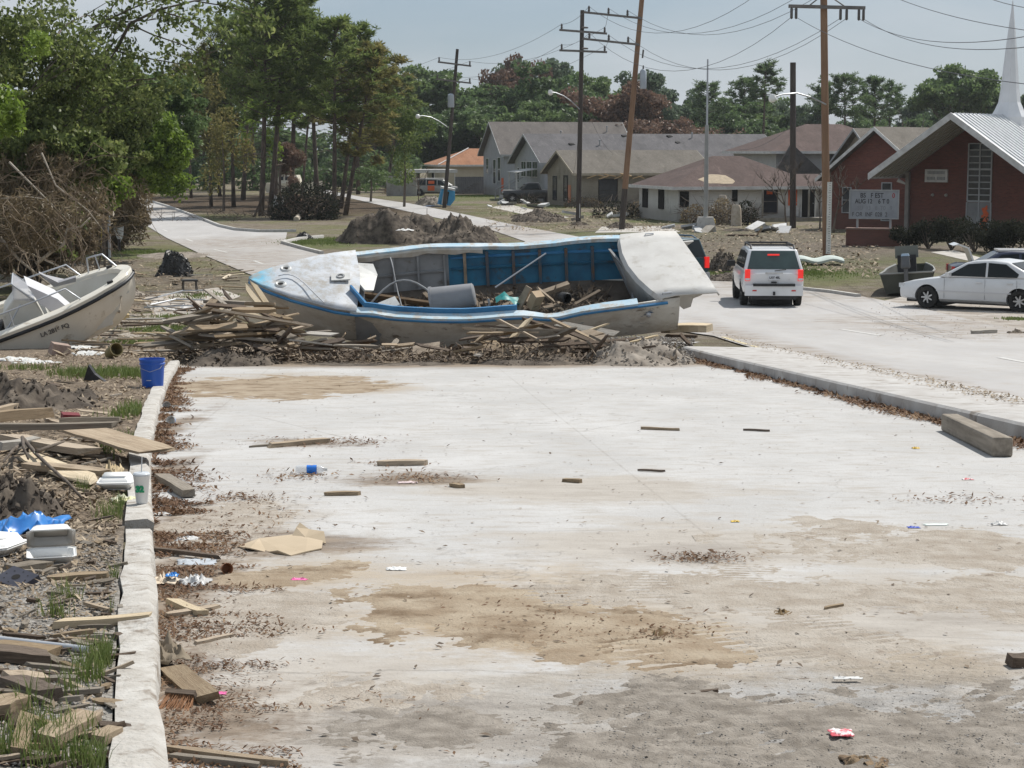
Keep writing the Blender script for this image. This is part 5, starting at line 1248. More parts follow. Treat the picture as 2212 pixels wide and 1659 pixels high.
MB().tube([lp.L(239, 556, -.2), lp.L(236, 380, -.2)], .055, 7).build('conduit', steel, lp.o); MB().tube([lp.L(222, 556, -.25), lp.L(222, 490, -.25)], .03, 6).build('guy_guard', mat('guy_yellow', (.42, .32, .08), rough=.7), lp.o)
fp_ = empty('flagpole', P(1524, 500), 0, 'slim grey steel flagpole on a tapered concrete block', 'pole')
MB().box((0, 0, .4), (1.15, 1.0, .85), taper=.72).build('concrete_block', kerbm, fp_); tp = at(1525, 128, fp_.location.y) - fp_.location
MB().tube([(0, 0, .8), (0, 0, tp.z * .62)], [.14, .11], 10).build('lower_tube', mat('steel_grey', (.34, .34, .33), (.28, .28, .27), 2, .6), fp_, smooth=50); MB().tube([(0, 0, tp.z * .62), (0, 0, tp.z)], [.06, .045], 8).build('upper_tube', steel, fp_, smooth=50)
sk = P(922, 474); tag(MB().tube([(0, 0, 0), (.02, 0, .75)], .02, 5).build('stake', deadwood, loc=sk), 'thin stake at the edge of the mid road', 'stake')
sh = P(258, 545); sr = empty('post_with_paper', sh, 0, 'short post with a white paper beside the left pole', 'post')
MB().box((0, 0, .3), (.12, .12, .6)).build('post', pw_dark, sr); MB().add([(-.28, 0, 1.15), (.0, -.05, 1.1), (.22, .03, 1.18), (.2, -.02, .75), (.02, -.03, .35), (-.12, 0, .7), (-.28, .01, .013 + 1.145), (0, -.04, 1.1)], [(0, 1, 4, 5), (1, 2, 3, 4)]).build('paper', trim, sr)
# cables
ORD = ('outermost', 'middle', 'innermost')
for i, (a, b, s_) in enumerate([(ge[0], e2[0], 2.2), (ge[2], e2[1], 2.0), (ge[3], e2[2], 2.0)]): wire(a, b, s_, ORD[i] + ' sagging cable from the gauge pole to the lower arm of the leaning pole')
for i, (x, y) in enumerate([(1690, -55), (1800, -60), (1840, -60)]): wire(e1[i], at(x, y, 76), 1.9, ORD[i] + ' cable rising from the upper arm of the leaning pole out to the right')
for i, (a, x, y, s_) in enumerate([(ge[5], 2300, 90, .6), (ge[4], 2300, 62, .6), (ge[1], 2300, 190, .5)]): wire(a, at(x, y, 42), s_, ('second', 'top', 'lowest')[i] + ' cable running right from the gauge pole towards the steeple')
wire(at(1880, -30, 76), at(2300, 75, 46), .3, 'upper cable crossing the sky above the church'); wire(at(2080, -30, 70), at(2300, 25, 46), .2, 'short cable crossing the top right corner of sky')
for (es, fs_) in ((e1, f1), (e2, f2)):
    for i in range(2): wire(es[i], fs_[i], .25, 'short cable between the leaning pole and the dark double-arm pole')
for (es, fs_) in ((f1, h1), (f2, h2)):
    for i in range(2): wire(es[i], fs_[i], .9, 'cable from the dark double-arm pole to the lamp-arm pole')
for e in h1 + h2: wire(e, e + Vector((-22, 50, -1.5)), 1.0, 'cable leading left from the lamp-arm pole behind the grove')
wire(at(1252, 250, d_.Y), Vector((4.9, 148.5, 2.8)), .8, 'service drop from the dark double-arm pole to the beige cottage'); wire(at(1258, 210, d_.Y), Vector((9, 160, 4.2)), .8, 'service drop from the dark double-arm pole to the long grey roof')
wire(at(1712, 270, s1.Y), at(1590, 322, 150), .5, 'slack service wire left of the stub pole'); wire(at(2085, 352, 105), at(2320, 470, 97), .3, 'thin wire across the church front')
# ================================================================== VEHICLES
paintw = mat('paint_white', (.72, .73, .74), (.66, .665, .67), 1.5, .3, coat=.6, dirt=((.42, .39, .35), .66, 3))
paintt = mat('paint_teal', (.012, .05, .065), (.016, .06, .075), 2, .3, coat=.6)
paintb = mat('paint_navy', (.012, .02, .055), (.02, .03, .07), 2, .35, coat=.5, dirt=((.10, .09, .085), .6, 3))
paintg = mat('paint_silver_grey', (.25, .25, .25), (.30, .295, .285), 2, .45, coat=.3, dirt=((.30, .26, .21), .55, 2))
paintk = mat('paint_black', (.018, .02, .022), (.04, .04, .04), 2, .35, coat=.4, dirt=((.12, .11, .1), .6, 2))
tyre = mat('tyre', (.018, .018, .018), (.035, .033, .03), 6, .85); rimm = mat('alloy', (.55, .56, .57), (.42, .42, .42), 5, .35, metal=.6)
tail = mat('tail_lamp', (.52, .012, .012), rough=.2, coat=.5); plastic = mat('black_plastic', (.02, .02, .022), (.035, .034, .033), 6, .6)
tail_lit = mat('tail_lamp_lit', (.6, .02, .02), rough=.2)
_nt = tail_lit.node_tree; _b = _nt.nodes['Principled BSDF']; _b.inputs['Emission Color'].default_value = (1, .04, .03, 1); _b.inputs['Emission Strength'].default_value = .45
lens = mat('lamp_lens', (.6, .62, .63), rough=.12, coat=.6); cglass = mat('car_glass', (.010, .014, .016), (.018, .024, .027), 1, .05, spec=.18)
tglass = mat('car_glass_green', (.05, .085, .08), (.03, .05, .05), 1.2, .08, spec=.6); plate = mat('number_plate', (.6, .62, .66), rough=.5)
def boolean_cut(o, cutters):
    for c in cutters:
        md = o.modifiers.new('cut', 'BOOLEAN'); md.operation = 'DIFFERENCE'; md.solver = 'EXACT'; md.object = c
    bpy.context.view_layer.update(); dg = bpy.context.evaluated_depsgraph_get()
    me = bpy.data.meshes.new_from_object(o.evaluated_get(dg)); o.modifiers.clear(); old = o.data; o.data = me; bpy.data.meshes.remove(old)
    for c in cutters: bpy.data.objects.remove(c, do_unlink=True)
def wheel(parent, x, y, r, wd, spokes=7, steelrim=False):
    sgn = 1 if y > 0 else -1; rot = eul(R(-90) * sgn, 0, 0)
    t = MB(); t.lathe([(r * .62, -wd / 2), (r * .93, -wd / 2), (r, -wd * .36), (r, wd * .36), (r * .93, wd / 2), (r * .64, wd / 2), (r * .60, wd * .3), (r * .60, -wd / 2)], 24, (x, y, r), rot)
    wo_ = t.build('wheel', tyre, parent, smooth=40)
    rb = MB(); rb.lathe([(r * .61, wd * .36), (r * .57, wd * .40), (r * .53, wd * .34), (r * .50, wd * .1), (0, wd * .08)], 24, (x, y, r), rot, m=0)
    for i in range(spokes):
        a = i / spokes * 6.283; c, s_ = math.cos(a), math.sin(a)
        q = [(u * c - v * s_, u * s_ + v * c, z) for u, v, z in [(r * .06, -r * .085, wd * .36), (r * .54, -r * .055, wd * .36), (r * .54, r * .055, wd * .36), (r * .06, r * .085, wd * .36)]]
        rb.prism([rot @ Vector(p) + Vector((x, y, r)) for p in q], rot @ Vector((0, 0, -wd * .12)), m=1)
    rb.lathe([(r * .13, wd * .2), (r * .13, wd * .41), (0, wd * .42)], 10, (x, y, r), rot, m=1)
    rb.build('rim', [plastic, rimm], wo_, smooth=40)
def car(name, label, loc, rz, paint, st, gp, wb, kt, zb, axles, r, cat='car', gl=None, side=(), ws=0, rw=None, spokes=7, half=.88, rot=None, front=True):
    """st: stations (x, z_bottom, z_top, half width); gp: greenhouse profile [(x, z)...] front to rear; side: window polygons"""
    root = empty(name, loc, rz, label, cat)
    if rot: root.rotation_euler = rot
    gl = gl or cglass; secs = []
    for (x, z0, z1, hw) in st:
        h = z1 - z0
        half_ = [(0, z0), (hw * .82, z0), (hw * .96, z0 + h * .12), (hw, z0 + h * .36), (hw, z0 + h * .62), (hw * .97, z0 + h * .84), (hw * .90, z0 + h * .97), (hw * .6, z1 + .012), (0, z1 + .02)]
        ring = [Vector((x, y, z)) for y, z in half_] + [Vector((x, -y, z)) for y, z in half_[-2:0:-1]]
        secs.append(ring)
    body = MB().loft(secs, closed=True, cap=True).build('body', paint, root)
    cut = []
    for ax in axles:
        c = MB().lathe([(0, -1.2), (r * 1.17, -1.2), (r * 1.17, 1.2), (0, 1.2)], 28, (ax, 0, r * 1.0), eul(R(90), 0, 0)).build('cutter', paint)
        c.parent = root; c.location = (0, 0, 0); cut.append(c)
    boolean_cut(body, cut); body.data.shade_smooth(); body.data.set_sharp_from_angle(angle=R(38))
    # dark wheel housings
    wl_ = MB(); hw = max(s_[3] for s_ in st)
    for ax in axles: wl_.box((ax, 0, r * 1.15), (r * 2.25, hw * 1.35, r * 1.9))
    wl_.build('wheel_housing', plastic, root)
    MB().box(((st[0][0] + st[-1][0]) / 2, 0, st[len(st) // 2][1] + .02), (abs(st[0][0] - st[-1][0]) * .9, hw * 1.5, .12)).build('underbody', plastic, root)
    gy = lambda z: wb - kt * (z - zb)
    gm = MB(); n = len(gp); V = [Vector((x, gy(z), z)) for x, z in gp] + [Vector((x, -gy(z), z)) for x, z in gp]
    gm.add(V, [tuple(range(n)), tuple(range(2 * n - 1, n - 1, -1))] + [(i, i + 1, n + i + 1, n + i) for i in range(n - 1)] + [(n - 1, 0, n, 2 * n - 1)])
    go = gm.build('cabin', paint, root); md = go.modifiers.new('bevel', 'BEVEL'); md.width = .05; md.segments = 3; md.limit_method = 'ANGLE'; go.data.shade_smooth(); go.data.set_sharp_from_angle(angle=R(60))
    for s_ in (1, -1):
        for poly in side:
            q = [Vector((x, s_ * (gy(z) + .006), z)) for x, z in poly]
            MB().prism(q, (0, s_ * .01, 0)).build('side_window', gl, root)
    def endpane(i, nm, fi=.09, lo=.08, hi=.1, g=None):
        a, b = Vector((gp[i][0], 0, gp[i][1])), Vector((gp[i + 1][0], 0, gp[i + 1][1]))
        nrm = Vector((-(b.z - a.z), 0, b.x - a.x)).normalized()
        if nrm.z < 0: nrm = -nrm
        p0, p1 = a.lerp(b, lo), a.lerp(b, 1 - hi); y0, y1 = gy(p0.z) - fi, gy(p1.z) - fi
        q = [Vector((p0.x, -y0, p0.z)), Vector((p0.x, y0, p0.z)), Vector((p1.x, y1, p1.z)), Vector((p1.x, -y1, p1.z))]
        return MB().prism([v + nrm * .006 for v in q], nrm * .01).build(nm, g or gl, root)
    endpane(ws, 'windshield')
    if rw is not None: endpane(rw, 'rear_window')
    for ax in axles:
        for s_ in (1, -1): wheel(root, ax, s_ * (hw - .11), r, .2, spokes)
    return root, gy
def seam(root, x, y, z0, z1, nm='door_seam'):
    MB().box((x, y - math.copysign(.004, y), (z0 + z1) / 2), (.008, .012, z1 - z0)).build(nm, trimg, root)
# ---- white SUV
b = P(1664, 661); hd = R(87.6)
fwd = Vector((math.cos(hd), math.sin(hd), 0)); ctr = b + fwd * 1.38; ctr.z = gz(ctr.y) + .03
suv, gy = car('white_suv', 'white off-road car with roof rack and lit tail lamps, driving away', ctr, hd, paintw,
    [(2.3, .45, .82, .72), (2.22, .36, .98, .84), (1.6, .34, 1.06, .88), (.9, .34, 1.09, .89), (0, .34, 1.09, .89), (-1.0, .34, 1.09, .89), (-1.9, .36, 1.09, .88), (-2.2, .40, 1.08, .86), (-2.28, .46, .98, .82)],
    [(1.15, 1.06), (.55, 1.62), (.2, 1.68), (-.8, 1.70), (-1.85, 1.68), (-2.22, 1.06)], .86, .26, 1.06, (1.36, -1.36), .37, cat='car', gl=cglass,
    side=([(.85, 1.12), (.42, 1.55), (.05, 1.58), (.05, 1.12)], [(-.02, 1.12), (-.02, 1.58), (-.75, 1.6), (-.95, 1.12)], [(-1.02, 1.12), (-.85, 1.6), (-1.75, 1.57), (-1.95, 1.14)]), rw=4)
for c in list(suv.children):
    if c.name.startswith('rear_window'): c.data.materials[0] = tglass
MB().box((-2.31, 0, .52), (.16, 1.66, .3)).build('bumper', paintw, suv); MB().box((-2.36, 0, .68), (.14, 1.2, .07)).build('bumper_step', plastic, suv)
MB().box((-2.2, 0, .34), (.3, 1.3, .16)).build('tow_skirt', plastic, suv); MB().box((-2.42, 0, .44), (.1, .06, .1)).build('tow_hitch', plastic, suv)
for s_ in (1, -1):
    MB().box((-2.29, s_ * .76, .96), (.09, .15, .32), eul(0, R(-6), 0)).build('tail_lamp', [tail_lit], suv)
    MB().box((-2.285, s_ * .76, .84), (.09, .13, .06)).build('reverse_lamp', lens, suv)
    MB().box((-2.40, s_ * .56, .52), (.02, .12, .035)).build('reflector', tail, suv)
    MB().box((.78, s_ * 1.0, 1.12), (.12, .24, .17)).build('mirror', plastic, suv)
    MB().tube([(.3, s_ * .62, 1.68), (.25, s_ * .62, 1.78), (-1.6, s_ * .62, 1.78), (-1.8, s_ * .62, 1.68)], .03, 6).build('rack_rail', plastic, suv)
for x in (.0, -1.5): MB().box((x, 0, 1.79), (.1, 1.24, .05)).build('rack_bar', plastic, suv)
MB().box((-2.03, 0, 1.53), (.02, .34, .045), eul(0, R(-30), 0)).build('brake_lamp', tail_lit, suv)
pt = MB().box((-2.335, 0, .9), (.02, .32, .16), eul(0, R(-6), 0)).build('number_plate', plate, suv)
text('LXY 45L', (-2.348, .135, .865), .085, lb, pt, rot=(R(90), 0, R(-90)), name='plate_lettering')
MB().box((-2.32, 0, 1.02), (.03, .5, .04)).build('tailgate_handle', rimm, suv); MB().tube([(-2.28, -.02, 1.08), (-2.27, -.35, 1.12)], .014, 5).build('wiper', plastic, suv); MB().box((-2.335, 0, .755), (.02, .16, .04)).build('latch', plastic, suv)
# ---- teal SUV
az = R(90 + 38); fwd = Vector((math.cos(az), math.sin(az), 0)); rc = Vector((5.75, 59.6, 0)); ctr = rc + fwd * 2.3; ctr.z = gz(ctr.y) + .03
ts, gy = car('teal_suv', 'dark teal off-road car half hidden behind the wrecked boat stern', ctr, az, paintt,
    [(2.3, .45, .85, .74), (2.2, .36, 1.0, .86), (1.5, .34, 1.07, .89), (0, .34, 1.1, .90), (-1.9, .36, 1.1, .89), (-2.25, .42, 1.08, .86)],
    [(1.1, 1.06), (.5, 1.66), (.1, 1.72), (-.9, 1.74), (-2.0, 1.72), (-2.22, 1.06)], .88, .24, 1.06, (1.4, -1.36), .37, cat='car',
    side=([(.8, 1.12), (.38, 1.58), (.0, 1.6), (.0, 1.12)], [(-.06, 1.12), (-.06, 1.6), (-.85, 1.62), (-.95, 1.12)], [(-1.02, 1.12), (-.92, 1.62), (-1.85, 1.6), (-2.0, 1.14)]), rw=4)
MB().box((-2.28, 0, .5), (.16, 1.7, .26)).build('bumper', mat('grey_bumper', (.3, .31, .32), rough=.5), ts)
for s_ in (1, -1):
    MB().box((-2.27, s_ * .79, .95), (.09, .15, .36)).build('tail_lamp', tail_lit, ts)
    MB().tube([(.3, s_ * .66, 1.73), (.2, s_ * .66, 1.80), (-1.7, s_ * .66, 1.80), (-1.9, s_ * .66, 1.72)], .025, 6).build('rack_rail', mat('rack_blue', (.05, .12, .2), rough=.4), ts)
# ---- white saloon
hd = R(144); yv = Vector((-math.sin(hd), math.cos(hd), 0)); ctr = P(2108, 672) - yv * .78; ctr.z = gz(ctr.y) + .03
def slope_rot(ctr, hd): return (0, 0, hd)
acc, gy = car('white_saloon', 'white four-door saloon with alloy wheels parked on the drive', ctr, hd, paintw,
    [(2.38, .34, .56, .62), (2.30, .26, .68, .78), (2.0, .22, .76, .86), (1.4, .20, .86, .88), (.9, .20, .92, .89), (0, .20, .93, .895), (-1.0, .20, .95, .895), (-1.6, .22, .97, .88), (-2.2, .26, .95, .84), (-2.38, .32, .86, .76), (-2.42, .38, .74, .70)],
    [(1.15, .90), (.38, 1.33), (.1, 1.40), (-.4, 1.425), (-.85, 1.38), (-1.75, .95)], .84, .42, .9, (1.45, -1.27), .315,
    side=([(.86, .955), (.30, 1.29), (-.22, 1.345), (-.26, .955)], [(-.33, .955), (-.29, 1.345), (-.80, 1.32), (-1.22, 1.06), (-1.18, .965)]), rw=4, spokes=7)
for s_ in (1, -1):
    MB().box((-2.27, s_ * .66, .78), (.22, .24, .14), eul(0, 0, s_ * R(20))).build('tail_lamp', tail, acc)
    MB().box((2.22, s_ * .62, .62), (.2, .3, .12), eul(0, 0, s_ * R(-24))).build('head_lamp', lens, acc)
    MB().box((.78, s_ * .95, .99), (.1, .2, .13)).build('mirror', paintw, acc)
    for x in (.92, -.28, -1.2): seam(acc, x, s_ * .893, .32 if x > -1 else .6, .9)
    for x in (-.1, -1.0): MB().box((x, s_ * .9, .80), (.16, .03, .03)).build('door_handle', paintw, acc)
    MB().box((.05, s_ * .9, .52), (2.2, .015, .03)).build('side_strip', mat('strip_grey', (.6, .6, .61), rough=.4), acc)
MB().box((.5, .35, 1.02), (.04, .35, .35)).build('steering_wheel', plastic, acc); MB().box((2.36, 0, .42), (.06, 1.1, .12)).build('grille', plastic, acc)
# ---- navy saloon with open boot
hd = R(-6); ctr = Vector((16.55, 59.6, gz(59.6)))
nav, gy = car('navy_saloon', 'dark blue saloon with its white-lined boot lid raised, behind the white saloon', ctr, hd, paintb,
    [(2.35, .36, .6, .66), (2.25, .28, .72, .8), (1.5, .22, .86, .86), (.9, .22, .92, .87), (-1.0, .22, .95, .87), (-2.1, .26, .96, .84), (-2.35, .34, .88, .76)],
    [(1.2, .9), (.45, 1.3), (.1, 1.38), (-.5, 1.39), (-.9, 1.34), (-1.55, .95)], .82, .42, .9, (1.42, -1.3), .31,
    side=([(.85, .955), (.32, 1.27), (-.18, 1.31), (-.2, .955)], [(-.28, .955), (-.26, 1.31), (-.8, 1.28), (-1.15, 1.02), (-1.1, .965)]), rw=4)
MB().box((-.25, 0, 1.405), (1.25, 1.1, .05)).build('roof_skin', paintw, nav)
MB().add([(-1.62, -.6, .98), (-1.62, .6, .98), (-1.82, .62, 1.5), (-1.82, -.62, 1.5), (-2.15, .6, 1.62), (-2.15, -.6, 1.62), (-2.33, .58, 1.56), (-2.33, -.58, 1.56), (-1.67, -.6, .97), (-1.67, .6, .97), (-1.87, .62, 1.47), (-1.87, -.62, 1.47), (-2.15, .6, 1.57), (-2.15, -.6, 1.57)],
         [(0, 1, 2, 3), (3, 2, 4, 5), (5, 4, 6, 7), (9, 8, 11, 10), (10, 11, 13, 12), (12, 13, 7, 6), (0, 3, 11, 8), (1, 9, 10, 2), (3, 5, 13, 11), (2, 10, 12, 4), (4, 12, 6), (5, 7, 13), (0, 8, 9, 1)]).build('boot_lid', paintw, nav)
for s_ in (1, -1): MB().box((-2.33, s_ * .66, .8), (.1, .26, .2)).build('tail_lamp', tail, nav); MB().box((.82, s_ * .94, .99), (.1, .18, .13)).build('mirror', paintb, nav)
# ---- far vehicles
Y = 187; ctr = Vector(((942 - CX) / px(Y), Y, 0))
van, gy = car('grey_minivan', 'grey minivan sprayed with orange marks parked by the block wall', ctr, R(-4), paintg,
    [(2.35, .42, .75, .7), (2.2, .32, .9, .85), (1.5, .3, 1.0, .9), (0, .3, 1.06, .9), (-1.9, .32, 1.06, .9), (-2.3, .4, 1.0, .85)],
    [(1.7, 1.0), (.75, 1.6), (.3, 1.7), (-1.0, 1.74), (-2.05, 1.7), (-2.28, 1.02)], .88, .25, 1.0, (1.45, -1.5), .34, cat='van',
    side=([(1.2, 1.08), (.72, 1.5), (.35, 1.58), (.35, 1.08)], [(.25, 1.08), (.25, 1.6), (-.75, 1.63), (-.75, 1.08)], [(-.85, 1.08), (-.85, 1.63), (-1.85, 1.58), (-2.0, 1.1)]), rw=4)
for s_ in (-1,):
    MB().box((-.3, s_ * .925, .78), (.7, .02, .5)).build('orange_mark', orange, van); MB().box((-.28, s_ * .80, 1.35), (.6, .14, .3), eul(R(-12), 0, 0)).build('orange_mark', orange, van)
MB().box((-.3, 0, 1.755), (2.4, 1.2, .03)).build('roof_skin', trim, van); MB().box((1.2, 0, 1.36), (1.2, 1.5, .03), eul(0, R(31), 0)).build('windshield_glare', trim, van)  # white panel added over the glass to paint its bright reflection
Y = 166; ctr = Vector(((1146 - CX) / px(Y), Y - 3, 0))
pk, gy = car('black_pickup', 'black pickup with a pale grey bonnet parked between the long grey house and beige cottage', ctr, R(186), paintk,
    [(2.6, .5, .9, .84), (2.45, .42, 1.0, .93), (1.5, .4, 1.1, .96), (.7, .4, 1.14, .97), (-.8, .4, 1.14, .97), (-2.5, .45, 1.14, .95)],
    [(1.0, 1.12), (.5, 1.68), (.2, 1.76), (-.6, 1.76), (-.85, 1.12)], .9, .25, 1.12, (1.75, -1.6), .40, cat='pickup',
    side=([(.75, 1.18), (.42, 1.62), (-.5, 1.66), (-.65, 1.18)],), rw=3)
MB().box((1.75, 0, 1.075), (1.5, 1.5, .04)).build('bonnet_panel', mat('bonnet_grey', (.34, .34, .33), (.25, .25, .24), 3, .7), pk); MB().box((2.62, 0, .55), (.14, 1.8, .24)).build('bumper', trimg, pk)  # pale grey panel laid over the bonnet top
for s_ in (1, -1): MB().box((2.58, s_ * .62, .84), (.06, .35, .2)).build('head_lamp', lens, pk)
# ================================================================== BOATS
def hull_loft(L, hbf, zsf, zkf, chf, ss, n=1):
    out = []
    for s_ in ss:
        hb, zs, zk = hbf(s_), zsf(s_), zkf(s_); x = (s_ - .5) * L; cb, cz = chf(s_)
        half_ = [(0, zk), (cb * .5, zk + cz * .5), (cb, zk + cz), (cb + (hb - cb) * .45, zk + cz + (zs - zk - cz) * .35), (cb + (hb - cb) * .8, zk + cz + (zs - zk - cz) * .72), (hb, zs)]
        out.append([Vector((x, -y, z)) for y, z in half_[::-1]] + [Vector((x, y, z)) for y, z in half_[1:]])
    return out
ip = lambda xs, ys: (lambda s_: float(np.interp(s_, xs, ys)))
BL, BB = 8.13, 2.85
HBr = ip([0, .015, .04, .1, .2, .3, .42, .55, .8, 1, 1.1], [.01, .12, .25, .48, .76, .92, .99, 1.0, .98, .90, .88]); HBf = lambda s_: HBr(s_) * BB / 2
ZSr = ip([0, .15, .3, .5, .75, 1, 1.1], [1.22, 1.10, 1.0, .93, .92, 1.0, 1.03])
def ZS(s_, side=0):
    z = ZSr(s_)
    if side < 0: z += .05 * math.exp(-((s_ - .29) / .03) ** 2) - .10 * math.exp(-((s_ - .70) / .05) ** 2) - .035 * math.exp(-((s_ - .5) / .1) ** 2)
    if side > 0: z += .03 * math.sin(s_ * 17)
    return z
ZK = ip([0, .02, .05, .1, .18, .3, .7, 1], [1.12, .72, .45, .16, -.08, -.2, -.22, -.15])
CHf = lambda s_: (HBf(s_) * (.42 + .42 * min(1, s_ / .25)), max(.02, .34 * min(1, s_ / .2)))
def hull_mat():
    m, nt, b = nodes_of('battered_hull_paint'); v = obj_vec(nt, False)
    n1 = tnoise(nt, v, 1.1, 7, .62, (.6, 1, 1.4)); n2 = tnoise(nt, v, 4.5, 8, .7, (.5, 1, 1.2)); n3 = tnoise(nt, v, 4.2, 8, .68, (.5, 1, 1.8))
    c = mixc(nt, ramp(nt, n1, .35, .66), (.68, .665, .62), (.53, .50, .44))
    c = mixc(nt, mth(nt, 'MULTIPLY', ramp(nt, tnoise(nt, v, 1.7, 10, .75, (.5, 1, .8)), .48, .62), .6), c, (.33, .275, .205)); c = mixc(nt, ramp(nt, n2, .60, .68), c, (.20, .165, .13)); c = mixc(nt, ramp(nt, tnoise(nt, v, 3, 9, .75, (.2, 1, 5)), .66, .69), c, (.08, .07, .065))
    c = mixc(nt, ramp(nt, n3, .635, .665), c, (.035, .10, .20))
    sx = nt.nodes.new('ShaderNodeSeparateXYZ'); nt.links.new(v, sx.inputs[0])
    k = ramp(nt, mth(nt, 'MULTIPLY_ADD', n2, .25, sx.outputs[2]), .14, .24, (1, 1, 1, 1), (0, 0, 0, 1))
    c = mixc(nt, k, c, (.03, .055, .10))
    nt.links.new(c, b.inputs['Base Color']); b.inputs['Roughness'].default_value = .5; set_bump(nt, b, mth(nt, 'ADD', tnoise(nt, v, 2.5, 4), mth(nt, 'MULTIPLY', n2, .2)), .35, .08); return m
def deck_mat():
    m, nt, b = nodes_of('weathered_deck_paint'); v = obj_vec(nt, False)
    n1 = tnoise(nt, v, 1.6, 7, .62); n2 = tnoise(nt, v, 6, 7, .7)
    sx = nt.nodes.new('ShaderNodeSeparateXYZ'); nt.links.new(v, sx.inputs[0])
    c = mixc(nt, ramp(nt, n1, .36, .64), (.52, .535, .56), (.43, .47, .515))
    c = mixc(nt, ramp(nt, n2, .66, .72), c, (.30, .45, .58))
    k = ramp(nt, mth(nt, 'MULTIPLY_ADD', n2, .5, sx.outputs[0]), -3.62, -3.30, (1, 1, 1, 1), (0, 0, 0, 1))
    c = mixc(nt, k, c, (.12, .42, .60)); c = mixc(nt, mth(nt, 'MULTIPLY', ramp(nt, tnoise(nt, v, 3.1, 10, .78), .46, .62), .8), c, (.31, .275, .225)); c = mixc(nt, ramp(nt, tnoise(nt, v, 2.0, 9, .75, (.25, 3, 1)), .63, .66), c, (.2, .2, .2))
    nt.links.new(c, b.inputs['Base Color']); b.inputs['Roughness'].default_value = .75; set_bump(nt, b, n1, .3, .05); return m
hullm, deckm = hull_mat(), deck_mat()
rail_blue = mat('gunwale_sky_blue', (.32, .50, .62), (.54, .61, .65), 3, .65, dirt=((.42, .40, .36), .50, 5)); blue_trim = mat('coaming_blue', (.04, .17, .36), (.06, .24, .46), 3, .5, dirt=((.3, .3, .3), .66, 6))
in_blue = mat('liner_blue', (.03, .17, .29), (.022, .10, .18), 2, .65, dirt=((.06, .062, .06), .55, 2.6)); in_grey = mat('liner_grey', (.30, .31, .32), (.2, .205, .21), 2, .65, dirt=((.13, .115, .10), .58, 3)); floor_m = mat('boat_floor_dirt', (.06, .048, .038), (.12, .098, .078), 3, .95, bump=.8, bscale=12); beigew = mat('liner_white', (.62, .62, .60), (.5, .5, .48), 3, .5, dirt=((.3, .27, .22), .6, 5))
bt_ = empty('wrecked_boat', (-.957, 36.0, 1.275), 0, 'battered white and sky-blue fishing boat heeled over across the debris heap', 'boat', rot=(R(25.2), R(-2.95), R(3.6)))
ss = [0, .008, .02, .04, .07, .1, .15, .2, .25, .3, .36, .42, .48, .54, .6, .66, .7, .74, .8, .86, .92, 1.0]
secs = hull_loft(BL, HBf, ZSr, ZK, CHf, ss)
for i, s_ in enumerate(ss):
    secs[i][0].z = ZS(s_, -1); secs[i][-1].z = ZS(s_, 1)
    for j, p in enumerate(secs[i]):
        if s_ > .05: d = (.035 if p.y < 0 else .008) * fbm(p.x * 1.3, p.y + 3, p.z * 1.6); p.y += d * (1 if p.y > 0 else -1) * (abs(p.y) > .3)
        if .14 < s_ < .38 and p.y < -.2 and 0 < j < 4: p.y += .13 * math.exp(-((s_ - .25) / .07) ** 2)          # stove-in bow quarter
mb = MB().loft(secs); tr_ = secs[-1]; mb.add(tr_, [tuple(range(len(tr_)))]); hull = mb.build('hull', hullm, bt_, smooth=50)
sd_ = hull.modifiers.new('thick', 'SOLIDIFY'); sd_.thickness = .03; sd_.offset = -1
# liner (inside skin) in two paints
def hullw(s_, z):
    hb, zs, zk = HBf(s_), ZSr(s_), ZK(s_); cb, cz = CHf(s_); h_ = zs - zk - cz
    return float(np.interp(z, [zk, zk + cz, zk + cz + h_ * .35, zk + cz + h_ * .72, zs], [0, cb, cb + (hb - cb) * .45, cb + (hb - cb) * .8, hb])) - .075
def liner(s0, s1, m_, nm):
    q = []
    for s_ in np.linspace(s0, s1, 9):
        hb, zs = HBf(s_) - .09, ZSr(s_) - .03; x = (s_ - .5) * BL; zf = .16
        h5, hf = hullw(s_, .5), hullw(s_, .2) - .02; q.append([Vector((x, -hb, ZS(s_, -1) - .03)), Vector((x, -h5, .5)), Vector((x, -hf, zf)), Vector((x, 0, zf - .02)), Vector((x, hf, zf)), Vector((x, h5, .5)), Vector((x, hb, ZS(s_, 1) - .03))])
    m2 = MB().loft(q); m2.mi = [1 if (k % 6) in (2, 3) else 0 for k in range(len(m2.f))]
    return m2.build(nm, [m_, floor_m], bt_, smooth=30)
liner(.245, .475, in_grey, 'liner_forward'); lin = liner(.475, .93, in_blue, 'liner_aft')
rb_m = mat('rib_wood', (.13, .085, .055), (.05, .10, .15), 4, .8)
for s_ in (.515, .57, .635, .70, .765, .83): 
    hb = HBf(s_) - .115; h5, hf = hullw(s_, .5) - .02, hullw(s_, .2) - .03; x = (s_ - .5) * BL; MB().prism([(x - .03, hb, ZSr(s_) - .1), (x - .03, h5, .5), (x - .03, hf, .17), (x - .03, hf - .07, .17), (x - .03, h5 - .07, .5), (x - .03, hb - .05, ZSr(s_) - .1)], (.06, 0, 0)).build('rib', rb_m if s_ > .53 else deadwood, lin)
for s_ in (.29, .34, .40, .465): 
    hb = HBf(s_) - .12; h5, hf = hullw(s_, .5) - .02, hullw(s_, .2) - .03; x = (s_ - .5) * BL; MB().prism([(x - .02, hb + .01, ZSr(s_) - .1), (x - .02, h5, .5), (x - .02, hf, .2), (x - .02, hf - .07, .2), (x - .02, h5 - .06, .5), (x - .02, hb - .05, ZSr(s_) - .1)], (.04, 0, 0)).build('rib', in_grey, bt_)
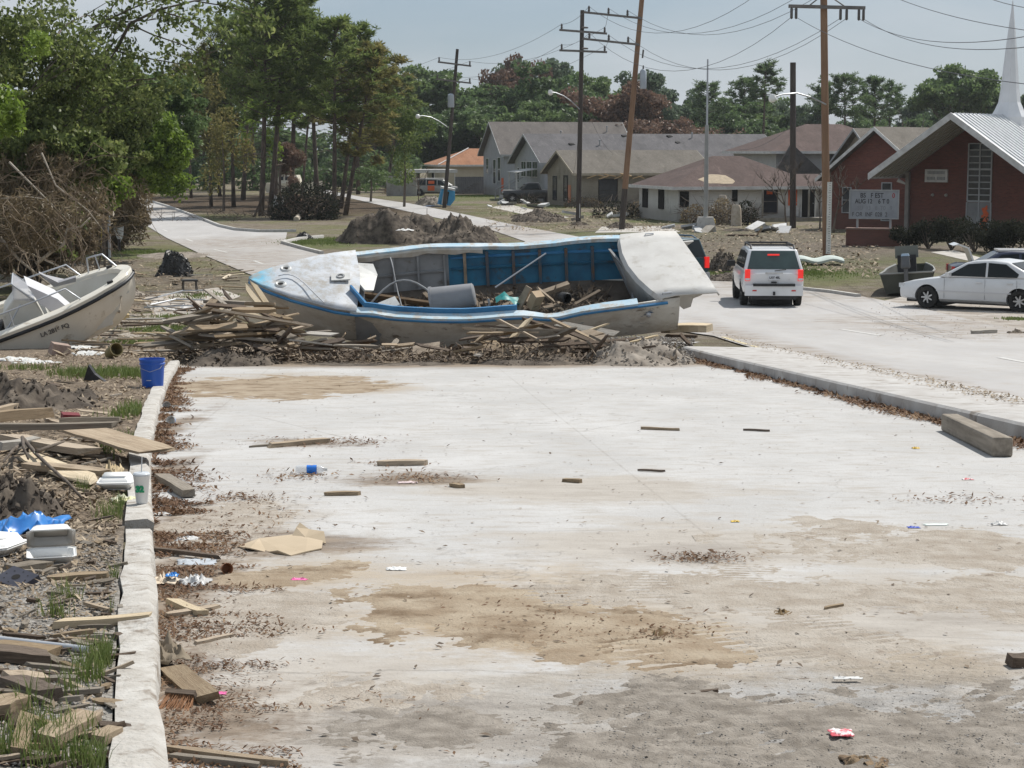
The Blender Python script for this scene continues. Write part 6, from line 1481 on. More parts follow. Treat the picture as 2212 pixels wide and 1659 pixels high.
for z, s0, s1, m_ in ((.52, .48, .9, in_blue), (.74, .48, .9, blue_trim), (.50, .30, .465, in_grey)):
    p = [Vector(((s_ - .5) * BL, hullw(s_, z) - .03, z)) for s_ in np.linspace(s0, s1, 8)]; MB().tube(p, .028, 4).build('stringer', m_, lin)
# foredeck
q = []
for s_ in [.0, .01, .03, .06, .1, .15, .2, .25]:
    hb = HBf(s_) + .02; x = (s_ - .5) * BL; cut = 0
    q.append([Vector((x + (.10 * (1 - abs(t)) if s_ == .25 else 0), hb * t, ZSr(s_) + .015 + .03 * (1 - t * t) * min(1, s_ / .1) + .02 * fbm(x * 1.7, t * 1.6) + (ZS(s_, -1) - ZSr(s_)) * max(0, -t))) for t in (-1, -.8, -.5, -.2, .2, .5, .8, 1)])
fd = MB().loft(q).build('foredeck', deckm, bt_, smooth=40); fd.modifiers.new('thick', 'SOLIDIFY').thickness = -.025
# crease of the dented deck
cr = [Vector((( .07 + .012 * i - .5) * BL, -.02 - .012 * i * i + .10 * math.sin(i * .6), 1.27 - .006 * i)) for i in range(10)]
MB().tube(cr, [.012] * 10, 5).build('deck_crease', deckm, fd)
# side decks, rub rail, coamings
for sd in (-1, 1):
    q = []; r_ = []; lo = []
    for s_ in np.linspace(.235, .90, 26):
        hb = HBf(s_); x = (s_ - .5) * BL; z = ZS(s_, sd); wi = (.16 if sd < 0 else .13) + .02 * fbm(x * 2, sd)
        if sd < 0: wi -= .07 * math.exp(-((s_ - .70) / .06) ** 2)
        q.append([Vector((x, sd * (hb + .035), z - .03)), Vector((x, sd * (hb + .03), z + .02)), Vector((x, sd * (hb - wi), z + .03)), Vector((x, sd * (hb - wi - .01), z - .04))])
    MB().loft(q).build('side_deck', rail_blue, bt_, smooth=40)
    rr_ = [Vector(((s_ - .5) * BL, sd * (HBf(s_) + .025), ZS(s_, sd) - .045)) for s_ in np.linspace(.0, .97, 40)]
    MB().tube(rr_, .03, 5).build('rub_rail', blue_trim, bt_, smooth=60)
c0 = [Vector(((s_ - .5) * BL, -HBf(s_) + .17, ZS(s_, -1) + .02)) for s_ in np.linspace(.27, .62, 12)]
mb = MB(); mb.loft([[p, p + Vector((0, .01, .10)), p + Vector((0, .04, .10)), p + Vector((0, .03, 0))] for p in c0], closed=True, cap=True); mb.build('coaming', blue_trim, bt_)
a, b = Vector(((.235 - .5) * BL, -.45, 1.10)), Vector(((.27 - .5) * BL, -HBf(.27) + .17, 1.05))
MB().loft([[p, p + Vector((.01, 0, .12)), p + Vector((.05, 0, .12)), p + Vector((.04, 0, 0))] for p in (a, b)], closed=True, cap=True).build('coaming_end', blue_trim, bt_)
# torn plywood edge hanging from the far side deck, white splintered cabin panels
p0 = [Vector(((s_ - .5) * BL, HBf(s_) - .13, ZS(s_, 1) + .0)) for s_ in np.linspace(.25, .56, 10)]
MB().loft([[p, p + Vector((0, -.05, -.02)), p + Vector((0, -.06, -.10 - .03 * math.sin(i * 2.1))), p + Vector((0, -.03, -.10))] for i, p in enumerate(p0)], closed=True, cap=True).build('torn_edge', mat('raw_laminate', (.40, .35, .28), (.50, .48, .44), 5, .8), bt_)
x0 = (.245 - .5) * BL
MB().prism([(x0, .72, 1.0), (x0 + .36, .72, .95), (x0 + .44, .38, .88), (x0 + .10, .36, .95)], (.02, 0, .06)).build('cabin_panel', beigew, bt_)
MB().prism([(x0 + .02, .33, 1.04), (x0 + .42, .35, .92), (x0 + .34, -.12, .86), (x0 + .18, -.34, 1.0), (x0 + .02, -.05, 1.08)], (.03, 0, .03)).build('cabin_panel', beigew, bt_)
MB().box((x0 + .16, .1, .55), (.04, 1.5, .7)).build('bulkhead', in_grey, bt_)
# deck fittings
def ring(c, r, w_, nm='deck_ring'):
    MB().lathe([(r * .5, .0), (r * .5, .03), (r * .75, .045), (r, .02), (r, 0)], 16, c).build(nm, beigew, fd, smooth=40); MB().lathe([(0, .012), (r * .5, .012)], 12, c).build('ring_hole', void, fd)
ring(((.085 - .5) * BL, .33, 1.205), .115, 0); ring(((.075 - .5) * BL, -.27, 1.205), .115, 0)
hp = MB().box(((.215 - .5) * BL, -.02, 1.17), (.36, .26, .025)).build('hatch_plate', beigew, fd); MB().lathe([(.05, 0), (.08, .0), (.08, .02), (.05, .02)], 12, ((.215 - .5) * BL, -.02, 1.182)).build('plate_ring', in_grey, hp)
# stern deck with its rounded engine box edge and overhang
q = []
zt = lambda s_, t: ZSr(s_) + .03 + .02 * (1 - t * t)
for t in (-1, -.75, -.4, 0, .4, .75, 1):
    hb = HBf(.95); fr_ = .955 - .055 * (t * .5 + .5) - .03 * (1 - t * t); en = 1.085 - .05 * (t * .5 + .5)
    q.append([Vector(((fr_ - .5) * BL + .10, t * HBf(fr_) * .97, zt(fr_, t) - .62 * (1 - abs(t)) ** .4 - .03)), Vector(((fr_ - .5) * BL - .01, t * HBf(fr_), zt(fr_, t) - .05)), Vector(((fr_ - .5) * BL + .03, t * HBf(fr_), zt(fr_, t) + .01)), Vector(((.99 - .5) * BL, t * HBf(.99), zt(.99, t) + .03)), Vector(((en - .5) * BL, t * (HBf(1.08)), zt(1.08, t))), Vector(((en + .005 - .5) * BL, t * (HBf(1.09)), zt(1.09, t) - .06))])
whit = mat('stern_white', (.56, .55, .525), (.47, .455, .43), 2, .5, dirt=((.36, .33, .28), .56, 3.5), bump=.25, bscale=3)
sdk = MB().loft(q).build('stern_deck', whit, bt_, smooth=24); md = sdk.modifiers.new('thick', 'SOLIDIFY'); md.thickness = -.03
for t in (-.93, .9): MB().tube([((.97 - .5) * BL - .09, t * HBf(.97), 1.03), ((.97 - .5) * BL - .08, t * HBf(.97), 1.10), ((.97 - .5) * BL + .08, t * HBf(.97), 1.10), ((.97 - .5) * BL + .09, t * HBf(.97), 1.03)], .014, 5).build('lifting_eye', steel, sdk)
for t in (-.9, .9):
    xb = .5 * BL; MB().prism([(xb, t * 1.1, .95), (xb + .62, t * 1.08, .98), (xb + .45, t * 1.08, .86), (xb + .30, t * 1.08, .80), (xb + .26, t * 1.08, .62), (xb + .12, t * 1.09, .58), (xb, t * 1.1, .70)], (0, .05, 0)).build('overhang_bracket', whit, bt_)
MB().lathe([(0, 0), (.05, .0), (.05, .03), (.025, .05), (0, .05)], 10, ((.925 - .5) * BL, -HBf(.925) - .01, .72), eul(R(90), 0, 0)).build('through_hull', steel, bt_)
MB().prism([((.865 - .5) * BL, .95, .93), ((.90 - .5) * BL, .2, .80), ((.91 - .5) * BL, -.3, .35), ((.90 - .5) * BL, .8, .3)], (.05, 0, 0)).build('engine_box_side', in_grey, bt_)
BW = Matrix.LocRotScale(bt_.location, bt_.rotation_euler.to_quaternion(), None)
def inboat(name, mbd, m_, label, cat, smooth=None):
    o = mbd.build(name, m_, smooth=smooth); o.matrix_world = BW; return tag(o, label, cat)
# things lying in the wreck
o = empty('plastic_tub', (0, 0, 0), 0, 'grey plastic bin lying on its side inside the wrecked boat', 'bin'); o.matrix_world = BW @ Matrix.LocRotScale(Vector((-.62, -.30, .66)), eul(R(-16), R(80), R(-20)).to_quaternion(), None)
MB().lathe([(.0, .86), (.20, .86), (.225, .84), (.28, .05), (.30, .05), (.30, 0), (.27, 0), (.26, .04), (.20, .80), (0, .80)], 22).build('shell', mat('bin_grey', (.27, .275, .29), (.21, .215, .225), 2, .5), o, smooth=40)
MB().tube([(.29, -.1, .05), (.36, -.08, .06), (.36, .08, .06), (.29, .1, .05)], .02, 5).build('grip', mat('bin_dark', (.08, .08, .09), rough=.6), o)
inboat('metal_rod', MB().tube([(.66, .2, .62), (1.72, .85, .96)], .016, 6), steel, 'thin pale rod leaning on the far side inside the wrecked boat', 'rod')
inboat('long_timber', MB().box((1.25, .15, .34), (1.85, .13, .09), eul(0, R(-9), R(16))), deadwood, 'long grey timber slanting over the floor of the wrecked boat', 'timber')
inboat('plank', MB().box((-1.15, .25, .42), (1.6, .05, .14), eul(R(20), R(6), R(-12))), mat('boat_plank', (.22, .15, .09), (.15, .10, .06), 5, .85), 'brown board lying beside the grey bin in the wrecked boat', 'plank')
inboat('plank', MB().box((1.15, -.5, .74), (.5, .14, .05), eul(R(15), R(-55), R(30))), deadwood, 'short upright board stump near the teal rag in the wrecked boat', 'plank')
inboat('plank', MB().box((1.6, -.35, .7), (.5, .12, .04), eul(R(10), R(48), R(20))), deadwood, 'small board leaning beside the black scrap in the wrecked boat', 'plank')
inboat('wood_block', MB().box((1.38, -.6, .74), (.2, .18, .34), eul(.3, .2, .5)), mat('raw_pine2', (.45, .34, .22), (.36, .26, .16), 4, .8), 'pale wood block beside the teal rag in the wrecked boat', 'block')
tb_ = MB(); g_ = [[Vector((.62 + i * .09, -.62 + j * .07, .74 + .12 * fbm(i * .7, j * .9, 3) + .08 * math.sin(i * .9))) for j in range(5)] for i in range(6)]
tb_.loft(g_); inboat('teal_rag', tb_, mat('teal_plastic', (.03, .27, .26), (.02, .2, .2), 4, .5), 'teal plastic rag draped over scraps in the wrecked boat', 'rag', 180)
inboat('black_scrap', MB().lathe([(.0, 0), (.1, 0), (.11, .18), (.09, .2)], 12, (1.9, -.5, .72), eul(R(70), .3, .4)), plastic, 'small black pot at the stern end inside the wrecked boat', 'pot', 40)
inboat('white_box', MB().box((-1.42, -.75, .84), (.42, .3, .22), eul(.15, -.2, .3), taper=.9), beigew, 'white tilted box at the forward cockpit edge of the wrecked boat', 'box')
inboat('hose', MB().tube([Vector((-1.9 + i * .13, -.3 + .5 * math.sin(i * .28), .55 + .35 * math.sin(i * .25))) for i in range(13)], .02, 6), trimg, 'pale hose arching inside the forward cockpit of the wrecked boat', 'hose', 60)
inboat('hose', MB().tube([(.35, -.45, .35), (.42, -.5, .5), (.5, -.5, .66), (.48, -.45, .75)], .025, 6), trimg, 'short pale hose end standing beside the grey bin', 'hose', 60)
inboat('white_pipe', MB().tube([(-1.82, -.55, .86), (-1.45, -.86, .88)], .018, 6), trim, 'short white pipe near the cabin panels of the wrecked boat', 'pipe')
inboat('loose_cable', MB().tube([Vector((-1.35 + .02 * i, .95 - .16 * i, 1.0 - .05 * i + .05 * math.sin(i))) for i in range(10)], .012, 5), trimg, 'loose cable hanging over the forward cockpit of the wrecked boat', 'cable')
random.seed(14)
for i in range(16):
    inboat('plank', MB().box((random.uniform(-1.6, 2.4), yy := random.uniform(-.8, .4), .32 + max(0, -yy) * .42 + random.uniform(0, .1)), (random.uniform(.3, .9), random.uniform(.05, .14), .03), eul(random.uniform(-.2, .2), random.uniform(-.25, .25), random.uniform(0, 3))), mat('boat_scrap_wood', (.16, .12, .085), (.27, .215, .155), 4, .9, rnd=.3), 'small scrap board among the dirt on the floor of the wrecked boat', 'plank')['group'] = 'scrap boards in the wrecked boat'
# ---- white open boat at the left
SL, SB = 5.9, 2.15
h2 = ip([0, .01, .03, .07, .13, .22, .35, .6, 1], [.02, .20, .38, .56, .73, .88, .97, 1.0, .93]); hb2 = lambda s_: h2(s_) * SB / 2
z2 = ip([0, .1, .25, .5, 1], [1.22, 1.16, 1.05, .94, .90]); k2 = ip([0, .01, .04, .1, .18, .3, 1], [.98, .72, .42, .17, .05, 0, 0]); c2f = lambda s_: (hb2(s_) * (.30 + .55 * min(1, s_ / .3)), .30 - .12 * min(1, s_ / .4))
gel = mat('gelcoat_white', (.78, .74, .655), (.68, .635, .54), 1.2, .35, coat=.2, dirt=((.42, .36, .27), .58, 2.5)); gelin = mat('gelcoat_inside', (.66, .655, .61), (.56, .54, .49), 1.5, .4, dirt=((.42, .38, .31), .62, 3))
Rw = eul(R(14), R(-15.5), R(9)); bowv = Vector((SL / 2, 0, 1.22))
sb_ = empty('open_boat', at(284, 580, 36.6) - Rw @ bowv, 0, 'white open motor boat with steel rails tipped on the verge', 'boat', rot=Rw.to_euler())
s2 = [0, .004, .012, .03, .06, .1, .15, .22, .3, .4, .55, .75, 1.0]
secs = hull_loft(SL, hb2, z2, k2, c2f, s2)
for q in secs:
    for p in q: p.x = -p.x
mb = MB().loft(secs); mb.add(secs[-1], [tuple(range(len(secs[-1])))]); sh_ = mb.build('hull', gel, sb_, smooth=35)
X2 = lambda s_: -(s_ - .5) * SL
for sd in (-1, 1):
    q = [[Vector((X2(s_), sd * (hb2(s_) + .03), z2(s_) - .05)), Vector((X2(s_), sd * (hb2(s_) + .035), z2(s_) + .01)), Vector((X2(s_), sd * (hb2(s_) - .02), z2(s_) + .035)), Vector((X2(s_) - .16 * max(0, 1 - s_ * 12), sd * max(.0, hb2(s_) - .20), z2(s_) + .03)), Vector((X2(s_) - .17 * max(0, 1 - s_ * 12), sd * max(0, hb2(s_) - .22), z2(s_) - .05))] for s_ in np.concatenate([np.linspace(0, .1, 10), np.linspace(.13, 1, 14)])]
    MB().loft(q).build('gunwale', gel, sb_, smooth=40)
    MB().tube([Vector((X2(s_) + .01, sd * (hb2(s_) + .028), z2(s_) - .085)) for s_ in np.concatenate([np.linspace(0, .1, 10), np.linspace(.13, 1, 14)])], .038, 6).build('rub_strip', mat('rub_black', (.02, .022, .026), rough=.5), sb_, smooth=60)
q = []
for s_ in np.concatenate([np.linspace(.03, .12, 7), np.linspace(.16, .97, 12)]):
    hb = max(.02, hb2(s_) - .21); zf = .36 if s_ > .12 else .36 + (.12 - s_) * 6
    q.append([Vector((X2(s_), -hb, z2(s_))), Vector((X2(s_), -hb * .96, z2(s_) * .6 + .1)), Vector((X2(s_), -hb * .85, zf)), Vector((X2(s_), 0, zf)), Vector((X2(s_), hb * .85, zf)), Vector((X2(s_), hb * .96, z2(s_) * .6 + .1)), Vector((X2(s_), hb, z2(s_)))])
MB().loft(q).build('inner_skin', gelin, sb_, smooth=35)
MB().box((2.0, 0, .46), (.6, .9, .22), taper=.95).build('bow_locker', gelin, sb_)
cn = MB().add([(x_ + .95, y_, z_) for x_, y_, z_ in [(.25, -.38, .36), (.25, .38, .36), (.05, .38, 1.25), (.05, -.38, 1.25), (-.75, -.38, .36), (-.75, .38, .36), (-.62, .38, 1.15), (-.62, -.38, 1.15), (-.3, .38, 1.4), (-.3, -.38, 1.4)]], [(0, 1, 2, 3), (3, 2, 8, 9), (9, 8, 6, 7), (7, 6, 5, 4), (0, 3, 9, 7, 4), (1, 5, 6, 8, 2)]).build('console', gelin, sb_); md = cn.modifiers.new('bevel', 'BEVEL'); md.width = .04; md.segments = 2
MB().add([(x_ + .95, y_, z_ - .1) for x_, y_, z_ in [(.05, -.40, 1.34), (.05, .40, 1.34), (-.26, .36, 1.78), (-.26, -.36, 1.78), (-.32, -.42, 1.5), (-.32, .42, 1.5)]], [(0, 1, 2, 3), (0, 3, 4), (1, 5, 2)]).build('windscreen', mat('acrylic_haze', (.55, .55, .58), rough=.15, alpha=.55), sb_, fixn=False)
MB().tube([(1.0, -.40, 1.24), (.69, -.36, 1.68), (.69, .36, 1.68), (1.0, .40, 1.24)], .016, 6).build('screen_frame', steel, sb_)
# folded white canvas leaning forward of the console
MB().prism([(1.75, -.60, .42), (1.10, -.55, 1.20), (.98, -.50, 1.62), (1.45, -.55, 1.20), (1.80, -.58, .6)], (-.04, .35, .1)).build('canvas_panel', mat('grey_white_canvas', (.60, .60, .63), (.53, .53, .56), 2, .7), sb_)
MB().prism([(1.2, .15, 1.6), (1.5, .1, 1.32), (1.85, .2, 1.3), (1.8, .4, 1.15), (1.35, .45, 1.15)], (0, .06, .02)).build('canvas_flap', mat('grey_canvas', (.36, .36, .38), (.3, .3, .32), 2, .7), sb_)
MB().lathe([(.0, -.1), (.22, -.1), (.25, 0), (.22, .5), (.0, .55)], 12, (-.1, .1, .9), eul(.2, R(25), 0)).build('helm_seat', gel, sb_, smooth=40); MB().box((.0, .0, .6), (.4, .8, .45)).build('seat_box', plastic, sb_)
for sd in (-1, 1):
    zz = .33 if sd < 0 else .30
    for s0, s1 in (((.18, .56),) if sd < 0 else ((.05, .15), (.18, .56))):
        ps = [Vector((X2(s_), sd * (hb2(s_) - .1), z2(s_) + .04 + (0 if k_ in (0, 5) else zz))) for k_, s_ in enumerate((s0, s0 + .035, s0 + (s1 - s0) * .35, s0 + (s1 - s0) * .7, s1 - .01, s1))]
        ro = MB().tube(ps, .017, 6).build('bow_rail', steel, sb_, smooth=60)
        sm = s0 + (s1 - s0) * .6; MB().tube([Vector((X2(sm), sd * (hb2(sm) - .1), z2(sm) + .02)), Vector((X2(sm), sd * (hb2(sm) - .1), z2(sm) + .36))], .014, 6).build('stanchion', steel, ro)
MB().tube([Vector((-1.3, -.72, .55)), Vector((-.3, -.70, .62)), Vector((.4, -.62, .95)), Vector((.75, -.55, 1.3))], .017, 6).build('grab_rail', steel, sb_, smooth=60)
for sd in (-1, 1): MB().box((X2(.075), sd * (hb2(.075) - .1), z2(.075) + .05), (.12, .05, .05)).build('cleat', plastic, sb_)
rp_ = [at(262, 640, 36.3), at(258, 672, 36.0), P(254, 704, .12), P(238, 722, .12)]; tag(MB().tube([p - rp_[0] for p in rp_], .02, 6).build('bow_rope', mat('rope', (.42, .37, .3), (.33, .28, .22), 20, .9), loc=rp_[0]), 'frayed rope hanging from the white boat bow to the ground', 'rope')
sa, sbp = .16, .36; va = Vector((X2(sbp), -(hb2(sbp) + .0), 0)); ang = math.atan2(-(hb2(sa) - hb2(sbp)), X2(sa) - X2(sbp))
t_ = text('LA 2816 FQ', (X2(.335), -hb2(.335) - .012, .70), .115, mat('letter_brown', (.10, .09, .08), rough=.7), sb_, rot=(R(78), R(-1), R(12.5)), name='registration')
# ---- jon boat
jb = empty('jon_boat', (13.05, 60.4, gz(60.4) + .05), 0, 'olive aluminium flat boat with outboard motor and console beside the drive', 'boat', rot=(R(-4), R(2), R(76)))
olive = mat('olive_paint', (.045, .048, .036), (.07, .072, .055), 2, .6); oin = mat('olive_inside', (.085, .085, .075), (.06, .06, .052), 2, .7)
JL = 4.6; hj = ip([0, .55, .8, 1], [.82, .84, .75, .5]); zj = ip([0, .6, 1], [.62, .62, .80]); kj = ip([0, .6, .8, 1], [0, .0, .12, .5])
q = []; qi = []
for s_ in np.linspace(0, 1, 12):
    x = (s_ - .5) * JL; hb = hj(s_); q.append([Vector((x, -hb, zj(s_))), Vector((x, -hb * .8, kj(s_))), Vector((x, hb * .8, kj(s_))), Vector((x, hb, zj(s_)))])
    qi.append([Vector((x, -hb + .03, zj(s_) + .005)), Vector((x, -hb * .78, kj(s_) + .06)), Vector((x, hb * .78, kj(s_) + .06)), Vector((x, hb - .03, zj(s_) + .005))])
mb = MB().loft(q); mb.add(q[0], [(0, 1, 2, 3)]); mb.add(q[-1], [(0, 1, 2, 3)]); mb.build('hull', olive, jb); mb = MB().loft(qi); mb.add([v + Vector((.02, 0, 0)) for v in qi[0]], [(0, 1, 2, 3)]); mb.build('inner_skin', oin, jb)
for sd in (-1, 1): MB().tube([Vector(((s_ - .5) * JL, sd * hj(s_), zj(s_) + .01)) for s_ in np.linspace(0, 1, 9)], .03, 5).build('gunwale', mat('aluminium', (.34, .34, .32), rough=.5, metal=.2), jb)
MB().tube([(-.5 * JL, -.82, .63), (-.5 * JL, .82, .63)], .03, 5).build('transom_rail', MAT['aluminium'], jb)
for x, zz in ((1.3, .5), (-1.3, .42)): MB().box((x, 0, zz), (1.0, 1.3, .05)).build('deck', oin, jb)
MB().box((.3, .05, .75), (.35, .6, .8)).build('console', plastic, jb); MB().box((.32, .05, 1.25), (.05, .75, .4)).build('console_screen', mat('screen_grey', (.16, .17, .15), rough=.4), jb)
MB().tube([(.1, .05, .95), (.12, .05, 1.0)], .17, 12).build('steering_wheel', plastic, jb)
ob = MB().box((-.5 * JL - .22, 0, .98), (.42, .3, .42), taper=.82).build('outboard_motor', mat('motor_grey', (.10, .105, .115), (.07, .075, .08), 2, .35, coat=.4), jb); md = ob.modifiers.new('bevel', 'BEVEL'); md.width = .06; md.segments = 3
MB().box((-.5 * JL - .22, 0, 1.205), (.36, .26, .07), taper=.8).build('cowl_top', mat('cowl_blue', (.35, .45, .55), rough=.3), ob); MB().box((-.5 * JL - .2, 0, .5), (.18, .12, .7)).build('motor_leg', MAT['motor_grey'], ob); MB().box((-.5 * JL - .26, 0, .1), (.4, .03, .14)).build('skeg', MAT['motor_grey'], ob)
# ---- white cabin boat beyond the pines
Y = 205; c = Vector(((662 - CX) / px(Y), Y - 8, 0)); cb_ = empty('cabin_boat', c, R(-10), 'white cabin boat stranded behind the pine grove', 'boat')
q = [[Vector(((s_ - .5) * 6, -h_, zt_)), Vector(((s_ - .5) * 6, -h_ * .7, zk_)), Vector(((s_ - .5) * 6, h_ * .7, zk_)), Vector(((s_ - .5) * 6, h_, zt_))] for s_, h_, zt_, zk_ in ((0, 1.0, 1.1, .1), (.5, 1.1, 1.1, .1), (.8, .8, 1.2, .2), (1, .05, 1.35, .9))]
mb = MB().loft(q); mb.add([v for v in q[0]], [(0, 1, 2, 3)]); mb.add([p for s4 in q for p in (s4[0], s4[3])], [(0, 1, 3, 2), (2, 3, 5, 4), (4, 5, 7, 6)]); mb.build('hull', gel, cb_)
cbn = MB().box((-.6, 0, 1.5), (2.4, 1.7, .9), taper=.8).build('cabin', gel, cb_)
for x in (-1.3, -.6, .1): MB().box((x, -.79, 1.6), (.5, .03, .4), eul(R(-12), 0, 0)).build('cabin_window', glass, cb_)
# ================================================================== DEBRIS
random.seed(77)
def woodmat(name, c1, c2, rnd=.28, stretch=(.35, 6, 6)):
    m, nt, b = nodes_of(name); v = obj_vec(nt)
    c = mixc(nt, ramp(nt, tnoise(nt, v, 3.0, 6, .6, stretch), .36, .64), c1, c2)
    c = mixc(nt, mth(nt, 'MULTIPLY', ramp(nt, tnoise(nt, v, 2.2, 6, .65), .5, .68), .6), c, tuple(k * .5 for k in c1))
    hs = nt.nodes.new('ShaderNodeHueSaturation'); r_ = nt.nodes.new('ShaderNodeObjectInfo').outputs['Random']
    nt.links.new(mth(nt, 'MULTIPLY_ADD', r_, 2 * rnd, 1 - rnd), hs.inputs['Value']); nt.links.new(mth(nt, 'MULTIPLY_ADD', r_, -.35, 1.1), hs.inputs['Saturation']); nt.links.new(c, hs.inputs['Color'])
    nt.links.new(hs.outputs['Color'], b.inputs['Base Color']); b.inputs['Roughness'].default_value = .85; b.inputs['Specular IOR Level'].default_value = .2
    set_bump(nt, b, tnoise(nt, v, 9, 5, .6, stretch), .5, .01); return m
wd_tan = woodmat('board_tan', (.28, .205, .132), (.40, .315, .215)); wd_grey = woodmat('board_grey', (.20, .17, .135), (.31, .27, .22)); wd_dark = woodmat('board_dark', (.085, .06, .043), (.16, .12, .088)); wd_pale = woodmat('board_pale', (.52, .41, .26), (.60, .50, .35), .15); wd_white = woodmat('board_painted', (.46, .44, .40), (.36, .32, .27), .2)
WOODS = [wd_tan, wd_tan, wd_grey, wd_grey, wd_dark, wd_dark, wd_pale, wd_white]
def plank_mesh(m_, k):
    random.seed(900 + k); mb = MB(); n = 5; secs = []
    for i in range(n + 1):
        x = -.5 + i / n; w = 1.0; bow = .012 * math.sin(i * 1.3 + k)
        e = 0
        ring = [(-.5, -.5), (.5, -.5), (.5, .5), (-.5, .5)]
        ex = i in (0, n); sl = random.uniform(-.09, .09) if ex else 0; tp = (random.uniform(.2, 1) if k % 2 else random.uniform(.75, 1)) if ex else random.uniform(.93, 1.03)
        secs.append([Vector((x + sl * y * 1.6 + (random.uniform(-.04, .04) if ex else 0), y * tp + bow, z + .25 * math.sin(i + k) * .3)) for y, z in ring])
    mb.loft(secs, closed=True, cap=True); me_o = mb.build('plank', m_); me = me_o.data; bpy.data.objects.remove(me_o); return me
PM = {m_.name: [plank_mesh(m_, k) for k in range(7)] for m_ in set(WOODS)}
def plank(c, ln, wd, th, rot, m_, label, group=None, name='plank', cat='plank'):
    o = bpy.data.objects.new(name, random.choice(PM[m_.name])); col.objects.link(o)
    o.location = c; o.scale = (ln, wd, th); o.rotation_euler = rot
    return tag(o, label, cat, group)
def board(a, b, wd, th, m_, label, roll=0.0, group=None, name='plank', cat='plank'):
    """a plank between two points"""
    a, b = Vector(a), Vector(b); d = b - a; q = d.to_track_quat('X', 'Z')
    e = (q @ Matrix.Rotation(roll, 3, 'X').to_quaternion()).to_euler()
    return plank((a + b) / 2, d.length, wd, th, e, m_, label, group, name, cat)
def bpx(x0, y0, x1, y1, Y0, Y1, wd, th, m_, label, roll=0.0, name='plank', cat='plank'):
    return board(at(x0, y0, Y0), at(x1, y1, Y1), wd, th, m_, label, roll, None, name, cat)
# -- the heap under the wrecked boat
def pile_h(x):   # height of the heap against picture column
    return float(np.interp(x, [380, 430, 520, 600, 660, 900, 1000, 1080, 1180, 1300, 1380, 1480], [.45, .95, 1.2, .9, .4, .32, .42, .68, .7, .48, .2, .1]))
CN = {'board_tan': 'tan broken board', 'board_grey': 'grey weathered broken board', 'board_dark': 'dark brown broken board', 'board_pale': 'pale fresh broken board', 'board_painted': 'paint-worn broken board'}
random.seed(41)
for i in range(205):
    r_ = random.random()
    x = random.uniform(385, 630) if r_ < .52 else (random.uniform(630, 1000) if r_ < .72 else random.uniform(1000, 1400))
    f = random.random(); Yf = P(x, 786).y; Yv = Yf + .15 + f * (3.0 if x < 640 else 2.0)
    hh = pile_h(x) * math.sin(math.pi * min(1, .3 + f * .6)) * random.uniform(.25, 1.0)
    ln = random.choice([.35, .5, .7, .9, 1.2, 1.5]) * random.uniform(.8, 1.2)
    steep = random.random() < (.3 if (x < 640 or 1000 < x < 1320) else .1)
    if steep: ln = min(ln, .75)
    ry = random.uniform(-.8, .8) if steep else random.gauss(0, .14)
    z_ = gz(Yv) + max(.04 + abs(math.sin(ry)) * ln * .32, hh)
    big = x < 640 and not steep and random.random() < .6
    plank(((x - CX) / px(Yv), Yv, z_), ln * (1.25 if big else 1), random.uniform(.10, .22) if big else random.uniform(.05, .16), random.uniform(.03, .06) if big else random.uniform(.02, .045), (random.uniform(-.5, .5), ry, random.gauss(0, .6)), m_ := random.choice(WOODS[:6] if random.random() < .85 else WOODS), CN[m_.name] + (' in the debris heap under the bow' if x < 640 else (' in the debris strip below the hull middle' if x < 1000 else ' in the debris heap before the stern half')), 'broken boards in the heap under the wrecked boat')
bpx(532, 622, 601, 708, 34.2, 33.4, .11, .045, wd_pale, 'pale upright stud leaning on the wrecked boat bow, left of its twin', .3); bpx(547, 612, 612, 712, 34.4, 33.5, .10, .05, wd_pale, 'longer pale stud leaning against the wrecked boat bow', .3)
bpx(472, 662, 618, 712, 34.6, 33.4, .24, .05, wd_pale, 'wide pale timber slanting down under the wrecked boat bow', .5); bpx(458, 655, 530, 676, 35.0, 34.8, .10, .05, wd_pale, 'short pale timber on top of the left debris heap', .4)
bpx(435, 715, 520, 672, 33.6, 34.2, .08, .07, wd_tan, 'tan timber rising from the left debris heap'); bpx(420, 780, 505, 742, 32.2, 32.6, .07, .05, wd_tan, 'tan lath crossing the front of the left heap'); bpx(545, 770, 620, 708, 32.4, 33.4, .09, .05, wd_grey, 'grey timber propped in the heap below the bow')
bpx(512, 778, 800, 770, 32.0, 32.2, .05, .22, wd_dark, 'thick dark beam along the front edge of the heap', .15); bpx(655, 758, 770, 738, 32.8, 33.0, .12, .035, wd_tan, 'tan board lying below the dark hull opening'); bpx(735, 775, 935, 745, 32.1, 32.6, .12, .04, wd_grey, 'long grey board slanting before the hull'); bpx(770, 784, 890, 773, 31.8, 32.0, .09, .04, wd_tan, 'slim tan board at the very front of the heap')
bpx(890, 758, 950, 748, 32.3, 32.4, .22, .03, wd_tan, 'square tan board piece before the hull', .7); bpx(955, 786, 1085, 742, 31.6, 32.3, .20, .04, wd_tan, 'wide tan board sloping left of the big double board', .6); bpx(990, 768, 1052, 720, 32.2, 32.6, .07, .05, wd_tan, 'narrow tan lath standing up beside the hull'); bpx(1080, 762, 1142, 690, 32.2, 32.9, .10, .05, wd_pale, 'pale upright board propped on the hull middle')
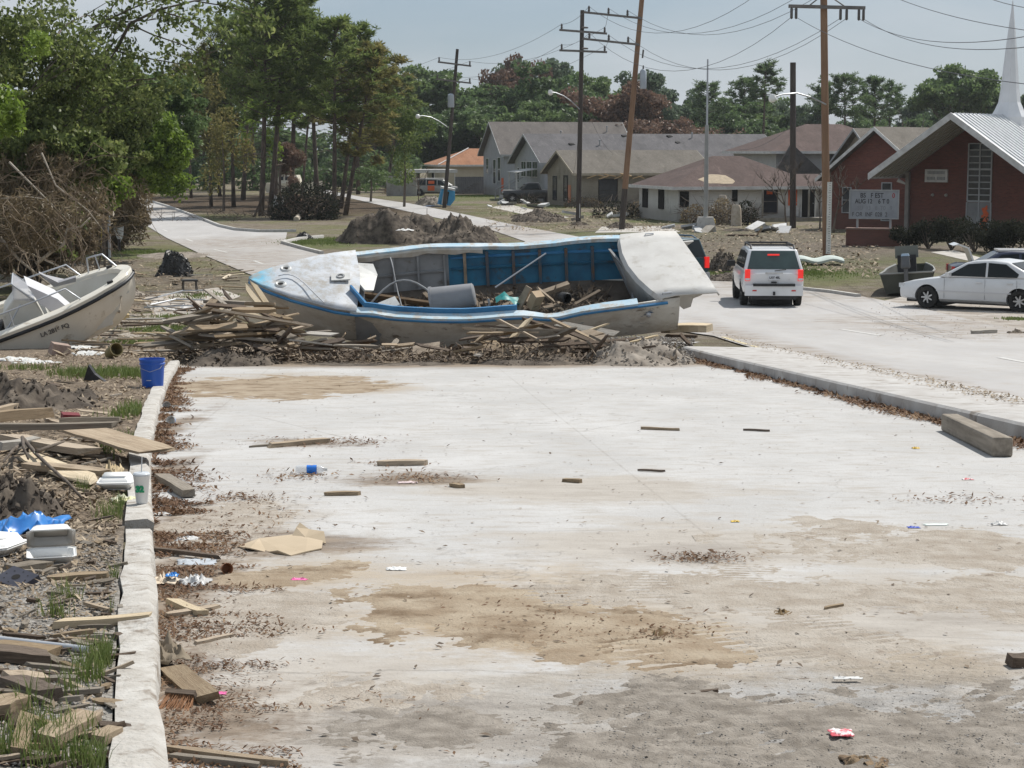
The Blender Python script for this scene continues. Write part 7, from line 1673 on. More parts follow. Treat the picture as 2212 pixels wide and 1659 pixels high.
bpx(1105, 767, 1290, 716, 31.9, 32.6, .20, .045, wd_tan, 'upper of two wide tan boards before the stern half', .75); bpx(1118, 775, 1300, 731, 31.7, 32.3, .17, .045, wd_tan, 'lower of two wide tan boards before the stern half', .75); bpx(1058, 712, 1170, 708, 33.2, 33.3, .18, .03, wd_grey, 'grey flat board wedged against the hull', .9); bpx(1205, 700, 1330, 722, 33.0, 32.8, .15, .04, wd_white, 'paint-worn board lying over the heap by the stern', .7); bpx(1230, 730, 1310, 700, 32.6, 33.0, .05, .03, wd_pale, 'thin splinter above the paint-worn board')
bpx(1135, 690, 1260, 735, 33.0, 32.4, .14, .06, wd_dark, 'dark board crossing behind the wide tan boards'); bpx(1360, 740, 1420, 725, 33.0, 33.4, .08, .03, wd_pale, 'pale lath on the grey earth heap'); bpx(1330, 765, 1375, 776, 32.2, 32.0, .06, .03, wd_pale, 'small pale lath at the foot of the grey earth heap'); bpx(1105, 782, 1160, 781, 31.6, 31.6, .06, .05, wd_dark, 'short dark beam left of the pale hoop')
bpx(1432, 709, 1531, 708, 36.2, 36.0, .55, .14, wd_pale, 'yellowish squared timber behind the boat stern', .0, 'timber', 'timber'); bpx(1440, 724, 1506, 727, 35.6, 35.4, .14, .05, wd_dark, 'thin dark board under the yellowish timber'); bpx(1470, 722, 1490, 745, 35.2, 34.8, .08, .04, wd_dark, 'stub of dark wood beside the kerb end')
hp_ = P(1179, 779, .02); ho = MB(); N = 28
ho.tube([Vector((.27 * math.cos(i / N * 6.2832), .27 * math.sin(i / N * 6.2832), .03)) for i in range(N + 1)], .022, 7, cap=False)
tag(ho.build('hoop', mat('hoop_blue', (.50, .60, .66), rough=.5), loc=hp_, smooth=180), 'pale blue plastic hoop lying at the heap front', 'hoop')
pts = np.array([(random.uniform(-2.0, 2.9), yy, .22 + max(0, -yy) * .45 * random.random() ** .6 + random.uniform(0, .06)) for yy in (random.uniform(-1.1, .6) for _ in range(2600))])
_later = pts
# -- boards strewn between the white boat and the heap
random.seed(43)
for i in range(46):
    x, y = random.uniform(150, 480), random.uniform(640, 770)
    c = P(x, y, .1); ln = random.choice([.5, .8, 1.1, 1.6]) * random.uniform(.7, 1.2)
    plank(c + Vector((0, 0, .05)), ln, random.uniform(.06, .18), .03, (random.gauss(0, .1), random.gauss(0, .07), random.gauss(0, .5)), m_ := random.choice(WOODS), CN[m_.name] + ' lying loose between the white boat and the debris heap', 'loose boards by the white boat')
for i in range(18):
    x, y = random.uniform(280, 520), random.uniform(575, 640); c = P(x, y, .05)
    plank(c + Vector((0, 0, .04)), random.uniform(.4, 1.3), random.uniform(.06, .2), .03, (0, random.gauss(0, .06), random.gauss(0, .6)), m_ := random.choice(WOODS), CN[m_.name] + ' lying loose on the dusty ground near the stool', 'loose boards on the dusty ground')
# -- boards on the near verge
def V(x, y, dz=0.0): 
    p = P(x, y, .11); p.z = vz(p.x, p.y) + dz; return p
def vb(x0, y0, x1, y1, wd, th, m_, label, dz=.03, dz1=None, roll=0.0, cat='plank', name='plank'): return board(V(x0, y0, dz), V(x1, y1, dz if dz1 is None else dz1), wd, th, m_, label, roll, None, name, cat)
vb(-40, 946, 100, 927, .11, .09, wd_tan, 'thick tan beam end on the verge by the orange scraps', .16); vb(-40, 958, 245, 945, .09, .05, wd_grey, 'long grey-tan board across the verge', .12); vb(24, 966, 190, 996, .16, .05, wd_tan, 'tan board under the sheet of plywood', .08); vb(60, 1028, 225, 1034, .14, .04, wd_tan, 'tan board beside the foam box', .06); vb(100, 925, 215, 948, .07, .04, wd_tan, 'narrow lath near the red block', .06); vb(0, 985, 80, 975, .12, .06, wd_white, 'pale stub board at the edge of the near pile', .08)
vb(180, 968, 340, 1003, .34, .02, wd_tan, 'sheet of tan plywood reaching over the kerb', .14, .12, name='plywood_sheet', cat='plywood'); vb(215, 952, 275, 968, .05, .03, wd_tan, 'thin lath behind the plywood sheet', .05); vb(60, 1000, 200, 1055, .22, .02, wd_pale, 'pale thin panel sagging beneath the near pile', .05); vb(-20, 905, 70, 885, .09, .05, wd_tan, 'tan lath above the orange scraps', .08); vb(130, 940, 260, 925, .06, .04, wd_grey, 'grey lath at the top of the near pile', .1)
vb(123, 1352, 322, 1332, .055, .03, wd_pale, 'long split lath reaching to the near kerb', .02); vb(-30, 1410, 120, 1412, .10, .03, wd_tan, 'tan board under the grey pipe', .02); vb(-30, 1432, 105, 1428, .10, .04, wd_dark, 'dark board below the grey pipe', .03); vb(20, 1490, 110, 1520, .08, .04, wd_dark, 'red-brown split block on the gravel', .03); vb(98, 1612, 195, 1552, .10, .03, wd_tan, 'tan splintered board on the gravel', .03); vb(15, 1480, 100, 1472, .09, .03, wd_tan, 'tan chunk on the gravel', .02); vb(60, 1560, 40, 1640, .05, .03, wd_tan, 'short tan lath in the grass', .02); vb(105, 1253, 230, 1243, .07, .03, wd_tan, 'split lath next to the black plate', .02); vb(210, 1600, 250, 1575, .06, .03, wd_tan, 'small tan chip near the kerb foot', .02); vb(-20, 1560, 50, 1535, .1, .04, wd_tan, 'tan block at the left gravel edge', .03); vb(20, 1240, 100, 1225, .1, .03, wd_grey, 'grey board end behind the black plate', .02)
random.seed(45)
for i in range(210):
    x, y = random.uniform(-40, 262), random.uniform(800, 1659); s_ = 1.0 if y < 1000 else .55
    c = V(x, y, .015); plank(c, random.uniform(.05, .30) * s_ * 1.2, random.uniform(.012, .06) * s_ * 1.2, random.uniform(.006, .018), (random.gauss(0, .15), random.gauss(0, .12), random.gauss(0, 1.0)), m_ := random.choice(WOODS[:6]), CN[m_.name].replace('broken board', 'wood scrap') + (' on the mud bank near the bucket' if y < 900 else (' around the near board pile' if y < 1220 else ' on the near gravel beside the kerb')), 'wood scraps on the verge', 'wood_scrap', 'wood scrap')
# -- boards on the apron
def sbp_(x0, y0, x1, y1, wd, th, m_, label, dz=.02, roll=0.0, name='plank', cat='plank'): return board(P(x0, y0, dz), P(x1, y1, dz), wd, th, m_, label, roll, None, name, cat)
sbp_(349, 1028, 408, 1066, .10, .05, wd_grey, 'grey plank stub lying against the left kerb', .04); sbp_(372, 1446, 448, 1508, .085, .03, wd_tan, 'tan slatted plank lying across the leaf litter', .03, .3); sbp_(372, 1300, 437, 1326, .05, .03, wd_pale, 'splintered pale chunk in the leaf litter', .02); sbp_(580, 962, 706, 951, .09, .04, wd_tan, 'flat tan split board on the apron, farther from the bottle', .03); sbp_(818, 1000, 918, 999, .08, .04, wd_tan, 'tan split board on the apron right of the bottle', .03); sbp_(703, 1067, 775, 1066, .05, .03, wd_tan, 'short tan block on the apron below the bottle', .02); sbp_(1385, 925, 1467, 928, .03, .03, wd_tan, 'slim stick lying alone on the apron'); sbp_(1608, 928, 1660, 930, .02, .02, wd_dark, 'thin dark twig right of the slim stick'); sbp_(360, 1618, 620, 1648, .03, .02, wd_tan, 'long split cane at the lower left of the apron'); sbp_(365, 1632, 560, 1655, .025, .02, wd_grey, 'second long split cane at the lower left of the apron'); sbp_(1218, 1037, 1255, 1040, .04, .03, wd_tan, 'small tan chip in the middle of the apron'); sbp_(975, 1047, 998, 1051, .06, .03, wd_tan, 'small square wood chip near the split boards'); sbp_(1380, 1015, 1434, 1017, .02, .015, wd_dark, 'thin splinter below the slim stick'); sbp_(2180, 1428, 2240, 1424, .08, .04, wd_dark, 'dark wood block at the right edge of the apron', .03); sbp_(1780, 1315, 1822, 1306, .02, .015, wd_tan, 'little pale splinter near the right dirt', .015); sbp_(420, 1390, 500, 1374, .03, .02, wd_tan, 'pale lath in the kerb litter', .015); sbp_(330, 1186, 470, 1202, .03, .02, wd_dark, 'dark strip crossing the kerb gap', .03); sbp_(360, 1330, 470, 1310, .05, .02, wd_tan, 'splintered slab in the kerb litter', .02); sbp_(540, 965, 640, 958, .04, .02, wd_grey, 'thin grey splinter beside the flat split board', .015)
sbp_(1483, 1503, 1550, 1492, .02, .015, wd_dark, 'thin brown stick at the edge of the grey grit', .015)
ta, tb2 = P(2052, 912, .09), P(2166, 966, .09); tm_ = MB().box((0, 0, 0), ((tb2 - ta).length, .17, .165)).build('timber', wd_grey); tm_.location = (ta + tb2) / 2; tm_.rotation_euler = (tb2 - ta).to_track_quat('X', 'Z').to_euler(); tag(tm_, 'squared grey timber lying in front of the right kerb', 'timber')
bv = tm_.modifiers.new('bevel', 'BEVEL'); bv.width = .02; bv.segments = 2; bv.limit_method = 'ANGLE'
# -- bucket
bk = empty('bucket', V(330, 834), 0, 'upright blue plastic bucket beside the left kerb', 'bucket'); bm__ = mat('bucket_blue', (.012, .085, .42), (.014, .10, .46), 2, .4, coat=.2)
MB().lathe([(0, .012), (.128, .012), (.13, 0), (.152, .30), (.160, .30), (.160, .315), (.152, .32), (.154, .345), (.160, .345), (.162, .37), (.152, .37), (.147, .34), (.125, .03), (0, .03)], 28).build('shell', bm__, bk, smooth=35)
MB().box((-.02, -.143, .11), (.06, .004, .008)).build('label_mark', trim, bk)
MB().tube([(.155, 0, .33), (.12, -.13, .26), (0, -.165, .22), (-.12, -.13, .26), (-.155, 0, .33)], .003, 4).build('handle', steel, bk)
# -- foam boxes, cup, bottle
foam = mat('foam_white', (.78, .78, .77), (.72, .72, .70), 3, .7)
def clam(loc, rz, label, openl=0.0, s_=1.0):
    o = empty('foam_box', loc, rz, label, 'food box', 'white foam food boxes'); o.scale = (s_, s_, s_)
    def shell(nm, flip):
        q = []
        for r_, z in ((.085, 0), (.088, .004), (.108, .034), (.116, .036), (.116, .040)):
            q.append([Vector((r_ * sx * (1 if abs(sx) == 1 else .0), 0, 0)) for sx in ()])
        mb = MB(); prof = [(.083, 0.0), (.105, .034), (.117, .036), (.117, .041)]; rings = []
        for r_, z in prof:
            k = r_; c_ = .2 * k; rings.append([Vector((x, y, z)) for x, y in [(-k + c_, -k), (k - c_, -k), (k, -k + c_), (k, k - c_), (k - c_, k), (-k + c_, k), (-k, k - c_), (-k, -k + c_)]])
        mb.loft(rings, closed=True); mb.add(rings[0], [tuple(range(8))])
        ob_ = mb.build(nm, foam, o, smooth=30); md = ob_.modifiers.new('thick', 'SOLIDIFY'); md.thickness = .003; return ob_
    shell('tray', 0); l_ = shell('lid', 1)
    if openl: l_.location = (0, .117 + .045 * math.cos(openl), .04 + .02); l_.rotation_euler = (R(90) - openl, 0, 0); l_.rotation_euler = (R(90) + openl, 0, 0); l_.location = (0, .118 + .115 * math.sin(openl), .04 + .115 * math.cos(openl))
    else: l_.location = (0, 0, .083); l_.rotation_euler = (math.pi, 0, 0)
    return o
clam(V(252, 1058, .035) , .1, 'closed white foam food box balanced on the near pile boards'); clam(V(112, 1216, .02), .25, 'white foam food box with its lid thrown open', R(58)); clam(V(-6, 1196, .02), -.3, 'white foam food box beside the blue tarpaulin')
cp = empty('drink_cup', P(307, 1086, .125), 0, 'white foam drink cup with straw standing on the kerb', 'cup'); MB().lathe([(0, 0), (.034, 0), (.036, .01), (.050, .165), (.052, .168), (.050, .172), (.046, .168), (.03, .01)], 20).build('cup_body', foam, cp, smooth=40); MB().lathe([(.052, .168), (.053, .178), (.045, .186), (0, .188)], 20).build('lid', mat('clear_lid', (.6, .63, .66), rough=.2), cp, smooth=40); MB().tube([(.0, 0, .18), (.005, .005, .28)], .004, 6).build('straw', lens, cp)
text('32', (-.028, -.0475, .075), .05, mat('print_green', (.02, .28, .13), rough=.6), cp, name='cup_print')
bo = empty('water_bottle', P(672, 1014, .045), 0, 'clear plastic water bottle with blue label lying on the apron', 'bottle', rot=(R(0), R(90), R(2))); pet = mat('clear_plastic', (.72, .76, .80), rough=.08, alpha=.35, spec=.6)
MB().lathe([(0, -.115), (.028, -.115), (.033, -.10), (.033, -.04), (.031, -.03), (.033, .04), (.033, .055), (.022, .085), (.012, .10), (.012, .115), (0, .115)], 18).build('bottle_body', pet, bo, smooth=50)
MB().lathe([(.0335, -.032), (.0338, -.032), (.0338, .042), (.0335, .042)], 18).build('label', mat('label_blue', (.02, .16, .62), (.03, .2, .66), 20, .4), bo, smooth=50); MB().lathe([(.0135, .10), (.0135, .122), (0, .122)], 12).build('cap', trim, bo)
MB().box((-.034, .0, .005), (.001, .02, .018)).build('label_mark', trim, bo)
for (x, y, lab) in [(361, 876, 'crushed white and blue cup by the kerb, farther one'), (371, 908, 'crushed white and blue cup lying clear of the kerb')]:
    o = empty('paper_cup', P(x, y, .045), random.uniform(0, 3), lab, 'cup', rot=(R(80), .3, random.uniform(-.6, .6))); MB().lathe([(0, 0), (.032, 0), (.046, .08), (.044, .08), (.03, .004)], 14, (0, 0, -.04)).build('cup_body', foam, o, smooth=40); MB().lathe([(.0365, .02), (.0432, .058)], 14, (0, 0, -.04)).build('band', mat('band_blue', (.04, .16, .5), rough=.5), o)
# -- crumpled sheets
def crumple(name, c, sx, sy, h, m_, label, cat, seed, rz=0.0, n=12, flat=.5, dz=None, thick=.002, hang=0.0):
    vs_ = []; q = n + 1
    for j in range(q):
        for i in range(q):
            u, v = i / n - .5, j / n - .5
            ed = 1 + .25 * fbm(seed + u * 3, v * 3 + 9)
            nn = fbm(u * 3.1 + seed * 3.7, v * 3.1, seed) * .8 + .35 * fbm(u * 8 + seed, v * 8, 3)
            fall = 1 - flat * (4 * (u * u + v * v))
            vs_.append((u * sx * ed, v * sy * ed, max(.003, h * (abs(nn) * 1.1 + .05) * max(.1, fall))))
    fs = [(j * q + i, j * q + i + 1, (j + 1) * q + i + 1, (j + 1) * q + i) for j in range(n) for i in range(n)]
    o = MB().add(vs_, fs).build(name, m_, loc=c, smooth=55); o.rotation_euler = (0, 0, rz)
    md = o.modifiers.new('thick', 'SOLIDIFY'); md.thickness = thick; md.offset = 0
    return tag(o, label, cat)
tarp = mat('tarp_blue', (.02, .15, .46), (.03, .22, .58), 5, .35, coat=.2)
crumple('tarpaulin', V(58, 1150, .02), .42, .50, .13, tarp, 'crumpled bright blue tarpaulin scrap on the verge', 'tarpaulin', 3, .2, 18)
card = mat('cardboard', (.47, .38, .27), (.40, .32, .22), 3, .85)
cbo = empty('cardboard_sheet', P(606, 1184, .012), 0, 'torn flattened cardboard with a curled flap on the apron', 'cardboard')
def cardpiece(nm, pts, dz, bend=0):
    V_ = [P(x, y, .012) - cbo.location + Vector((0, 0, dz_ + .006 * math.sin(i * 2.3))) for i, (x, y, dz_) in enumerate(pts)]
    o = MB().add(V_, [tuple(range(len(V_)))]).build(nm, card, cbo); o.modifiers.new('thick', 'SOLIDIFY').thickness = .006; return o
cardpiece('sheet', [(512, 1180, 0), (540, 1190, .012), (575, 1190, 0), (600, 1196, .015), (628, 1200, 0), (660, 1193, .01), (695, 1186, 0), (698, 1172, .02), (665, 1168, .03), (640, 1160, .012), (600, 1162, .0), (560, 1166, .008)], 0); cardpiece('flap', [(632, 1164, .02), (660, 1170, .02), (704, 1176, .012), (700, 1168, .05), (668, 1162, .05), (648, 1158, .085), (640, 1160, .05)], .01)
crumple('cloth_rag', P(356, 1412, .05), .13, .30, .10, mat('rag_olive', (.15, .12, .085), (.22, .18, .13), 6, .9), 'brown olive rag draped over the near kerb', 'rag', 5, .5, 14)
crumple('paper_bag', V(246, 1030, .05), .13, .3, .12, mat('bag_tan', (.50, .40, .25), (.42, .33, .2), 5, .8), 'crumpled tan paper bag on the near pile', 'bag', 6, .2, 12); crumple('wrapper', V(270, 1080, .02), .16, .12, .05, mat('wrap_yellow', (.68, .66, .36), (.6, .6, .5), 8, .5), 'crumpled yellow and white wrapper beside the cup', 'wrapper', 7)
crumple('wrapper', P(1817, 1585, .03), .075, .075, .022, mat('wrap_red', (.62, .09, .12), (.72, .66, .66), 30, .45, rngs=(.45, .55)), 'red and white wrapper on the grey grit', 'wrapper', 8); crumple('wrapper', P(646, 1253, .01), .075, .04, .02, mat('wrap_pink', (.72, .08, .30), (.75, .2, .42), 20, .5), 'bright pink wrapper near the tan stain', 'wrapper', 9); crumple('wrapper', P(470, 1499, .02), .06, .03, .015, MAT['wrap_pink'], 'pink scrap in the kerb litter', 'wrapper', 10); crumple('paper_scrap', P(856, 1230, .01), .10, .06, .03, foam, 'white foam scrap on the tan stain edge', 'scrap', 11); crumple('plastic_bag', P(420, 1260, .01), .14, .16, .07, mat('bag_clear', (.62, .62, .61), rough=.25, alpha=.75), 'crumpled clear plastic bag in the kerb litter', 'bag', 12); crumple('paper_bag', P(356, 1256, .02), .12, .16, .06, mat('bag_cream', (.62, .52, .40), (.55, .46, .36), 5, .7), 'cream crumpled paper with blue print at the kerb', 'bag', 13); crumple('wrapper', P(372, 1244, .05), .06, .06, .03, tarp, 'blue wrapper end on the cream paper', 'wrapper', 14)
crumple('plastic_bag', P(425, 1215, .01), .20, .14, .03, mat('film_clear', (.62, .66, .70), rough=.2, alpha=.7), 'flat clear plastic film in the kerb litter', 'bag', 15); crumple('paper_scrap', P(408, 1165, .01), .12, .10, .03, trim, 'white paper napkin beside the kerb', 'scrap', 16); crumple('paper_scrap', P(345, 1112, .01), .16, .09, .03, trim, 'white paper strip at the kerb foot', 'scrap', 17); crumple('paper_scrap', P(1830, 1466, .02), .10, .03, .015, trim, 'narrow white paper on the grit', 'scrap', 18); crumple('paper_scrap', P(2022, 1134, .01), .14, .05, .01, mat('scrap_green', (.6, .66, .62), rough=.5), 'pale green strip of packaging on the apron', 'scrap', 19); crumple('paper_scrap', P(1973, 1140, .01), .07, .04, .015, mat('scrap_blue', (.04, .08, .42), rough=.5), 'small dark blue scrap beside the pale strip', 'scrap', 20); crumple('paper_scrap', P(2158, 1133, .01), .09, .06, .04, trim, 'white scrap at the right of the apron', 'scrap', 21); crumple('paper_scrap', P(1978, 969, .01), .06, .05, .03, mat('scrap_yellow', (.62, .42, .06), rough=.5), 'yellow scrap between stick and timber', 'scrap', 22); crumple('paper_scrap', P(1588, 1127, .01), .05, .04, .02, MAT['scrap_yellow'], 'orange scrap in the middle of the apron', 'scrap', 23); crumple('paper_scrap', P(1860, 868, .01), .12, .12, .06, foam, 'white crushed cup at the right kerb', 'scrap', 24); crumple('paper_scrap', P(1905, 880, .01), .12, .12, .05, mat('scrap_slate', (.2, .24, .32), rough=.5), 'slate-blue scrap at the right kerb', 'scrap', 25); crumple('paper_scrap', P(880, 1043, .01), .14, .06, .02, mat('scrap_pinkwhite', (.62, .5, .5), rough=.5), 'pale pinkish wrapper near the split boards', 'scrap', 26); crumple('paper_scrap', P(2090, 1036, .01), .08, .04, .02, MAT['wrap_red'], 'white and red can scrap at the right of the apron', 'scrap', 27)
crumple('dirt_clod', P(1868, 1650, .012), .14, .10, .05, mat('clod', (.16, .11, .07), (.25, .18, .11), 20, .95, bump=.8, bscale=40), 'brown dirt clod at the lower edge of the apron', 'clod', 28); crumple('dirt_clod', P(1418, 1375, .0), .12, .16, .05, mat('leafy_clod', (.10, .065, .03), (.2, .14, .07), 20, .95), 'dark leafy clod on the tan stain', 'clod', 29); crumple('dirt_clod', P(1690, 1330, .0), .08, .12, .05, MAT['leafy_clod'], 'curled dead leaf clump right of the tan stain', 'clod', 30)
o = empty('paper_cup', P(488, 1228, .03), 0, 'brown paper cup lying open to the viewer in the litter', 'cup', rot=(R(80), 0, R(20))); MB().lathe([(0, 0), (.022, 0), (.03, .07), (.028, .07), (.02, .004)], 14, (0, 0, -.03)).build('cup_body', mat('cup_brown', (.36, .17, .09), rough=.6), o, smooth=40)
# -- black plate, pipe, broom head, red block, orange scraps
pl_ = empty('speaker_plate', V(36, 1262, .03), 0, 'black plastic plate with a round hole lying on the verge', 'plate', rot=(R(18), R(8), R(-33))); MB().box((0, 0, 0), (.17, .13, .028), taper=.97).build('plate_body', mat('plate_black', (.035, .036, .05), (.06, .06, .075), 8, .4), pl_); MB().lathe([(0, 0.015), (.018, .015), (.02, .0155), (.0, .0156)], 16).build('hole', void, pl_)
for i in range(8): a = i / 8 * 6.28; MB().lathe([(0, .0152), (.004, .0155), (0, .0157)], 6, (.06 * math.cos(a), .045 * math.sin(a), 0)).build('screw_hole', void, pl_)
a, b = V(-60, 1387, .03), V(190, 1404, .02); tag(MB().tube([Vector((0, 0, 0)), b - a], .0135, 12).build('metal_pipe', steel, loc=a, smooth=60), 'straight grey metal pipe lying on the verge', 'pipe')
br = empty('broom_head', P(384, 1512, .03), 0, 'broom head with red-brown bristles in the litter', 'broom', rot=(R(-60), 0, R(-15))); MB().box((0, 0, .03), (.11, .025, .02)).build('block', wd_dark, br)
bb = MB(); 
for i in range(110): x = random.uniform(-.052, .052); bb.tube([(x, random.uniform(-.009, .009), .02), (x * 1.2 + random.uniform(-.01, .01), random.uniform(-.02, .02), -.06)], .0012, 3, cap=False)
bb.build('bristles', mat('bristle', (.27, .13, .06), rough=.8), br)
tag(MB().box((0, 0, .05), (.16, .12, .13), eul(.1, .1, .4)).build('red_block', mat('maroon', (.16, .02, .025), rough=.6), loc=V(152, 920)), 'small maroon box on the mud bank', 'box')
for x, y, w_, lab in ((20, 925, .26, 'orange plastic scrap under the thick tan beam'), (212, 962, .12, 'small orange scrap beside the plywood sheet'), (186, 952, .1, 'orange-red flake behind the plywood sheet')): crumple('plastic_scrap', V(x, y, .06), w_, w_ * .7, .06, mat('orange_plastic', (.70, .15, .05), rough=.5), lab, 'scrap', 31 + x, .3)
bnm = MB()
for pts in ([(55, 985, .1), (30, 1008, .12), (8, 1028, .08)], [(52, 985, .12), (80, 1010, .1), (102, 1036, .1), (150, 1068, .04), (176, 1080, .02)], [(50, 990, .15), (52, 1010, .16), (62, 1018, .1)], [(80, 1010, .12), (140, 995, .14)]):
    q = [V(*p) for p in pts]; bnm.tube(q, [.016 * (1 - .5 * i / (len(q) - 1)) for i in range(len(q))], 6)
tag(bnm.build('fallen_branch', bark, smooth=180), 'bent dark branch lying over the near pile', 'branch')
# -- things round the white boat
heap('black_sack', 378, 596, 80, 62, 1.1, 'bulging black rubbish sack on the road shoulder', mat('sack_black', (.02, .02, .02), (.045, .043, .04), 3, .45), seed=40, rough=.7, cat='sack')
stl = empty('stool', P(410, 632, .0), .3, 'small dark stool frame standing on the dusty ground', 'stool'); MB().box((0, 0, .40), (.5, .4, .05)).build('seat', plastic, stl)
for x in (-.2, .2):
    for y in (-.15, .15): MB().tube([(x, y, .4), (x * 1.15, y * 1.15, 0)], .018, 6).build('leg', plastic, stl)
fr_ = MB(); 
for pts in ([(312, 648), (340, 642), (394, 628), (440, 627), (465, 640), (494, 660)], [(318, 660), (380, 646), (440, 648), (494, 662)], [(312, 664), (400, 660), (494, 664)]):
    q = [P(x, y, .25 if 0 < i < len(pts) - 1 else .12) for i, (x, y) in enumerate(pts)]; fr_.tube(q, .022, 6)
tag(fr_.build('tent_frame', steel, smooth=60), 'bent grey tube frame lying before the stool', 'frame')
crumple('plastic_bag', P(415, 668, .05), .8, .6, .22, trim, 'white plastic bag under the bent tube frame', 'bag', 42); crumple('plastic_bag', P(365, 668, .05), .4, .4, .16, trim, 'small white bag left of the larger one', 'bag', 43); tag(MB().box((0, 0, .08), (.28, .2, .14), eul(.1, .1, .4)).build('foam_block', mat('foam_yellow', (.55, .42, .22), rough=.8), loc=P(266, 690, .1)), 'small yellow foam block by the boat bow line', 'block')
tag(MB().lathe([(.10, 0), (.115, .30), (.10, .30), (.09, .02), (0, .02)], 16, rot=eul(R(70), 0, R(35))).build('rusty_tub', mat('tub_olive', (.18, .15, .06), (.26, .21, .1), 6, .7), loc=P(238, 764, .2), smooth=40), 'olive corroded tub lying near the white boat', 'tub'); tag(MB().box((0, 0, .1), (.34, .26, .2), eul(.1, .2, .5), taper=.9).build('masonry_chunk', mat('masonry', (.36, .27, .22), (.26, .19, .16), 6, .9, bump=.6, bscale=20), loc=P(130, 767, .1)), 'chunk of pinkish masonry under the white boat', 'rubble')
tag(MB().prism([(-.13, 0, 0), (.17, .03, 0), (.02, .02, .12), (-.05, 0, .24)], (0, .12, 0)).build('metal_scrap', mat('dark_metal', (.02, .02, .022), rough=.6), loc=V(200, 826, -.02)), 'dark triangular metal scrap in the green grass', 'scrap')
for i, (x, y, lab) in enumerate([(30, 778, 'white panel scrap under the white boat stern, left'), (75, 785, 'white panel scrap under the white boat middle'), (190, 765, 'pale board scrap below the white boat bow'), (165, 752, 'pale lath scrap by the masonry chunk')]): crumple('panel_scrap', P(x, y, .12), .6, .5, .1, beigew, lab, 'scrap', 50 + i, i)
# -- blue booth, hydrant, mattress, box
bb_ = empty('blue_booth', P(958, 446), R(15), 'blue toppled phone booth shell at the foot of the lamp-arm pole', 'booth', rot=(R(4), R(9), R(10)))
MB().prism([(-.45, 0, .1), (.55, 0, .15), (.85, 0, .7), (.75, 0, 1.35), (-.35, 0, 1.45)], (0, .7, 0)).build('shell', mat('booth_blue', (.04, .26, .50), (.06, .33, .58), 3, .45), bb_); MB().box((.05, -.02, .75), (.45, .03, 1.0)).build('opening', void, bb_); MB().box((.15, .3, 1.5), (1.15, .8, .16)).build('cap', trim, bb_); MB().box((-.15, -.03, .8), (.1, .05, 1.2)).build('jamb', trim, bb_)
crumple('tarpaulin', P(932, 446, .0), 1.6, 1.2, .2, mat('tarp_navy', (.02, .05, .12), rough=.5), 'dark blue tarpaulin trailing from the booth', 'tarpaulin', 60)
fh = empty('fire_hydrant', P(1540, 496), 0, 'yellow fire hydrant behind the flagpole block', 'hydrant'); MB().lathe([(.16, 0), (.16, .06), (.10, .07), (.10, .5), (.13, .52), (.13, .56), (.10, .6), (.05, .68), (.03, .74), (0, .74)], 14).build('barrel', mat('hydrant_yellow', (.48, .36, .12), rough=.6), fh, smooth=40)
for s_ in (-1, 1): MB().lathe([(.05, 0), (.06, .06), (0, .07)], 10, (s_ * .09, 0, .42), eul(0, R(90) * s_, 0)).build('outlet', MAT['hydrant_yellow'], fh)
mt = MB(); g_ = []
for i in range(15):
    u = i / 14; z = .12 + .12 * math.sin(u * 5.2 + .6) ** 2
    g_.append([Vector(((u - .5) * 2.1, y, z + dz_)) for y, dz_ in ((-.6, -.05), (-.62, .04), (-.5, .12), (0, .15), (.5, .12), (.62, .04), (.6, -.06), (0, -.08))])
mt.loft(g_, closed=True, cap=True); tag(mt.build('mattress', mat('mattress_pale', (.52, .57, .53), (.42, .48, .45), 2, .8), loc=P(1762, 572), smooth=60), 'pale green mattress lying beside the gauge pole foot', 'mattress')
tag(MB().box((0, 0, .5), (.9, .5, 1.0)).build('utility_box', trim, loc=P(622 - 22, 448)), 'white metal box standing behind the twin pine', 'box')
for x, y, lab in ((880, 512, 'pale tin sheet on the tall mud heap'), (965, 507, 'tan plywood scrap on the lower mud heap')):
    c = P(x, y + 12); crumple('sheet_scrap', Vector((c.x, c.y - 2.2, .7)), .8, .7, .2, trim if 'tin' in lab else card, lab, 'scrap', 70 + x)
heap('black_bundle', 657, 517, 40, 18, .8, 'small black bundle lying on the grass island kerb', MAT['sack_black'], seed=44, rough=.8, cat='bundle')
bo_ = board(P(1568, 508, .05), P(1632, 508, .05), .5, .08, wd_dark, 'flat dark board lying on the yard before the white house', 0); 
board(P(2100, 718, .06), P(2150, 716, .06), .25, .1, wd_white, 'pale broken board by the grass tuft on the drive'); crumple('dirt_clod', P(2200, 722, .0), .5, .4, .2, mudm, 'dark clod at the right end of the drive', 'clod', 81)
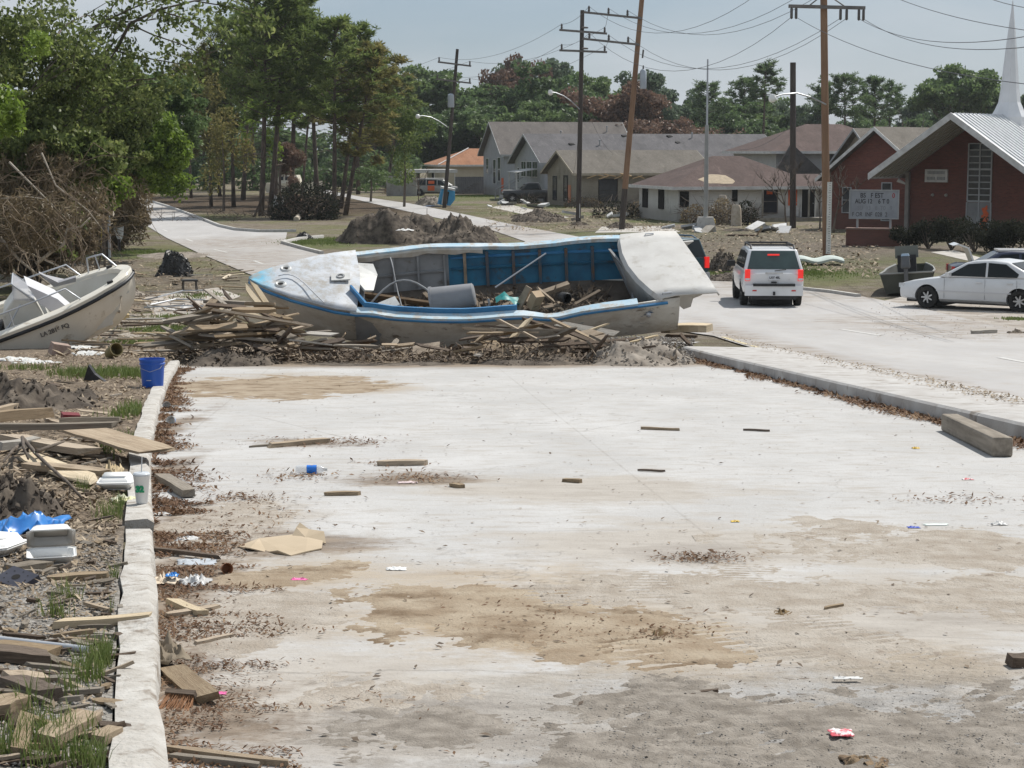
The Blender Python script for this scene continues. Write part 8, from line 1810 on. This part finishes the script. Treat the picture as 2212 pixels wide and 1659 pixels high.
# ================================================================== LITTER, GRIT AND GRASS (uncountable)
def chips(name, pts, lens_, wds, material, tilt=.25, label=None, lift=.004, fold=.25):
    n = len(pts); pts = np.asarray(pts, float); a = rng.uniform(0, 6.283, n)
    d = np.stack([np.cos(a), np.sin(a), rng.normal(0, tilt, n)], 1); s_ = np.stack([-np.sin(a), np.cos(a), rng.normal(0, tilt, n)], 1)
    L = np.asarray(lens_)[:, None] / 2; W_ = np.asarray(wds)[:, None] / 2
    up = np.array((0, 0, 1.0)); lf = (np.abs(d[:, 2:3]) * L + np.abs(s_[:, 2:3]) * W_) + lift
    c = pts + up * lf
    v = np.stack([c - d * L, c + s_ * W_ + up * W_ * fold, c + d * L, c - s_ * W_ + up * W_ * fold], 1).reshape(-1, 3)
    me = bpy.data.meshes.new(name); me.vertices.add(4 * n); me.vertices.foreach_set('co', v.ravel()); me.loops.add(4 * n); me.loops.foreach_set('vertex_index', np.arange(4 * n, dtype=np.int32))
    me.polygons.add(n); me.polygons.foreach_set('loop_start', np.arange(0, 4 * n, 4, dtype=np.int32)); me.polygons.foreach_set('loop_total', np.full(n, 4, np.int32)); me.update(calc_edges=True); me.materials.append(material)
    return tag(obj_from(name, me), label, None, None, 'stuff')
lit = leafmat('litter', [(.07, .035, .018), (.15, .082, .045), (.27, .18, .105)], rough=.8, trans=.1, nscale=2); chipm = leafmat('chip', [(.06, .045, .035), (.14, .105, .075), (.30, .235, .165)], rough=.85, trans=0, nscale=3); chipl = leafmat('pale_chip', [(.12, .09, .065), (.27, .21, .145), (.46, .38, .28)], rough=.85, trans=0, nscale=3)
pts = []; 
while len(pts) < 14000:
    y = random.uniform(5.2, 29.5) if random.random() < .6 else random.uniform(5.2, 12); wmax = .75 if y < 9.5 else (.55 if y < 14 else .4)
    x0 = kerbx(y); u = abs(random.gauss(0, .45)) * wmax
    if fbm(x0 * .0 + u * 1.5, y * 2.3, 4) + .18 - u / wmax * .55 < 0: continue
    pts.append((x0 + .01 + u, y, gz(y) + .008))
dk = np.clip(np.array(pts)[:, 1] / 16, .42, 1); chips('leaf_litter', pts, rng.uniform(.02, .075, len(pts)) * dk, rng.uniform(.005, .026, len(pts)) * dk, lit, .35, 'brown leaf litter drifted along the left kerb')
pts = []
while len(pts) < 5200:
    y = random.uniform(13, 33.5); u = abs(random.gauss(0, .15))
    if fbm(u * 2, y * 1.1, 8) + .32 - u * 1.2 < 0: continue
    pts.append((kerbrx(y) - .01 - u, y, gz(y) + .008))
chips('leaf_litter', pts, rng.uniform(.03, .09, len(pts)), rng.uniform(.012, .035, len(pts)), lit, .35, 'brown leaf litter drifted along the right kerb')
pts = []
for (x, y, rx, ry, n) in [(690, 955, 150, 12, 260), (650, 1030, 90, 14, 200), (900, 1035, 100, 14, 260), (860, 1003, 90, 8, 120), (520, 1078, 110, 12, 260), (1510, 1207, 100, 14, 420), (560, 1120, 120, 50, 160), (450, 1180, 90, 60, 400), (430, 1330, 110, 60, 500), (480, 1500, 120, 70, 500), (1150, 1340, 250, 60, 200), (1420, 1375, 60, 12, 120), (2050, 1080, 160, 14, 160), (1450, 1370, 160, 40, 150), (780, 956, 60, 8, 120)]:
    for _ in range(n): p = P(x + random.gauss(0, .5) * rx, y + random.gauss(0, .5) * ry, .008); pts.append(tuple(p))
dk = np.clip(np.array(pts)[:, 1] / 13, .35, 1); chips('leaf_litter', pts, rng.uniform(.012, .06, len(pts)) * dk, rng.uniform(.004, .02, len(pts)) * dk, lit, .3, 'small drifts of dead leaves and twigs on the apron')
pts = []
for _ in range(2000):
    y = random.uniform(5, 31); x = random.uniform(kerbx(y) + .3, kerbrx(y) - .1); pts.append((x, y, gz(y) + .008))
for _ in range(500):
    y = random.uniform(5, 11); x = random.uniform(kerbx(y) + .2, 3.2); pts.append((x, y, gz(y) + .008))
n = len(pts); sz = rng.uniform(.15, 1, n) ** 4
chips('wood_chips', pts, .006 + .04 * sz, .005 + .014 * sz, chipm, .2, 'dark chips and grit scattered over the whole apron')
pts = []
for _ in range(30000):
    y = random.uniform(4.6, 13) if random.random() < .55 else random.uniform(12, 33); s_ = abs(random.gauss(0, .6)) * (1.6 if y < 12 else 4) + .02; x = kerbx(y) - .17 - s_; pts.append((x, y, vz(x, y)))
n = len(pts); sz = rng.uniform(.3, 1, n) ** 2
dk = np.clip(np.array(pts)[:, 1] / 14, .45, 1); chips('wood_chips', pts, (.02 + .075 * sz) * dk, (.006 + .022 * sz) * dk, chipl, .3, 'wood chips and dead leaves strewn over the verge')
pts = []
for _ in range(5500):
    x = random.uniform(380, 1480); Yf = P(x, 788).y; f = random.random() ** 1.5; Yv = Yf + f * 3.2; hh = pile_h(x) * math.sin(math.pi * min(1, .1 + f * .9)) * random.uniform(0, .5); pts.append(((x - CX) / px(Yv), Yv, gz(Yv) + .01 + hh))
chips('wood_splinters', pts, rng.uniform(.04, .2, len(pts)), rng.uniform(.012, .05, len(pts)), chipm, .5, 'splinters and rubbish filling the heap along the wrecked boat', fold=.4)
pts = []
for _ in range(2500):
    x, y = random.uniform(120, 500), random.uniform(560, 780); p = P(x, y, .09); pts.append((p.x, p.y, vz(p.x, p.y) if p.y < 59 else p.z))
chips('wood_chips', pts, rng.uniform(.05, .25, len(pts)), rng.uniform(.02, .07, len(pts)), chipl, .4, 'splinters strewn over the ground by the white boat')
pts = []
for _ in range(5200):
    x, y = (random.uniform(1380, 1900), random.uniform(488, 600)) if random.random() < .6 else (random.uniform(1050, 1450), random.uniform(440, 500))
    if 1440 < x < 1860 and y > 590: continue
    pts.append(tuple(P(x, y, .03)))
chips('yard_litter', pts, rng.uniform(.06, .3, len(pts)), rng.uniform(.03, .12, len(pts)), chipl, .3, 'brown storm litter strewn over the yards before the houses')
pts = []
for _ in range(1500):
    t = random.random(); x, y = 1560 + t * 640 + random.gauss(0, 14), 724 + t * 152 + random.gauss(0, 5) + 6; p = P(x, y, .1); z_ = gz(p.y) + (.165 if p.x < roadx(p.y) else .034); pts.append((p.x, p.y, z_))
for _ in range(700):
    x, y = random.uniform(1880, 2220), random.uniform(655, 735); p = P(x, y, .035); pts.append(tuple(p))
chips('yard_litter', pts, rng.uniform(.015, .07, len(pts)), rng.uniform(.01, .03, len(pts)), chipl, .3, 'dark grit and leaf scraps along the right road edge')
bf = chips('boat_rubbish', _later, rng.uniform(.04, .2, len(_later)), rng.uniform(.015, .06, len(_later)), chipm, .6, 'dark splinters and rubbish filling the bottom of the wrecked boat', fold=.4); bf.matrix_world = BW
# grit stones
def stones(name, pts, sz, material, label):
    n = len(pts); pts = np.asarray(pts, float); o8 = np.array([(1, 0, 0), (0, 1, 0), (-1, 0, 0), (0, -1, 0), (0, 0, .7), (0, 0, -.4)], float)
    k = o8[None] * (rng.uniform(.6, 1.3, (n, 6, 1)) * np.asarray(sz)[:, None, None]); a = rng.uniform(0, 6.28, n); c, s_ = np.cos(a)[:, None], np.sin(a)[:, None]
    kx = k[..., 0] * c - k[..., 1] * s_; ky = k[..., 0] * s_ + k[..., 1] * c; v = np.stack([kx, ky, k[..., 2]], -1) + pts[:, None, :] + np.array((0, 0, 1.0)) * (np.asarray(sz) * .3)[:, None, None]
    f8 = np.array([(0, 1, 4), (1, 2, 4), (2, 3, 4), (3, 0, 4), (1, 0, 5), (2, 1, 5), (3, 2, 5), (0, 3, 5)]); f = (f8[None] + (np.arange(n) * 6)[:, None, None]).reshape(-1)
    me = bpy.data.meshes.new(name); me.vertices.add(6 * n); me.vertices.foreach_set('co', v.reshape(-1, 3).ravel()); m8 = 8 * n; me.loops.add(3 * m8); me.loops.foreach_set('vertex_index', f.astype(np.int32)); me.polygons.add(m8); me.polygons.foreach_set('loop_start', np.arange(0, 3 * m8, 3, dtype=np.int32)); me.polygons.foreach_set('loop_total', np.full(m8, 3, np.int32)); me.update(calc_edges=True); me.materials.append(material)
    return tag(obj_from(name, me), label, None, None, 'stuff')
grit = leafmat('grit', [(.15, .135, .12), (.25, .23, .21), (.40, .38, .35)], rough=.9, trans=0, nscale=4)
pts = []
while len(pts) < 5000:
    x, y = random.uniform(1000, 2300), random.uniform(1380, 1670); k = (x - 1850) / 900, (y - 1640) / 250
    if k[0] ** 2 + k[1] ** 2 > random.uniform(.1, 1.1): continue
    pts.append(tuple(P(x, y, .022)))
stones('gravel', pts, .0012 + .0045 * rng.uniform(0, 1, len(pts)) ** 5, grit, 'loose grey grit on the lower right of the apron')
pts = []
for _ in range(9000):
    y = random.uniform(4.8, 9.5); s_ = random.uniform(0, 1.3); x = kerbx(y) - .17 - s_; pts.append((x, y, vz(x, y)))
stones('gravel', pts, .004 + .010 * rng.uniform(0, 1, len(pts)) ** 2, grit, 'pale gravel along the near verge beside the kerb')
pts = []
for _ in range(2500):
    x, y = random.uniform(1290, 1500), random.uniform(735, 786); p = P(x, y, .02); pts.append((p.x, p.y, p.z + random.uniform(0, .1)))
stones('gravel', pts, rng.uniform(.01, .04, len(pts)), grit, 'stones mixed in the grey earth heap under the stern')
# grass
def grass(name, tufts, label, hgt=(.08, .2), wd=.006):
    V_ = []; n = 0
    for (c, rx, ry, k) in tufts:
        for _ in range(k):
            g1, g2 = random.gauss(0, .45), random.gauss(0, .45); x, y = c[0] + g1 * rx, c[1] + g2 * ry
            if name == 'grass' and c[2] > .05 and x > kerbx(y) - .17: continue
            z = vz(x, y) if (x < kerbx(y) - .1 and y < 59) else gz(y) + .01
            h = random.uniform(*hgt); a = random.uniform(0, 6.28); lx, ly = math.cos(a) * h * random.uniform(.1, .7), math.sin(a) * h * random.uniform(.1, .7); sx, sy = -math.sin(a + .6) * wd, math.cos(a + .6) * wd
            V_.append([(x - sx, y - sy, z - .01), (x + sx, y + sy, z - .01), (x + lx * .4 + sx * .7, y + ly * .4 + sy * .7, z + h * .6), (x + lx * .4 - sx * .7, y + ly * .4 - sy * .7, z + h * .6), (x + lx, y + ly, z + h)])
    n = len(V_); v = np.array(V_).reshape(-1, 3); mb = MB(); mb.v = [tuple(p) for p in v]
    for i in range(n): b = i * 5; mb.f += [(b, b + 1, b + 2, b + 3), (b + 3, b + 2, b + 4)]
    mb.mi = [0] * len(mb.f); return tag(mb.build(name, lf_grass, fixn=False), label, None, None, 'stuff')
T = lambda x, y, rx, ry, k: (V(x, y), rx, ry, k)
grass('grass', [T(225, 1420, .09, .16, 260), T(200, 1460, .1, .12, 110), T(265, 1395, .06, .05, 60), T(120, 1330, .08, .08, 60), T(150, 1290, .06, .06, 50), T(255, 1240, .04, .08, 50), T(265, 1310, .05, .06, 60), T(60, 1540, .06, .1, 60), T(100, 1590, .15, .12, 200), T(170, 1640, .25, .12, 350), T(260, 1650, .1, .1, 120), T(15, 1630, .05, .1, 60), T(150, 1500, .06, .08, 40), T(245, 1112, .12, .25, 160), T(180, 1068, .06, .1, 60), T(262, 1090, .06, .15, 90)], 'thin green grass tufts growing through the near gravel', (.04, .13), .002)
grass('grass', [T(275, 960, .12, .7, 420), T(295, 888, .18, 1.1, 500), T(230, 812, .6, .9, 1100), T(285, 812, .35, .8, 600), T(170, 812, .4, .6, 400), T(60, 800, .5, .6, 200)], 'bright green grass beside the blue bucket and kerb', (.05, .15), .006)
grass('grass', [T(300, 733, .7, .9, 1300), T(335, 705, .7, .7, 1100), T(405, 677, .9, .9, 1200), T(360, 700, .5, .5, 500)], 'bright green grass patches between the white boat and the heap', (.04, .12), .010)
G = lambda x, y, rx, ry, k: ((*P(x, y)[:2], .02), rx, ry, k)
grass('grass', [G(290, 545, 1.6, 1.6, 1500), G(700, 522, 2.2, 3.5, 3200), G(650, 525, 1.2, 1.6, 900), G(2195, 692, .35, .5, 500), G(1700, 590, 2.8, 2.6, 3000), G(1590, 585, 2.2, 2.8, 1800), G(1020, 424, 3.5, 5, 3000), G(1650, 575, 2.5, 2.5, 1200), G(430, 640, .8, 1.5, 600)], 'green grass patches on the island, the yards and the drive', (.03, .085), .018)


# ================================================================== THE AIR
hz = MB().box((0, 155, 14.5), (420, 370, 31)).build('haze', bpy.data.materials.new('haze_air'))
hm = hz.data.materials[0]; hm.use_nodes = True; hn = hm.node_tree; hn.nodes.remove(hn.nodes['Principled BSDF'])
pv = hn.nodes.new('ShaderNodeVolumePrincipled'); pv.inputs['Color'].default_value = (.88, .94, 1, 1); pv.inputs['Density'].default_value = .00015; pv.inputs['Anisotropy'].default_value = .2
hn.links.new(pv.outputs['Volume'], hn.nodes['Material Output'].inputs['Volume']); tag(hz, kind='stuff'); hz.display_type = 'WIRE'
